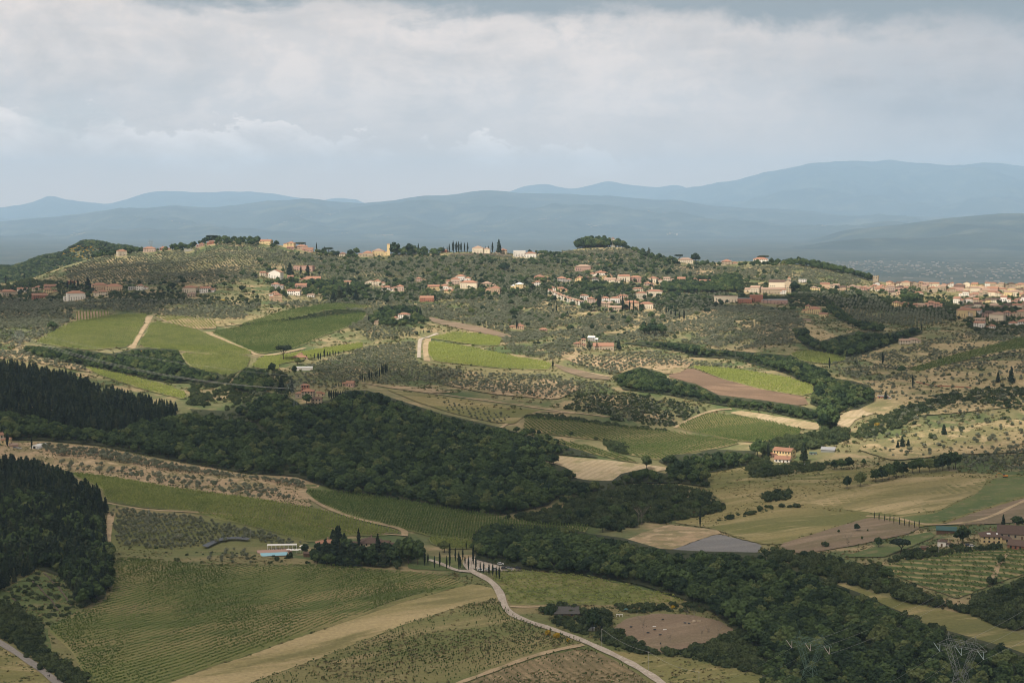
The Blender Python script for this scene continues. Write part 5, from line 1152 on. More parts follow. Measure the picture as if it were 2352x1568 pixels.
# --- single trees, each placed
CYP = lambda *a, **k: plant('cypress', *a, **k)
drive = [(975,1300,36),(983,1297,28),(998,1306,31),(1010,1303,38),(1026,1308,33),(1033,1303,38),(1033,1283,36),(1046,1290,33),(1054,1310,46),(1058,1305,28),(1063,1287,31),(1068,1298,23),(1071,1262,20),(1076,1310,34),(1087,1297,48),(1093,1311,35),(1103,1314,25),(1111,1317,28),(1123,1321,30),(1132,1324,33),(1140,1327,28),(1147,1330,32),(1153,1334,12)]
for i, (u, v, h) in enumerate(drive):
    CYP(u, v, h, f'slim cypress by the farm drive, {ordn(i+1)} from the left of the avenue', .85, 'cypresses along the farm drive')
row = [(2008,1193),(2019,1196),(2032,1198),(2044,1200),(2053,1203),(2066,1206),(2077,1209),(2088,1212),(2100,1214),(2111,1213)]
for i, (u, v) in enumerate(row):
    CYP(u, v, 19, f'{ordn(i+1)} from the left in the row of ten small cypresses on the brown field', .75, 'row of ten cypresses on the brown field')
S = [("cypress",1608,1212,45,.75,"lone tall cypress behind the gravel ground"),("cypress",824,1264,52,1.0,"tall dark cypress in front of the brown roofed farmhouse"),("cypress",868,1290,66,1.15,"broad dark cypress at the right of the farmhouse roof"),
("conifer",768,1298,72,1.25,"biggest dark conifer in front of the farm, left of the farmhouse"),("conifer",745,1296,50,1.5,"bushy dark conifer left of the biggest farm conifer"),("conifer",790,1300,56,1.4,"dark conifer right of the biggest farm conifer"),("cypress",700,1240,12,.8,"small cypress above the pool terrace"),
("oak",830,1300,52,.95,"dark green tree in the middle of the farm grove"),("oak",850,1302,44,.9,"round tree right of the middle of the farm grove"),("conifer",808,1302,48,1.5,"dark conifer in the middle of the farm grove"),
("oak",905,1296,44,1.0,"dark tree in the right half of the farm grove"),("oak",938,1296,62,.85,"tall rounded tree at the right end of the farm grove"),("oak",960,1298,54,.85,"dark tree at the far right of the farm grove"),("conifer",880,1302,40,1.6,"low dark conifer in the right half of the farm grove"),("oak",725,1290,30,1.1,"leafy tree at the left end of the farm grove"),("oak",700,1274,28,.9,"small leafy tree beside the pool terrace"),
("bush",912,1306,24,.7,"rounded pale green shrub at the vineyard edge below the farm grove"),("oak",1020,1268,28,1.3,"round tree beside the parking behind the avenue"),("bush",636,1288,14,.8,"bush on the bank under the pool"),("bush",665,1283,20,.7,"bush at the right corner of the pool"),
("oak",1262,1425,44,.7,"loose grey green tree by the paddock barn"),("oak",1362,1450,58,.85,"big dark tree left of the paddock"),("bush",1284,1422,15,1.3,"dark bush before the left end of the dark grey barn"),("bush",1326,1424,17,1.2,"dark bush before the right end of the dark grey barn"),("bush",1302,1424,16,1.1,"silvery bush before the paddock barn"),("oak",1385,1222,36,1.2,"bright green tree at the left end of the bare ground"),("oak",1428,1222,22,.8,"dark tree between bare ground and scrub"),
("bare",1474,1211,46,.8,"pale trunked bare tree at the scrub edge"),("bare",1466,1208,40,.8,"thin bare tree beside the pale trunked one"),("bare",1478,1460,44,.8,"bare dead tree standing in the paddock's left part"),("bare",1578,1420,20,1.3,"many stemmed bare tree at the back of the paddock"),("bare",1595,1420,22,.8,"single bare tree at the back of the paddock"),("bare",1628,1474,44,.6,"thin bare tree at the paddock's lower right"),("bare",1612,1474,36,.6,"dry twiggy tree left of the thin bare one"),("bare",1540,1482,32,.9,"dry tree at the lower edge of the paddock"),("bare",1650,1468,34,.6,"dry tree at the right end of the paddock"),
("pine",2068,1272,34,1.35,"umbrella pine with broad flat crown above the thicket"),("oak",2210,1252,46,.95,"big dark round tree between the white and the yellow house"),("bush",1896,1256,17,.95,"single round bush on the brown field"),("conifer",2304,1214,32,.9,"slim conifer behind the yellow house"),("oak",2338,1212,28,1.5,"dark broad tree behind the brown roofed house"),
("oak",1969,1220,19,.9,"small leafy tree on the brown field under the cypress row"),("bare",1948,1268,40,.7,"tall sparse tree in front of the brown field"),("oak",2018,1258,26,.85,"young tree beside the garden lawn"),("oak",1926,1224,9,.8,"tiny sapling on the brown field"),("oak",1980,1240,10,.7,"sapling at the lower side of the brown field"),("oak",1993,1221,7,.7,"smallest sapling on the brown field"),("oak",2298,1300,28,.8,"olive coloured tree at the top of the pale path"),
("oak",1945,1123,32,.75,"left of the two dark trees standing on the long meadow"),("oak",1975,1118,36,.95,"right of the two dark trees standing on the long meadow"),
("oak",2012,1108,32,1.0,"leftmost tree of the clump on the meadow's upper edge"),("oak",2026,1106,36,.9,"second tree of the clump on the meadow's upper edge"),("oak",2042,1102,40,.9,"middle tree of the clump on the meadow's upper edge"),("oak",2058,1098,42,.9,"tallest tree of the clump on the meadow's upper edge"),("oak",2074,1095,36,.85,"rightmost tree of the clump on the meadow's upper edge"),
("oak",2096,1088,32,.85,"leftmost tree in the upper clump on the right"),("oak",2112,1086,36,.9,"second tree in the upper clump on the right"),("oak",2134,1086,34,.85,"third tree in the upper clump on the right"),("oak",2150,1084,32,.9,"fourth tree in the upper clump on the right"),("oak",2166,1082,40,.9,"fifth tree in the upper clump on the right"),("oak",2180,1080,44,.9,"tallest tree in the upper clump on the right"),("oak",2194,1078,42,.8,"rightmost tree in the upper clump on the right"),
("oak",1916,1080,26,1.0,"left tree of the dark group right of the pale yellow farmhouse"),("oak",1932,1080,28,1.0,"middle tree of the dark group right of the pale yellow farmhouse"),("oak",1950,1078,30,1.0,"right tree of the dark group right of the pale yellow farmhouse"),("oak",1984,1068,16,.9,"small tree alone on the slope above the long meadow"),("oak",2016,1070,9,1.0,"little shrubby tree by the field pole"),
("conifer",1846,1062,46,1.1,"dark conifer right of the pale yellow farmhouse"),("cypress",1764,1052,34,1.2,"dark cypress left of the pale yellow farmhouse"),("oak",1848,1022,18,1.2,"yellowish round tree behind the pale yellow farmhouse"),("oak",1740,1050,44,1.0,"dark tree where the hedge meets the farmhouse garden"),("oak",1760,1084,22,1.2,"dark garden tree below the pale yellow farmhouse"),
("oak",1906,985,58,.75,"tall leafy tree at the end of the stubble field"),("oak",1892,988,40,.9,"lower tree beside the tall one at the stubble field"),("conifer",2168,1000,26,1.3,"dark round tree on the right hillside"),("bush",2142,1008,16,.9,"grey round shrub left of the hillside's dark round tree"),("conifer",2072,1028,26,1.1,"dark conifer in the group above the green strip"),("conifer",2062,1030,18,1.2,"smaller conifer in the group above the green strip"),("conifer",2086,1026,18,1.2,"right conifer in the group above the green strip"),
("conifer",2322,882,38,1.0,"dark conifer high on the right hillside"),("conifer",2292,880,24,1.2,"darker tree left of the high hillside conifer"),("oak",2070,858,20,1.3,"round tree on the right slope below the farmhouse"),("cypress",2096,893,33,.8,"spindly tree on the dry right slope"),("cypress",2027,838,30,1.3,"broad single cypress on the slope under the pale farmhouse"),("cypress",1905,847,26,1.0,"dark cypress left of the green field by the gully"),("cypress",1945,829,26,1.1,"cypress at the right end of the small green vineyard"),("cypress",2117,761,18,1.0,"small cypress under the hill town"),
("conifer",2034,918,18,1.3,"dark conifer above the low brick house"),
("cypress",1430,714,36,1.1,"tall cypress in the middle of the village"),("cypress",1374,706,26,1.4,"dark cypress beside the stone barn"),("cypress",1378,705,22,1.3,"second dark cypress beside the stone barn"),("cypress",1446,714,23,1.3,"cypress before the orange apartment block"),("cypress",1455,715,25,1.1,"taller cypress before the orange apartment block"),("cypress",1469,713,17,1.1,"short cypress before the cream apartment block"),
("cypress",1516,720,14,1.1,"leftmost of the seven cypresses under the school"),("cypress",1530,723,17,1.1,"second of the seven cypresses under the school"),("cypress",1535,724,18,1.2,"third of the seven cypresses under the school"),("cypress",1541,727,16,1.3,"fourth of the seven cypresses under the school"),("cypress",1551,730,17,1.3,"fifth of the seven cypresses under the school"),("cypress",1560,734,18,1.3,"sixth of the seven cypresses under the school"),("cypress",1571,737,27,1.1,"tallest and rightmost of the seven cypresses under the school"),
("cypress",1270,846,20,1.3,"lone dark cypress at the tip of the sunlit vineyard"),("cypress",1278,719,21,.8,"slim cypress below the terraced row"),("conifer",1303,727,13,1.3,"dark conifer at the foot of the terraced row"),("conifer",1270,719,10,1.3,"little conifer left of the slim cypress"),
("cypress",1497,655,18,1.2,"left cypress before the school trees"),("cypress",1509,655,18,1.1,"right cypress before the school trees"),("cypress",1436,652,14,1.1,"small cypress in the upper village row"),("conifer",1490,591,22,1.2,"dark round pine on the crest right of the knoll"),
("cypress",1019,571,14,1.1,"shortest cypress at the left of the ridge row"),("cypress",1027,571,15,.9,"second cypress of the ridge row"),("cypress",1032,572,20,1.1,"third cypress of the ridge row"),("cypress",1041,572,27,1.2,"fourth and tallest cypress of the ridge row"),("cypress",1048,572,25,1.2,"fifth cypress of the ridge row"),("cypress",1053,572,25,1.2,"sixth cypress of the ridge row"),("cypress",1059,572,24,1.2,"seventh cypress of the ridge row"),("cypress",1067,572,22,1.0,"eighth cypress of the ridge row"),("cypress",1074,573,22,1.2,"ninth cypress at the right of the ridge row"),
("cypress",1115,577,14,1.0,"left small cypress behind the loggia villa"),("cypress",1122,577,15,1.0,"right small cypress behind the loggia villa"),("cypress",1131,578,24,1.2,"taller cypress right of the loggia villa"),("conifer",1146,584,34,.95,"big dark pine on the ridge right of the loggia villa"),("conifer",961,572,22,.7,"slim conifer on the ridge line"),("conifer",948,575,19,.9,"ragged conifer left of the slim ridge one"),("oak",905,587,32,.95,"largest round tree on the ridge"),("oak",940,586,28,1.0,"second large round tree on the ridge"),("oak",819,588,20,.9,"round tree between the cream and the long tan ridge house"),("oak",805,590,18,1.0,"round tree right of the small cream ridge house"),
("cypress",727,576,21,.9,"slim cypress on the ridge right of the salmon house"),("cypress",745,575,17,1.0,"shorter cypress on the ridge by the brown roofed house"),("cypress",701,566,18,.7,"thin cypress behind the pink ridge cluster"),("pine",754,578,16,1.5,"flat crowned pine on the ridge"),("pine",690,565,15,1.6,"flat crowned pine behind the yellow ridge villa"),("pine",488,557,17,1.5,"broad flat crowned pine on the left ridge"),("pine",1756,601,15,1.4,"umbrella pine beside the white ridge villa"),("pine",1750,601,14,1.4,"second umbrella pine beside the white ridge villa"),("pine",1560,599,15,1.2,"umbrella pine behind the cream ridge villa"),("oak",1597,604,24,1.1,"round tree right of the cream ridge villa"),
("cypress",766,666,22,1.3,"dark cypress right of the spur houses"),("conifer",780,690,34,1.5,"big dark conifer in the clump under the spur"),("conifer",800,688,40,1.1,"tallest conifer in the clump under the spur"),("conifer",818,692,26,1.6,"broad dark tree at the right of the clump under the spur"),("conifer",765,694,24,1.6,"dark tree at the left of the clump under the spur"),
("conifer",666,634,30,1.5,"big dark cypress group behind the tall white gabled house"),("cypress",691,633,22,1.5,"dark cypress left of the biggest spur cypress"),("cypress",707,638,30,2.0,"biggest broad cypress on the spur"),
("cypress",948,730,20,1.4,"cypress right of the white knoll villa"),("cypress",958,730,26,1.1,"tall cypress right of the white knoll villa"),("cypress",965,730,25,1.1,"farthest right cypress of the white knoll villa"),("cypress",878,724,22,1.3,"cypress left of the white knoll villa"),("cypress",847,742,18,1.2,"cypress left of the small stone barn"),("cypress",900,719,17,1.5,"dark tree behind the knoll villa's low wing"),
("conifer",646,902,38,1.1,"big dark conifer left of the stone villa"),("conifer",670,903,30,1.0,"second dark conifer left of the stone villa"),("oak",632,935,36,1.0,"large round dark tree below the stone villa's left side"),("oak",705,930,28,1.0,"round tree in front of the stone villa"),("pine",652,828,36,1.05,"umbrella pine left of the low terracotta farmhouse"),("oak",684,838,18,1.2,"bushy tree before the low terracotta farmhouse"),("oak",624,858,26,.9,"round tree left of the long white shed"),("oak",676,860,22,.8,"leafy tree at the white shed"),
("cypress",56,640,16,1.3,"lone cypress above the left hamlet"),("cypress",13,652,18,1.8,"dark broad cypress at the left edge above the hamlet"),("conifer",202,668,30,1.5,"big dark conifer right of the white villa in the left hamlet"),("cypress",155,663,18,1.5,"first cypress of the dark clump in the left hamlet"),("cypress",163,664,21,1.4,"second cypress of the dark clump in the left hamlet"),("cypress",171,664,20,1.4,"third cypress of the dark clump in the left hamlet"),("cypress",179,664,22,1.4,"fourth cypress of the dark clump in the left hamlet"),("oak",120,757,20,1.4,"dark round tree at the left end of the bright vineyard"),("oak",240,590,20,1.2,"dark tree left of the highest left crest house"),
("conifer",232,588,16,1.3,"dark conifer in the crest clump on the left"),("oak",1480,771,28,1.15,"left of the three big dark trees in the sunlit olives"),("oak",1500,772,34,1.1,"middle of the three big dark trees in the sunlit olives"),("oak",1518,771,30,1.1,"right of the three big dark trees in the sunlit olives"),("oak",1180,728,22,1.2,"dark tree on the slope above the orange house"),("oak",1158,623,22,1.4,"large dark tree on the upper slope"),
("cypress",1187,756,22,1.3,"dark cypress in front of the low orange house"),("conifer",1353,803,22,1.2,"dark conifer between the two tan farm buildings"),("cypress",1371,803,20,.9,"slim cypress in front of the long sunlit farm building"),("conifer",1421,804,24,1.3,"dark conifer at the right of the sunlit farm"),("conifer",1340,783,16,1.4,"dark tree above the tan farmhouse"),("oak",1824,672,26,1.3,"dark round tree right of the church"),("conifer",2171,662,8,1.2,"small dark tree on the town skyline"),
("cypress",17,1026,32,1.3,"dark cypress in front of the yellow house at the left edge"),("cypress",73,1034,30,.8,"dark cypress in front of the white polytunnel"),("bush",140,1560,22,.6,"young roadside tree nearest the walkers"),("bush",62,1512,18,.6,"small roadside tree on the lane"),("bush",92,1540,20,.6,"roadside tree between the other two on the lane"),
("bush",1312,1000,11,1.0,"dark round bush in the striped vineyard"),("bush",1369,1010,10,1.0,"smaller dark round bush in the striped vineyard"),("oak",1485,1080,38,.85,"dark tree rising at the right of the hayfield"),("bush",2276,1342,24,1.0,"dark bush left of the pale path's foot"),("oak",1330,562,24,1.15,"leftmost big round tree on the wooded knoll"),("oak",1346,561,27,1.1,"second big round tree from the left on the wooded knoll"),("oak",1360,560,27,1.0,"third big round tree from the left on the wooded knoll"),("oak",1374,561,26,1.0,"middle big round tree on the wooded knoll"),("oak",1388,561,27,.9,"tree just left of the whitish tower on the knoll"),("oak",1400,562,22,1.0,"tree behind the whitish tower on the knoll"),("oak",1420,565,22,1.1,"tree just right of the whitish tower on the knoll"),("oak",1431,568,17,1.2,"rightmost tree on the wooded knoll"),("conifer",2328,1570,46,1.0,"dark conifer at the lower right corner")]
for kd, u, v, h, w, lb in S: plant(kd, u, v, h, lb, w)
sm = [(907,782),(917,780),(926,775),(940,772),(955,770),(965,768),(973,766)]
for i, (u, v) in enumerate(sm): CYP(u, v, 9, f'{ordn(i+1)} small cypress from the left along the knoll villa drive', 1.2, 'small cypresses on the knoll drive')
cl = [(827,877,18),(832,877,19),(838,878,17),(848,875,25),(853,873,21),(862,870,18),(866,868,20),(872,867,22),(877,862,26),(880,861,24),(885,860,26),(889,859,24)]
for i, (u, v, h) in enumerate(cl): CYP(u, v, h, f'{ordn(i+1)} cypress from the left in the file across the central grove', 1.0, 'file of cypresses across the central grove')
fr = [(704,824,10),(714,823,10),(722,825,14),(731,827,18),(736,826,16),(745,821,20),(752,819,12),(758,818,12),(765,817,14),(771,816,10),(777,815,10),(790,812,10)]
for i, (u, v, h) in enumerate(fr): CYP(u, v, h, f'{ordn(i+1)} cypress from the left behind the low terracotta farmhouse', 1.3, 'cypresses behind the terracotta farmhouse')
hd = [(756 + i * 5.2, 916 + i * .5, 21) for i in range(18)]
for i, (u, v, h) in enumerate(hd): CYP(u, v, h, f'{ordn(i+1)} tree from the left in the tall cypress hedge beside the stone villa', 1.5, 'tall cypress hedge beside the stone villa')
for i in range(8): CYP(763 + i * 3.6, 889, 10, f'{ordn(i+1)} little cypress from the left in the row by the pink house', .9, 'little cypresses by the pink house')

# --- hand the biggest 300 of every kind out as things, the rest becomes one mass per kind
def gn_scatter(name, objs, P, Sx, Sz, Rt, Ix):
    me = D.meshes.new(name); n = len(P); me.vertices.add(n); me.vertices.foreach_set('co', np.asarray(P, np.float32).ravel())
    for an, ty, arr in (('scl', 'FLOAT_VECTOR', np.column_stack([Sx, Sx, Sz])), ('rot', 'FLOAT', Rt)):
        at_ = me.attributes.new(an, ty, 'POINT'); at_.data.foreach_set('vector' if ty == 'FLOAT_VECTOR' else 'value', np.asarray(arr, np.float32).ravel())
    at_ = me.attributes.new('idx', 'INT', 'POINT'); at_.data.foreach_set('value', np.asarray(Ix, np.int32))
    o = link(name, me)
    ng = D.node_groups.new(name, 'GeometryNodeTree'); T = NT(ng)
    ng.interface.new_socket('Geometry', in_out='INPUT', socket_type='NodeSocketGeometry'); ng.interface.new_socket('Geometry', in_out='OUTPUT', socket_type='NodeSocketGeometry')
    gi, go = T.node('NodeGroupInput'), T.node('NodeGroupOutput'); ip = T.node('GeometryNodeInstanceOnPoints'); jn = T.node('GeometryNodeGeometryToInstance')
    for x in reversed(objs):
        oi = T.node('GeometryNodeObjectInfo', transform_space='ORIGINAL'); oi.inputs['Object'].default_value = x; oi.inputs['As Instance'].default_value = True
        if jn.bl_idname != 'GeometryNodeJoinGeometry': jn = T.node('GeometryNodeJoinGeometry')
        T.link(oi.outputs['Geometry'], jn.inputs[0])
    def attr(nm, ty):
        a_ = T.node('GeometryNodeInputNamedAttribute', data_type=ty); a_.inputs['Name'].default_value = nm; return a_.outputs[0]
    cx = T.node('ShaderNodeCombineXYZ'); T.link(attr('rot', 'FLOAT'), cx.inputs[2]); er = T.node('FunctionNodeEulerToRotation'); T.link(cx.outputs[0], er.inputs[0])
    T.link(gi.outputs[0], ip.inputs['Points']); T.link(jn.outputs[0], ip.inputs['Instance']); ip.inputs['Pick Instance'].default_value = True
    T.link(attr('idx', 'INT'), ip.inputs['Instance Index']); T.link(er.outputs[0], ip.inputs['Rotation']); T.link(attr('scl', 'FLOAT_VECTOR'), ip.inputs['Scale'])
    T.link(ip.outputs[0], go.inputs[0])
    md = o.modifiers.new('scatter', 'NODES'); md.node_group = ng
    return o
def template(me):
    return D.objects.new('template', me)
MASS = dict(oak=('woodland', 'mass of dark broadleaf trees filling the woods', 'woodland'), conifer=('conifer_wood', 'mass of dark conifers on the left slopes', 'woodland'),
            olive=('olive_grove', 'grey green olive trees spread over all the middle slopes', 'olive grove'), bush=('scrub', 'bushes and scrub along edges and gullies', 'scrub'))
SING = {'oak': 300, 'conifer': 300, 'olive': 300, 'bush': 300}
for kd, (nm, lb, ct) in MASS.items():
    L = sorted(POOL[kd], key=lambda e: -e[8]); n1 = SING[kd]
    for e in L[:n1]:
        x, y, z, sw, s, rz, vi, ri, px = e
        o = link(NAME[kd], KINDS[kd][vi][2], None, None, (x, y, z), rz, (sw, sw, s)); tag(o, REGION[ri][0], 'bush' if kd == 'bush' else 'tree', REGION[ri][1])
    A = np.array([e[:7] for e in L[n1:]])
    if len(A):
        o = gn_scatter(nm, [template(k[2]) for k in KINDS[kd]], A[:, :3], A[:, 3], A[:, 4], A[:, 5], A[:, 6]); tag(o, lb, ct, None, 'stuff')
    print('PLANTS', kd, len(L))
# the wooded hill behind the left crest
hz = np.array(pts("-400,640 -200,632 0,606 60,599 130,577 190,555 240,552 300,567 330,577 400,592 480,610 600,640 700,660"))
az = np.linspace(R(-28), R(-8), 200); uu = CX + F * np.tan(az); vv = np.interp(uu, hz[:, 0], hz[:, 1] + 5); r1 = 4700
crest = CZ + r1 * (VH - vv) / F; s = np.linspace(0, 1.5, 50); prof = np.where(s <= 1, np.sin(s * math.pi / 2), np.cos((s - 1) * math.pi / 2.2)); rr = 3950 + (r1 - 3950) * s
Zh = -40 + (crest[:, None] + 40) * prof[None, :] + 4 * np.sin(az[:, None] * 220 + s[None, :] * 3)
M['hill'] = ground_mat('overgrown_hill', (0.075, 0.09, 0.045), (0.13, 0.125, 0.06), None, 0.01, 0.03, 0.2)
link('hill', grid_mesh('hill', np.sin(az)[:, None] * rr, np.cos(az)[:, None] * rr, Zh, M['hill']))['kind'] = 'structure'
q = np.random.default_rng(77); n = 10500; ia = q.uniform(0, 198, n); js = q.uniform(12, 36, n); i0, j0 = ia.astype(int), js.astype(int); fa, fj = ia - i0, js - j0
aa = az[0] + (az[1] - az[0]) * ia; rh = np.interp(js, np.arange(50), rr)
zh = (Zh[i0, j0]*(1-fa) + Zh[i0+1, j0]*fa)*(1-fj) + (Zh[i0, j0+1]*(1-fa) + Zh[i0+1, j0+1]*fa)*fj
X, Y = np.sin(aa) * rh, np.cos(aa) * rh; u_, v_ = proj(X, Y, zh); sz = q.uniform(.8, 1.5, n)
bloom = (np.hypot((u_ - 190) / 55, (v_ - 583) / 17) < 1) & (q.random(n) < .8)
k = ~bloom
o = gn_scatter('hill_wood', [template(k_[2]) for k_ in KINDS['oak']], np.column_stack([X, Y, zh - .3])[k], sz[k] * 1.1, sz[k] * .85, q.uniform(0, 6, n)[k], q.integers(0, 6, n)[k])
tag(o, 'dark trees covering the rounded hill behind the left crest', 'woodland', None, 'stuff')
cr = np.random.default_rng(3); bm1 = crown_mesh('broom', M['broom'], [((0, 0, 3), (4, 4, 3)), ((3, 1, 2.5), (3, 3, 2.5))], 120, .7, cr, .8, .7)
bm2 = crown_mesh('broom', M['bush'], [((0, 0, 3), (4, 4, 3)), ((3, 1, 2.5), (3, 3, 2.5))], 120, .7, cr, .8, .7)
kb = np.nonzero(bloom)[0]; o = gn_scatter('flowering_broom', [template(bm1), template(bm2)], np.column_stack([X, Y, zh - .3])[kb], np.full(len(kb), .75), np.full(len(kb), .6), q.uniform(0, 6, len(kb)), (q.random(len(kb)) < .55).astype(int))
tag(o, 'orange yellow broom in flower on the hill behind the left crest', 'shrubs', None, 'stuff')
for i, (u, v, h, lb) in enumerate([(1222,1450,9,''),(1258,1460,14,'yellow flowering broom beside the road left of the big dark tree'),(1280,1466,14,'yellow flowering broom nearest the road bend'),(1305,1474,9,'low yellow broom by the road under the big dark tree'),(1520,1398,9,'yellow broom in the hedge behind the paddock'),(1545,1398,9,'second yellow broom in the paddock hedge'),
    (552,800,8,'')]):
    if lb: p = ground(u, v); sc = h * math.hypot(p.x, p.y) / F / 6; tag(link('broom_bush', bm1, None, None, p, i * 1.3, (sc * .7, sc * .7, sc)), lb, 'bush')
for i, (u, v, lb) in enumerate([(318,810,'orange broom under the track between the bright vineyards'),(330,810,'second orange broom under the track between the bright vineyards'),(306,811,'left orange broom under the track between the bright vineyards'),(640,690,'yellow broom patch under the left spur'),(513,692,'small orange broom under the left hamlet'),(2015,978,'yellow broom on the bank of the right hillside'),(1998,982,'left yellow broom on the bank of the right hillside')]):
    p = ground(u, v); tag(link('broom_bush', bm1, None, None, p, i * 1.3, (.75, .75, .55)), lb, 'bush')

# --- weeds and tufts over the open ground
def tuft(mat, seed, w, h, n=9):
    q = np.random.default_rng(seed); cc = np.column_stack([q.normal(0, w * .45, n), q.normal(0, w * .45, n), q.uniform(.1, h, n)]); V, Fq = quads(cc, np.tile([0, 0, .8], (n, 1)), w * .34, q, .9); return template(np_mesh('tuft', V, Fq, [M[mat]]))
def tufts(name, label, mats, n, poly, size, seed, mask_gap=True):
    q = np.random.default_rng(seed); m = raster(pts(poly)); W_ = [ground(*p) for p in densify(pts(poly), 60)]; R_ = [math.hypot(w.x, w.y) for w in W_]; A_ = [math.atan2(w.x, w.y) for w in W_]
    a_ = q.uniform(min(A_), max(A_), n); r_ = np.sqrt(q.uniform(min(R_) ** 2, max(R_) ** 2, n)); x, y = np.sin(a_) * r_, np.cos(a_) * r_; z = H(x, y); u, v = proj(x, y, z); f = 0
    for k in range(6):
        b_ = q.uniform(0, 6.28); f = f + np.sin((x * math.cos(b_) + y * math.sin(b_)) * 6.28 / q.uniform(18, 90) + q.uniform(0, 6.28))
    ok = at(m, u, v) & (f + q.normal(0, 1, n) > -.6) & (v < 1600) & ~at(ROADM, u, v) & (~at(EX0, u, v) | (name == 'vineyard_weeds')); x, y, z = x[ok], y[ok], z[ok]; s = size * q.uniform(.5, 1.5, len(x))
    T = [tuft(mt, seed + 5 + k, 1.0, .6) for mt in mats for k in range(2)]
    o = gn_scatter(name, T, np.column_stack([x, y, z + .3]), s, s * q.uniform(.6, 1.2, len(x)), q.uniform(0, 6, len(x)), q.integers(0, len(T), len(x))); tag(o, label, 'weeds', None, 'stuff')
tufts('grass_tufts', 'dry and green grass tufts over the near slopes', ['tuft_green', 'tuft_dry'], 26000, "-20,1290 300,1250 1000,1320 1150,1300 1400,1325 1700,1390 1760,1560 1760,1600 -20,1600", .9, 1)
tufts('meadow_tufts', 'grass tufts over the meadows on the right', ['tuft_green', 'tuft_dry'], 26000, "1500,1200 1650,1080 1800,1060 2372,1030 2372,1520 2100,1420 1900,1330 1740,1270", .9, 2)
tufts('hillside_weeds', 'weeds and low scrub over the middle hillsides', ['tuft_green', 'tuft_green', 'tuft_dry'], 70000, "-20,640 250,600 700,580 1400,575 2000,650 2372,700 2372,1040 1900,1040 1600,950 1200,960 880,890 500,930 -20,860", 1.7, 3)
tufts('vineyard_weeds', 'green and dry weeds between the young vines', ['tuft_green', 'tuft_dry', 'tuft_dry'], 9000, "574,1570 754,1506 933,1434 1087,1385 1148,1384 1174,1414 1338,1481 1490,1565 1500,1600 500,1600", .75, 9)
tufts('orchard_weeds', 'low weeds on the bare orchard soil', ['tuft_green'], 9000, "-20,1010 240,1026 700,1096 720,1170 160,1088 -20,1060", .8, 4)
# --- vines
def vine_me(mat, seed, L=1.1, wid=.42, h=1.55, n=12, leaf=.26):
    q = np.random.default_rng(seed); c = np.column_stack([q.uniform(-L/2, L/2, n), q.normal(0, wid * .5, n), q.uniform(.45, h, n)])
    d = np.column_stack([np.zeros(n), c[:, 1] * 2, c[:, 2] - .5]); V, Fq = quads(c, d, leaf, q, .8); return V, Fq
def rows_in(W2, ang, gap, step, seed, jit=.12, miss=.03):
    """points along parallel rows inside a world outline: list of arrays"""
    q = np.random.default_rng(seed); A = np.array(W2); ca, sa = math.cos(ang), math.sin(ang)
    B = np.column_stack([A[:, 0] * ca + A[:, 1] * sa, -A[:, 0] * sa + A[:, 1] * ca]); out_ = []
    for yy in np.arange(B[:, 1].min() + gap * .5, B[:, 1].max(), gap):
        xs = []
        for i in range(len(B)):
            a_, b_ = B[i - 1], B[i]
            if (a_[1] > yy) != (b_[1] > yy): xs.append(a_[0] + (yy - a_[1]) * (b_[0] - a_[0]) / (b_[1] - a_[1]))
        xs.sort(); pp = []
        for k in range(0, len(xs) - 1, 2):
            s = np.arange(xs[k] + step * .5, xs[k + 1], step); pp.append(s)
        if not pp: continue
        s = np.concatenate(pp); s = s[q.random(len(s)) > miss]
        if len(s) < 2: continue
        s = s + q.uniform(-.3, .3, len(s)) * step; y = yy + q.normal(0, jit, len(s))
        out_.append(np.column_stack([s * ca - y * sa, s * sa + y * ca]))
    return out_
def view_ang(a_, b_):
    p, q_ = ground(*a_), ground(*b_); return math.atan2(q_.y - p.y, q_.x - p.x)
# the big vineyard in front: every row its own thing
ang = view_ang((230, 1545), (600, 1425)); RW = rows_in(WV1, ang, 3.5, 1.05, 3, .10, .06)
tmpl = [vine_me(M['vine_dark'], 40 + k, 1.15, .42, 1.6, 9, .30) for k in range(6)]
RW.sort(key=lambda a_: -a_[:, 1].mean())
qq = np.random.default_rng(8)
for k, Pk in enumerate(RW):
    n = len(Pk); z = H(Pk[:, 0], Pk[:, 1]) + LIFT[0]; sc = np.clip(qq.normal(.92, .2, n) * (.85 + .25 * np.sin(Pk[:, 0] * .05 + Pk[:, 1] * .03) + .12 * np.sin(Pk[:, 0] * .21)), .35, 1.3)
    Vs, Fs, b = [], [], 0
    for i in range(n):
        V, Fq = tmpl[qq.integers(6)]; a_ = ang + (math.pi if qq.random() < .5 else 0); c_, s_ = math.cos(a_), math.sin(a_)
        Vs.append(np.column_stack([V[:, 0] * c_ - V[:, 1] * s_ + Pk[i, 0], V[:, 0] * s_ + V[:, 1] * c_ + Pk[i, 1], V[:, 2] * sc[i] + z[i]])); Fs.append(Fq + b); b += len(V)
    V = np.concatenate(Vs); o0 = np.array([Pk[:, 0].mean(), Pk[:, 1].mean(), z.mean()])
    o = link('vine_row', np_mesh('vine_row', V - o0, np.concatenate(Fs), [M['vine_dark']]), None, None, o0)
    tag(o, f'leafy green vine row, {ordn(k+1)} from the top of the large near vineyard', 'vine row', 'vine rows of the near vineyard')
print('VINEROWS', len(RW))
def vtemplate(mat, seed, **kw):
    V, Fq = vine_me(M[mat], seed, **kw); return template(np_mesh('vine_clump', V, Fq, [M[mat]]))
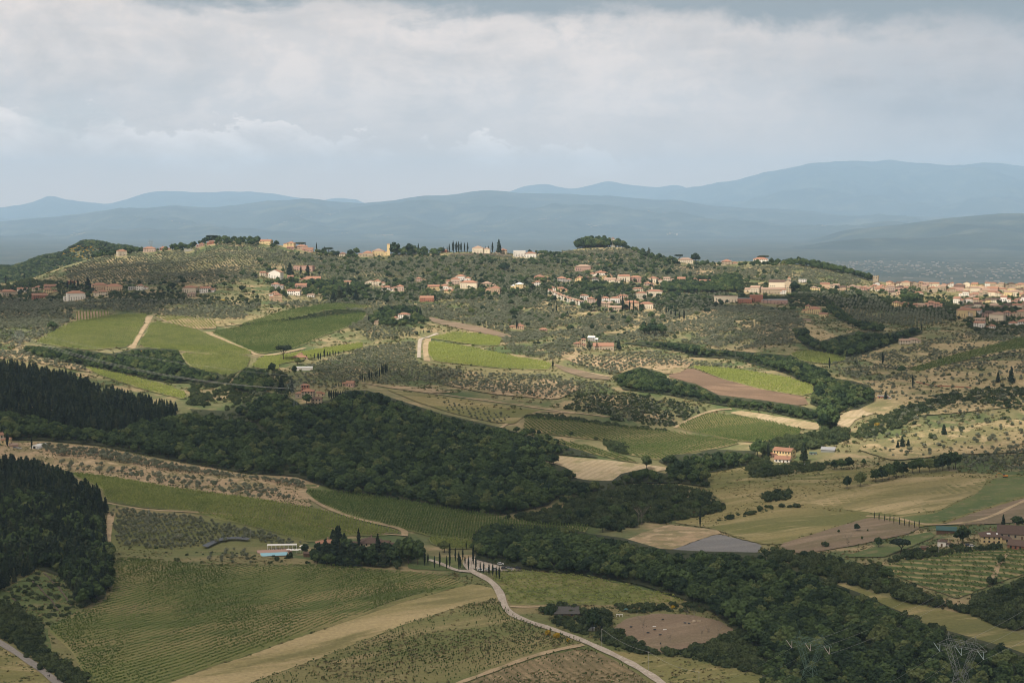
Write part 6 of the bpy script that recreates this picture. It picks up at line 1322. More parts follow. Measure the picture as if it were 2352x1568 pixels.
def vineyard(W2, a_, b_, gap, step, mat, label, h=1.0, miss=.03, jit=.15, L=2.2, n=14, name='vineyard'):
    n = 9
    ang = view_ang(a_, b_); Rw = rows_in(W2, ang, gap, step, len(label), jit, miss); P = np.concatenate(Rw); q = np.random.default_rng(len(P))
    T = [vtemplate(mat, 70 + k, L=L, wid=.55, h=1.7, n=n, leaf=.42) for k in range(4)]
    z = H(P[:, 0], P[:, 1]) + LIFT[0] - .1; sz = h * q.uniform(.55, 1.3, len(P))
    o = gn_scatter(name, T, np.column_stack([P, z]), np.ones(len(P)), sz, np.full(len(P), ang) + q.integers(0, 2, len(P)) * math.pi, q.integers(0, 4, len(P)))
    tag(o, label, 'vineyard', None, 'stuff'); return len(P)
NV = 0
NV += vineyard(WV12, (420,1160), (470,1110), 2.2, 1.9, 'vine', 'bright green vineyard strip below the bare orchard soil')
NV += vineyard(WV13, (640,1235), (690,1195), 2.2, 1.9, 'vine', 'lower bright vineyard strip behind the farm')
NV += vineyard(WV14, (1000,1215), (1015,1170), 2.2, 1.9, 'vine_dark', 'long deep green vineyard below the big wood', 1.15)
NV += vineyard(WV15, (1010,1258), (1040,1240), 2.2, 1.9, 'vine', 'small vineyard piece behind the parking area')
NV += vineyard(WV5, (1148,1322), (1400,1365), 2.6, 1.6, 'vine', 'patchy vineyard right of the farm road', .55, .55)
NV += vineyard(WV5a, (1000,772), (1100,790), 2.7, 2.1, 'vine_sunlit', 'upper sunlit vineyard right of the gravel track')
NV += vineyard(WV5b, (1000,800), (1150,828), 2.7, 2.1, 'vine_sunlit', 'lower sunlit vineyard right of the gravel track')
NV += vineyard(WV1a, (200,800), (260,730), 2.7, 2.1, 'vine', 'bright vineyard left of the steep tan track', 1.1)
NV += vineyard(WV2, (400,805), (440,765), 2.7, 2.1, 'vine', 'bright vineyard right of the steep tan track', 1.1)
NV += vineyard(WV3a, (620,805), (700,745), 2.7, 2.1, 'vine_dark', 'deep green long vineyard in the left middle', 1.2)
NV += vineyard(WV4a, (680,735), (720,705), 2.7, 2.1, 'vine_dark', 'narrow vineyard on top of the long deep green one')
NV += vineyard(WV1b, (206,741), (203,715), 4.6, 2.0, 'vine', 'small striped vineyard with upright rows at the left', 1.25)
NV += vineyard(WV2b, (440,745), (418,730), 4.6, 2.0, 'vine', 'striped vineyard right of the top of the steep track', 1.25)
NV += vineyard(WV7, (450,850), (520,820), 2.7, 2.1, 'vine', 'vineyard below the thin hedge under the bright vineyards')
NV += vineyard(WV7b, (620,835), (700,810), 2.7, 2.1, 'vine_sunlit', 'sunlit vineyard strip behind the low terracotta farmhouse')
NV += vineyard(WV8, (220,850), (400,905), 2.7, 2.1, 'vine_sunlit', 'narrow sunlit vineyard above the left conifers')
NV += vineyard(WV9, (1600,845), (1850,895), 2.7, 2.1, 'vine_sunlit', 'sunlit vineyard strip above the brown ploughed field')
NV += vineyard(WV10, (1400,1010), (1330,972), 4.3, 1.5, 'vine_dark', 'striped vineyard with brown soil in the right middle', .85)
NV += vineyard(WV10b, (1330,1030), (1280,1012), 4.3, 1.5, 'vine_dark', 'narrow striped vineyard beside the hayfield', .85)
NV += vineyard(WV11, (1700,1010), (1650,960), 2.7, 2.0, 'vine_dark', 'deep green vineyard right of the striped one', .95)
NV += vineyard(WV6, (2060,1310), (2230,1345), 4.2, 1.9, 'vine_dark', 'terraced vineyard with pale banks in the lower right', .65, .4)
NV += vineyard(WVr, (2120,850), (2352,790), 2.7, 2.2, 'vine_dark', 'green vineyard strip climbing the right hillside', .9)
NV += vineyard(WVr2, (1830,820), (1940,825), 2.7, 2.2, 'vine', 'small bright vineyard beside the gully')
print('VINES', NV)
# young vines: the nearest as things, the others one mass
q = np.random.default_rng(31); YM = []
for k in range(4):
    V, Fq = vine_me(M['young'], 90 + k, .55, .3, 1.25, 11, .24); me = np_mesh('vine_leaves', V, Fq, [M['young']]); st = MB().bar((0, 0, -.2), (0, 0, 1.3), .05, 4).me('vine_stake', M['bark']); YM.append(join_me('young_vine', [me, st]))
cand = []
for W2, a_, b_, gap, step, miss, lb, gp in ((WV3, (700,1530), (1050,1425), 2.6, 1.3, .3, 'young staked vine on the brown soil above the dirt track', 'young vines above the dirt track'), (WV4, (1187,1566), (1277,1507), 2.7, 1.5, .5, 'young staked vine in the tan rows at the bottom of the picture', 'young vines below the dirt track')):
    for Pk in rows_in(W2, view_ang(a_, b_), gap, step, 5, .12, miss):
        dens = np.sin(Pk[:, 0] * .07 + 1) + np.sin(Pk[:, 1] * .09) + np.sin((Pk[:, 0] + Pk[:, 1]) * .045); Pk = Pk[dens + q.normal(0, 1, len(Pk)) > -1.1]
        z = H(Pk[:, 0], Pk[:, 1]) + LIFT[0] - .05; u, v = proj(Pk[:, 0], Pk[:, 1], z)
        for i in range(len(Pk)): s = np.clip(q.normal(.74, .24), .35, 1.3); cand.append((Pk[i, 0], Pk[i, 1], z[i], s, s, q.uniform(0, 6.28), q.integers(4), lb, s / Pk[i, 1] * (1 if -5 < u[i] < 2357 and v[i] < 1568 else .001), gp))
cand.sort(key=lambda e: -e[8])
for e in cand[:300]: tag(link('young_vine', YM[int(e[6])], None, None, e[:3], e[5], (e[3], e[3], e[4])), e[7], 'vine', e[9])
A = np.array([e[:7] for e in cand[300:]], float)
tag(gn_scatter('young_vines', [template(m_) for m_ in YM], A[:, :3], A[:, 3], A[:, 4], A[:, 5], A[:, 6]), 'thin scatter of young vines over the brown slope', 'vines', None, 'stuff'); print('YOUNG', len(cand))
# ---------------------------------------------------------------- small things
def loc(u, v): return ground(u, v)
def face_rz(p, yaw=0.0): return -math.atan2(p.x, p.y) + R(yaw)
def px(p): return math.hypot(p.x, p.y) / F
# swimming pool, its terrace, pergola and parasols
p = loc(628, 1275); k = px(p)
o = empty('swimming_pool', p, face_rz(p, 4)); tag(o, 'turquoise infinity pool with dark outer wall beside the farm', 'pool')
MB().box(-9.3, 10.6, -6.2, -5.8, -1.4, 1.0).build('outer_wall', M['wood'], o)
MB().box(-9.6, 11, -5.79, 6.4, -1.2, .95).build('basin', M['stone'], o)
MB().box(-9.2, 10.5, -5.7, 5.6, .951, 1.02).build('water', M['pool'], o)
MB().box(-11, 14, 6.41, 16, -1.2, 1.0).box(-10.4, 11, -7.4, -6.21, -1.4, -.7).build('deck', M['rose'], o)
p2 = loc(648, 1262); o = empty('pergola', p2 + Vector((0, 0, .3)), face_rz(p2, -3)); tag(o, 'long white roofed pergola on posts behind the pool', 'pergola')
MB().box(-11, 11, -2.6, 2.6, 3.5, 3.75).build('roof', M['canvas'], o)
PST = MB().box(-.11, .11, -.11, .11, -1, 3.5).me('post', M['canvas'])
for i in range(8):
    for y in (-2.4, 2.4): link('post', PST, None, o, loc=(-10.6 + i * 3.03, y, 0))
LNG = MB().box(-.35, .35, -.9, .9, .25, .4).add([(-.35, .5, .4), (.35, .5, .4), (.35, 1.0, .9), (-.35, 1.0, .9), (-.35, .6, .4), (.35, .6, .4), (.35, 1.05, .85), (-.35, 1.05, .85)], [(0,1,2,3), (7,6,5,4)]).me('frame', M['grey'])
for i in range(7):
    q_ = p2 + Vector((-9 + i * 3.0, -3.9, .75)); c_ = link('sun_lounger', LNG, None, None, q_, .3 * (i % 3)); tag(c_, f'grey sun lounger, {ordn(i+1)} from the left before the white pergola', 'sun lounger', 'sun loungers by the pool')
for i, (u, v) in enumerate([(663, 1270), (672, 1271), (681, 1271), (690, 1270), (693, 1262)]):
    p = loc(u, v); o = empty('parasol', p + Vector((0, 0, .6)), 0); tag(o, ['leftmost', 'second', 'third', 'fourth', 'single rear'][i] + ' white parasol on the terrace right of the pool', 'parasol', 'white parasols by the pool')
    MB().bar((0, 0, -.8), (0, 0, 2.6), .05, 5).build('pole', M['canvas'], o)
    MB().add([(-1.7, -1.7, 2.3), (1.7, -1.7, 2.3), (1.7, 1.7, 2.3), (-1.7, 1.7, 2.3), (0, 0, 2.95), (0, 0, 2.3)], [(0,1,4), (1,2,4), (2,3,4), (3,0,4), (1,0,5), (2,1,5), (3,2,5), (0,3,5)]).build('canopy', M['canvas'], o)
# curved shed with a dark panel roof
A_ = [loc(*q_) for q_ in [(470, 1262), (486, 1254), (502, 1247), (520, 1243), (540, 1242), (556, 1243), (572, 1245)]]; o = empty('curved_shed', A_[3], 0); tag(o, 'long curved shelter with dark panel roof among the olives left of the pool', 'shed')
for i in range(6):
    a_, b_ = A_[i] - A_[3], A_[i + 1] - A_[3]; n_ = Vector((-(b_ - a_).y, (b_ - a_).x, 0)).normalized() * 2.2
    MB().add([a_ - n_ + Vector((0, 0, 2.1)), b_ - n_ + Vector((0, 0, 2.1)), b_ + n_ + Vector((0, 0, 3.0)), a_ + n_ + Vector((0, 0, 3.0)), a_ - n_ + Vector((0, 0, 2.25)), b_ - n_ + Vector((0, 0, 2.25)), b_ + n_ + Vector((0, 0, 3.15)), a_ + n_ + Vector((0, 0, 3.15))],
             [(3,2,1,0), (4,5,6,7), (0,1,5,4), (1,2,6,5), (2,3,7,6), (3,0,4,7)]).build('roof_panel', M['car_dark'], o)
    MB().bar(a_ - n_ - Vector((0, 0, 1)), a_ - n_ + Vector((0, 0, 2.1)), .12).build('post', M['wood'], o)
# polytunnel
p = loc(79, 1031); o = empty('polytunnel', p, face_rz(p, -35)); tag(o, 'white half round polytunnel beside the left edge olive grove', 'greenhouse'); b = MB(); n = 10; w, L = 4.6, 16
vs = [(math.cos(math.pi * k_ / n) * w, y, math.sin(math.pi * k_ / n) * 4.4 - .3) for y in (0, L) for k_ in range(n + 1)]
b.add(vs, [(k_, k_ + 1, n + 2 + k_, n + 1 + k_) for k_ in range(n)] + [tuple(range(n + 1)), tuple(range(n + 1, 2 * n + 2))[::-1]]); b.build('cover', M['canvas'], o)
MB().box(-1.3, 1.3, -.1, -.02, 0, 2.8).build('doorway', M['glass'], o)
# cars
def car(u, v, paint, yaw, label, van=False):
    p = loc(u, v); o = empty('parked_car', p + Vector((0, 0, 1.0)), face_rz(p, yaw)); tag(o, label, 'car'); h1 = .95; t_ = 1.5 if not van else 1.95
    MB().add([(-2.15, -.88, .3), (2.15, -.88, .3), (2.15, .88, .3), (-2.15, .88, .3), (-2.15, -.88, h1), (2.1, -.88, h1 - .12), (2.1, .88, h1 - .12), (-2.15, .88, h1)], [(3,2,1,0), (4,5,6,7), (0,1,5,4), (1,2,6,5), (2,3,7,6), (3,0,4,7)]).build('body', M[paint], o)
    MB().add([(-1.95, -.8, h1), (1.1, -.8, h1 - .06), (1.1, .8, h1 - .06), (-1.95, .8, h1), (-1.6, -.68, t_ - .06), (.35, -.68, t_ - .06), (.35, .68, t_ - .06), (-1.6, .68, t_ - .06)], [(4,5,6,7), (0,1,5,4), (1,2,6,5), (2,3,7,6), (3,0,4,7)]).build('windows', M['glass'], o)
    MB().box(-1.62, .38, -.7, .7, t_ - .055, t_).build('roof', M[paint], o)
    wm = MB().lathe([(.3, -.1), (.33, 0), (.3, .1)], 8).me('wheel', M['rubber'])
    for x in (-1.35, 1.4):
        for y in (-.86, .86): w_ = link('wheel', wm, None, o, loc=(x, y, .32)); w_.rotation_euler = (math.pi / 2, 0, 0)
for a_ in [(1150, 1299, 'car_white', 4, 'white car parked alone at the edge of the lower right wood'), (1104, 1313, 'car_white', -25, 'white car at the left of the parked row by the avenue'), (1121, 1312, 'car_white', -20, 'larger white car, second in the parked row by the avenue'), (1137, 1311, 'car_grey', -20, 'grey car, third in the parked row by the avenue'),
           (1158, 1309, 'car_dark', -15, 'dark car, fourth in the parked row by the avenue'), (1170, 1309, 'car_grey', -15, 'light car half hidden, fifth in the parked row by the avenue'), (1190, 1308, 'car_dark', -15, 'dark car last in the parked row by the avenue'), (2233, 1258, 'car_white', 12, 'white car in the yard of the yellow house'), (2224, 1256, 'car_dark', 12, 'dark car beside the white one in the yard'),
           (1852, 1070, 'car_white', 0, 'white car below the pale yellow farmhouse conifer'), (35, 1031, 'car_grey', 10, 'grey car by the yellow house at the left edge'), (44, 1033, 'car_white', -5, 'white car by the yellow house at the left edge'), (2044, 918, 'car_white', 10, 'white van beside the low brick house')]:
    car(*a_, van='van' in a_[4])
for i in range(7): car(1258 + i * 5 + 22, 672 + i * 1.1, ['car_white', 'car_grey', 'car_dark'][i % 3], 60, f'{["white", "grey", "dark"][i % 3]} car, {ordn(i+1)} from the top in the parking above the terraced row')
# excavator
p = loc(2304, 1097); o = empty('excavator', p + Vector((0, 0, .4)), face_rz(p, 6)); tag(o, 'orange excavator with outstretched arm at the field edge', 'excavator'); 
for y in (-1.3, 1.3): MB().box(-.2, 3.6, y - .35, y + .35, -.1, .8).build('track', M['rubber'], o)
MB().box(.2, 3.9, -1.3, 1.3, 1.0, 2.3).build('body', M['digger'], o); MB().box(-.1, 1.3, -1.25, -.1, 2.303, 3.3).build('cab', M['glass'], o)
MB().bar((.3, .3, 1.9), (-2.8, .3, 4.0), .32).bar((-2.8, .3, 4.0), (-5.2, .3, 3.2), .3).build('boom', M['digger'], o); MB().bar((-5.2, .3, 3.3), (-5.9, .3, 1.2), .22).build('arm', M['digger'], o); MB().box(-6.6, -5.6, -.3, .9, .1, 1.2).build('bucket', M['wood'], o)
# pylons
def pylon(u, v, hpx, label, mat, ins, yaw, bw=.72, low=.16, size=1.0, base=None, conv=True):
    """portal pylon: narrow waist, two legs opening to a long bridge that carries three insulator pairs"""
    p = base or loc(u, v); h = hpx * px(p); o = empty('pylon', p, face_rz(p, yaw)); tag(o, label, 'pylon'); t_ = .11 * size; W_ = h * bw / 2; hb = h * .80; hw = h * .42; d = h * .045
    b = MB(); foot = h * low
    C0 = [Vector((sx * foot, sy * foot, -2)) for sx, sy in ((-1,-1), (1,-1), (1,1), (-1,1))]; C1 = [Vector((sx * foot * .42, sy * foot * .42, hw)) for sx, sy in ((-1,-1), (1,-1), (1,1), (-1,1))]
    for i in range(4):
        b.bar(C0[i], C1[i], t_ * 1.4)
        for s in range(4):
            a_, c_ = s / 4, (s + 1) / 4; j = (i + 1) % 4
            b.bar(C0[i].lerp(C1[i], a_), C0[j].lerp(C1[j], c_), t_ * .7); b.bar(C0[j].lerp(C1[j], a_), C0[i].lerp(C1[i], c_), t_ * .7); b.bar(C0[i].lerp(C1[i], c_), C0[j].lerp(C1[j], c_), t_ * .7)
    b.build('tower_body', M[mat], o); b = MB(); legs = {}
    for sx in (-1, 1):
        top = [Vector((sx * W_ * .52 + ox, sy * d, hb)) for ox in (-d, d) for sy in (-1, 1)]; bot = [Vector((sx * foot * .3 + ox * .5, sy * foot * .42, hw)) for ox in (-d, d) for sy in (-1, 1)]
        lg = MB()
        for i in range(4): lg.bar(bot[i], top[i], t_)
        for s in range(6):
            a_, c_ = s / 6, (s + 1) / 6
            for i, j in ((0, 1), (1, 3), (3, 2), (2, 0)): lg.bar(bot[i].lerp(top[i], a_), bot[j].lerp(top[j], c_), t_ * .6)
        lg.build('leg', M[mat], o)
    for sy in (-1, 1):
        for z in (hb, hb + h * .09): b.bar((-W_ * (1 if z == hb else .62), sy * d, z), (W_ * (1 if z == hb else .62), sy * d, z), t_)
        b.bar((-W_, sy * d, hb), (-W_ * .62, sy * d, hb + h * .09), t_); b.bar((W_, sy * d, hb), (W_ * .62, sy * d, hb + h * .09), t_)
        for s in range(10):
            x0, x1 = -W_ * .62 + W_ * 1.24 * s / 10, -W_ * .62 + W_ * 1.24 * (s + 1) / 10; b.bar((x0, sy * d, hb if s % 2 else hb + h * .09), (x1, sy * d, hb + h * .09 if s % 2 else hb), t_ * .7)
    for s in range(9): x = -W_ + 2 * W_ * s / 8; b.bar((x, -d, hb), (x, d, hb), t_ * .7)
    for sx in (-1, 1): b.bar((sx * W_ * .56, 0, hb + h * .09), (sx * W_ * .56, 0, h), t_); b.bar((sx * W_ * .45, 0, hb + h * .09), (sx * W_ * .56, 0, h), t_ * .7); b.bar((sx * W_ * .66, 0, hb + h * .09), (sx * W_ * .56, 0, h), t_ * .7)
    b.build('bridge', M[mat], o); ends = []
    for x in (-W_ * .92, 0, W_ * .92):
        e = Vector((x, 0, hb - h * .115)); ib = MB()
        ib.bar((x - W_ * .0, 0, hb), e, t_ * 1.7, 6); ib.bar((x - W_ * .27, 0, hb), e, t_ * 1.7, 6); ib.build('insulator', M[ins], o)
        ends.append(o.matrix_basis @ e if False else (Matrix.Translation(o.location) @ Matrix.Rotation(o.rotation_euler.z, 4, 'Z')) @ e)
    tops = [(Matrix.Translation(o.location) @ Matrix.Rotation(o.rotation_euler.z, 4, 'Z')) @ Vector((sx * W_ * .56, 0, h)) for sx in (-1, 1)]
    return ends, tops
def wire(a_, b_, sag, label, group, w=.055, n=18):
    c_ = (a_ + b_) / 2; pt = [a_.lerp(b_, i / n) - Vector((0, 0, 4 * sag * (i / n) * (1 - i / n))) - c_ for i in range(n + 1)]; b = MB()
    for i in range(n): b.bar(pt[i], pt[i + 1], w, 3)
    tag(b.build('power_line', M['wire'], None, loc=c_), label, 'power line', group)
e1, t1 = pylon(1860, 1588, 140, 'green lattice pylon at the lower right, left of two', 'green_metal', 'ceramic', -24, size=1.2)
e2, t2 = pylon(2206, 1612, 157, 'grey lattice pylon at the lower right, right of two', 'metal', 'glass_ins', -24, size=1.2)
dirw = (e1[2] - e1[0]).normalized(); nrm = Vector((-dirw.y, dirw.x, 0))
for i in range(3):
    nm = ['left', 'middle', 'right'][i]
    wire(e1[i], e1[i] - nrm * 330 + Vector((0, 0, 30)), 9, f'thin wire leading from the green pylon\'s {nm} insulator towards the viewer', 'wires of the green pylon'); wire(e1[i], e1[i] + nrm * 420 + Vector((0, 0, 8)), 12, f'thin wire leading from the green pylon\'s {nm} insulator over the wood', 'wires of the green pylon')
    wire(e2[i], e2[i] - nrm * 330 + Vector((0, 0, 30)), 9, f'thin wire leading from the grey pylon\'s {nm} insulator towards the viewer', 'wires of the grey pylon'); wire(e2[i], e2[i] + nrm * 420 + Vector((0, 0, 8)), 12, f'thin wire leading from the grey pylon\'s {nm} insulator over the wood', 'wires of the grey pylon')
e3, t3 = pylon(679, 957, 94, 'thin grey lattice pylon in front of the stone villa', 'metal', 'glass_ins', -20, .36, .07, .6)
e4, t4 = pylon(46, 812, 54, 'thin pylon at the left edge of the bright vineyards', 'metal', 'glass_ins', -20, .36, .07, .6)
e5, t5 = pylon(347, 577, 26, 'tiny pylon on the horizon above the peach crest house', 'metal', 'glass_ins', -10, .45, .08, .9)
for i in range(3): wire(e4[i], e3[i], 13, f'{["left", "middle", "right"][i]} pale power line sagging across the belt under the bright vineyards', 'power lines over the left belt', .11)
for i in range(2): wire(t4[i], t3[i], 8, f'{["left", "right"][i]} upper earth wire above the belt under the bright vineyards', 'power lines over the left belt', .07)
# wooden and metal poles with their wires
def pole(u, v, hpx, label, mat='grey'):
    p = loc(u, v); h = hpx * px(p); MBp = MB().bar((0, 0, -1), (0, 0, h), .16, 6); o = MBp.build('utility_pole', M[mat], None, loc=p); tag(o, label, 'pole', None)
    MB().box(-.5, .5, -.06, .06, h - .5, h - .38).build('crossbar', M[mat], o); return p + Vector((0, 0, h))
pa = pole(1382, 1484, 43, 'grey utility pole beside the road bushes'); pb = pole(1489, 1540, 46, 'grey utility pole on the grass below the paddock'); pc = pole(1605, 1590, 50, 'utility pole near the bottom edge beside the road')
wire(pa, pb, 2.2, 'cable sagging between the two roadside poles', None, .06); wire(pb, pc, 2.2, 'cable leaving the second roadside pole to the right', None, .06)
pole(341, 1196, 28, 'thin pole in the olives left of the pool'); pole(575, 1238, 27, 'pale pole right of the curved shed'); pole(2156, 1275, 36, 'pole beside the white house of the lower right hamlet'); pole(747, 735, 30, 'pole on the narrow upper vineyard'); pole(961, 690, 15, 'pole under the middle hamlet'); pole(1875, 1076, 14, 'field pole below the garden of the pale yellow farmhouse', 'wood'); pole(2019, 1072, 14, 'field pole by the little shrubby tree', 'wood'); pole(2188, 1080, 22, 'pole before the upper clump on the right')
for i, (u, v) in enumerate([(800, 692), (815, 692), (770, 691)]): pole(u, v, 13, f'{ordn(i+1)} pole before the dark clump under the spur')
# dry stone terrace walls at the lower left, one stone at a time
STN = [mesh('stone', (IC1_V * (1 + np.random.default_rng(i).uniform(-.2, .2, (len(IC1_V), 1)))) * (.55, .42, .36), IC1_F, M['stones']) for i in range(3)]
for wi, (ln, lb) in enumerate([("74,1337 90,1350 103,1366 118,1380 133,1404", 'left of the three dry stone terrace walls'), ("101,1318 112,1328 122,1340 136,1352 150,1372 164,1394", 'middle of the three dry stone terrace walls'), ("30,1377 44,1390 54,1407 68,1420 92,1437", 'lowest of the three dry stone terrace walls')]):
    G = [loc(*q_) for q_ in densify(pts(ln), 3, False)]; o = empty('stone_wall', G[len(G)//2], 0); tag(o, lb + ' at the lower left', 'wall'); b = MB(); n = 0; c0 = G[len(G)//2]
    for i in range(len(G) - 1):
        a_, b_ = G[i] - c0, G[i + 1] - c0; dd = (b_ - a_); L = dd.length; m_ = max(1, int(L / 1.0)); nn = Vector((-dd.y, dd.x, 0)).normalized() * .35
        b.add([a_ - nn + Vector((0, 0, -.6)), a_ + nn + Vector((0, 0, -.6)), b_ + nn + Vector((0, 0, -.6)), b_ - nn + Vector((0, 0, -.6)), a_ - nn + Vector((0, 0, 1.0)), a_ + nn + Vector((0, 0, 1.0)), b_ + nn + Vector((0, 0, 1.0)), b_ - nn + Vector((0, 0, 1.0))], [(4,5,6,7), (0,1,5,4), (1,2,6,5), (2,3,7,6), (3,0,4,7)])
        for j in range(m_):
            if n >= 110: break
            s_ = link('stone', STN[n % 3], None, o, loc=a_.lerp(b_, (j + .5) / m_) + Vector((random.uniform(-.3, .3), random.uniform(-.3, .3), random.uniform(.75, 1.25))), rotz=random.uniform(0, 6)); n += 1
    b.build('core', M['stones'], o)
# retaining walls on the ridge
def long_wall(line, h, label, mat='stones'):
    G = [loc(*q_) for q_ in densify(pts(line), 6, False)]; c0 = G[len(G)//2]; b = MB()
    for i in range(len(G) - 1):
        a_, b_ = G[i] - c0, G[i + 1] - c0; nn = Vector((-(b_ - a_).y, (b_ - a_).x, 0)).normalized() * .3
        b.add([a_ - nn - Vector((0, 0, 2)), a_ + nn - Vector((0, 0, 2)), b_ + nn - Vector((0, 0, 2)), b_ - nn - Vector((0, 0, 2)), a_ - nn + Vector((0, 0, h)), a_ + nn + Vector((0, 0, h)), b_ + nn + Vector((0, 0, h)), b_ - nn + Vector((0, 0, h))], [(4,5,6,7), (0,1,5,4), (1,2,6,5), (2,3,7,6), (3,0,4,7)])
    tag(b.build('retaining_wall', M[mat], None, loc=c0), label, 'wall')
long_wall("1295,592 1350,588 1420,584 1485,582", 4.5, 'long stone retaining wall across the foot of the wooded knoll')
long_wall("1035,587 1090,586 1140,587 1175,590", 4.0, 'grey retaining wall under the ridge villas')
long_wall("1338,560 1360,560 1395,563", 5.0, 'stone wall on top of the wooded knoll')
long_wall("2105,880 2140,888 2180,890 2230,893", 2.2, 'low brick wall between the fields on the right hillside', 'brick')
# two walkers on the lane
def person(u, v, label, mat, sh):
    p = loc(u, v); vs = [(0, 0, .98), (0, 0, 1.22), (0, 0, 1.45), (0, 0.01, 1.53), (0, .02, 1.66), (-.19, 0, 1.42), (-.25, .02, 1.14), (-.22, -.12, .9), (.19, 0, 1.42), (.25, -.02, 1.14), (.22, .1, .9), (-.1, 0, .92), (-.11, -.1, .5), (-.11, .02, .06), (.1, 0, .92), (.11, .12, .5), (.11, .02, .08), (-.11, -.12, .03), (.11, -.12, .05)]
    es = [(0,1), (1,2), (2,3), (3,4), (2,5), (5,6), (6,7), (2,8), (8,9), (9,10), (0,11), (11,12), (12,13), (0,14), (14,15), (15,16), (13,17), (16,18)]; rad = [.16, .15, .16, .065, .11, .075, .055, .045, .075, .055, .045, .1, .075, .05, .1, .075, .05, .045, .045]
    me = D.meshes.new('person'); me.from_pydata(vs, es, []); me.materials.append(M[mat]); o = link('person', me, None, None, p + Vector((0, 0, .97)), face_rz(p, sh)); md = o.modifiers.new('skin', 'SKIN')
    for i, r_ in enumerate(rad): me.skin_vertices[0].data[i].radius = (r_, r_)
    me.skin_vertices[0].data[0].use_root = True; s_ = o.modifiers.new('sub', 'SUBSURF'); s_.levels = s_.render_levels = 1; tag(o, label, 'person')
person(110.5, 1559, 'left of two dark dressed walkers on the lane at the lower left', 'skin', 25); person(114.0, 1558, 'right of two dark dressed walkers on the lane at the lower left', 'car_dark', 30)
# black animals in the paddock
def pig(u, v, yaw, label, s=1.0):
    p = loc(u, v); vs = [(-.55, 0, .55), (-.2, 0, .6), (.25, 0, .6), (.6, 0, .58), (.95, 0, .5), (-.45, -.2, .3), (-.45, -.2, .04), (-.45, .2, .3), (-.45, .2, .04), (.45, -.2, .3), (.45, -.2, .04), (.45, .2, .3), (.45, .2, .04), (-.75, 0, .62)]
    es = [(0,1), (1,2), (2,3), (3,4), (0,5), (5,6), (0,7), (7,8), (2,9), (9,10), (2,11), (11,12), (0,13)]; rad = [.27, .3, .29, .2, .09, .1, .055, .1, .055, .09, .055, .09, .055, .03]
    me = D.meshes.new('pig'); me.from_pydata(vs, es, []); me.materials.append(M['car_dark']); o = link('pig', me, None, None, p + Vector((0, 0, .42)), face_rz(p, yaw), (s, s, s)); md = o.modifiers.new('skin', 'SKIN')
    for i, r_ in enumerate(rad): me.skin_vertices[0].data[i].radius = (r_, r_)
    me.skin_vertices[0].data[0].use_root = True; s_ = o.modifiers.new('sub', 'SUBSURF'); s_.levels = s_.render_levels = 1; tag(o, label, 'pig', 'black pigs in the paddock')
for u, v, yw, lb in [(1449, 1442, 20, 'black pig at the left of the paddock by the red soil'), (1504, 1448, 200, 'black pig in the middle of the paddock'), (1488, 1455, 10, 'dark pig left of the biggest black one'), (1516, 1460, 0, 'biggest black pig in the lower middle of the paddock'), (1517, 1480, 80, 'black pig at the paddock\'s lower tip'), (1522, 1425, 30, 'small dark pig at the back of the paddock'), (1573, 1433, 5, 'black pig under the many stemmed bare tree'), (1583, 1434, 160, 'black pig right of the one under the bare tree')]: pig(u, v, yw, lb, 1.25)
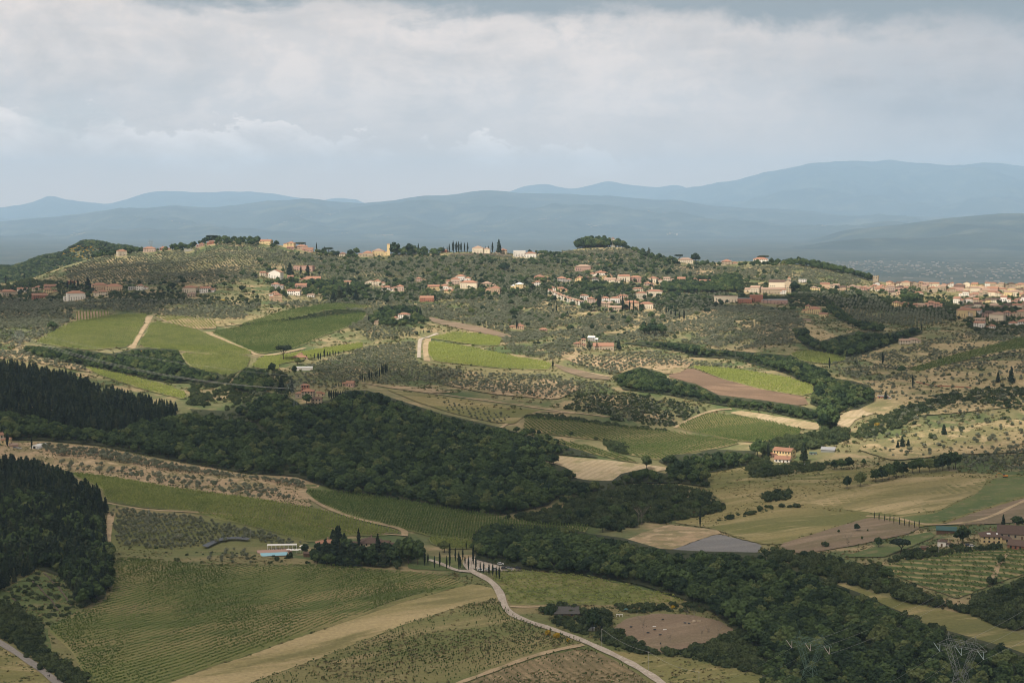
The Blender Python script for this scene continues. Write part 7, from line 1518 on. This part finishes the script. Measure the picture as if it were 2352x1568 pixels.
# feeder, frame and fence posts at the paddock
p = loc(1438, 1406); o = empty('kiosk', p, face_rz(p, 0)); tag(o, 'small kiosk with green cap roof behind the paddock', 'kiosk')
for sx in (-.9, .9):
    for sy in (-.9, .9): MB().box(sx - .08, sx + .08, sy - .08, sy + .08, -.5, 2.2).build('post', M['wood'], o)
MB().add([(-1.4, -1.4, 2.2), (1.4, -1.4, 2.2), (1.4, 1.4, 2.2), (-1.4, 1.4, 2.2), (0, 0, 3.1)], [(0,1,4), (1,2,4), (2,3,4), (3,0,4), (3,2,1,0)]).build('roof', M['roof_green'], o)
p = loc(1423, 1417); o = empty('white_frame', p, face_rz(p, 0)); tag(o, 'low white pen frame left of the paddock kiosk', 'pen')
for x0, x1, z0, z1 in ((-2.2, 2.2, 1.7, 2.0), (-2.2, 2.2, .1, .3), (-2.2, -1.95, .3, 1.7), (-.12, .12, .3, 1.7), (1.95, 2.2, .3, 1.7)): MB().box(x0, x1, -.2, .2, z0, z1).build('bar', M['canvas'], o)
p = loc(1594, 1429); o = empty('feeder', p, 0); tag(o, 'round whitish feeder at the back of the paddock', 'feeder'); MB().lathe([(1.3, -.3), (1.35, .9), (1.1, 1.3), (.4, 1.7)], 12).build('drum', M['stone'], o); MB().box(1.9, 4.4, -.1, .1, -.3, 1.7).build('panel', M['tan'], o)
for i, (u, v) in enumerate([(1503, 1440), (1527, 1447)]): p = loc(u, v); tag(link('trough', MB().box(-1.1, 1.1, -.35, .35, -.1, .35).box(-1.0, 1.0, -.25, .25, .353, .4).me('trough', M['canvas']), None, None, p + Vector((0, 0, .5)), face_rz(p, 20 * i)), ['white trough in the middle of the paddock', 'smaller white trough right of the middle one in the paddock'][i], 'trough')
FP = MB().bar((0, 0, -.4), (0, 0, 1.5), .07, 4).me('fence_post', M['wood'])
for i, q_ in enumerate(densify(pts("1575,1409 1610,1412 1650,1424 1692,1446"), 4.2, False)):
    p = loc(*q_); tag(link('fence_post', FP, None, None, p), f'{ordn(i+1)} thin fence post from the left along the paddock\'s back edge', 'fence post', 'fence posts of the paddock')
# skylights of the lower right house
for lb, dx, w_ in (('large yellow house with skylight in the lower right hamlet', -.12, 2.6), ('large yellow house with skylight in the lower right hamlet', .28, 1.2)):
    o, w, d, h, c_ = HS[lb]; rf = [x for x in o.children if x.name.startswith('roof')][0]
    sk = MB().box(-w_/2, w_/2, -.8, .8, 0, .12).build('skylight', M['car_white'], rf, loc=(dx * w, -d * .26, d * .1 + .35)); sk.rotation_euler = (math.atan(.36), 0, 0)
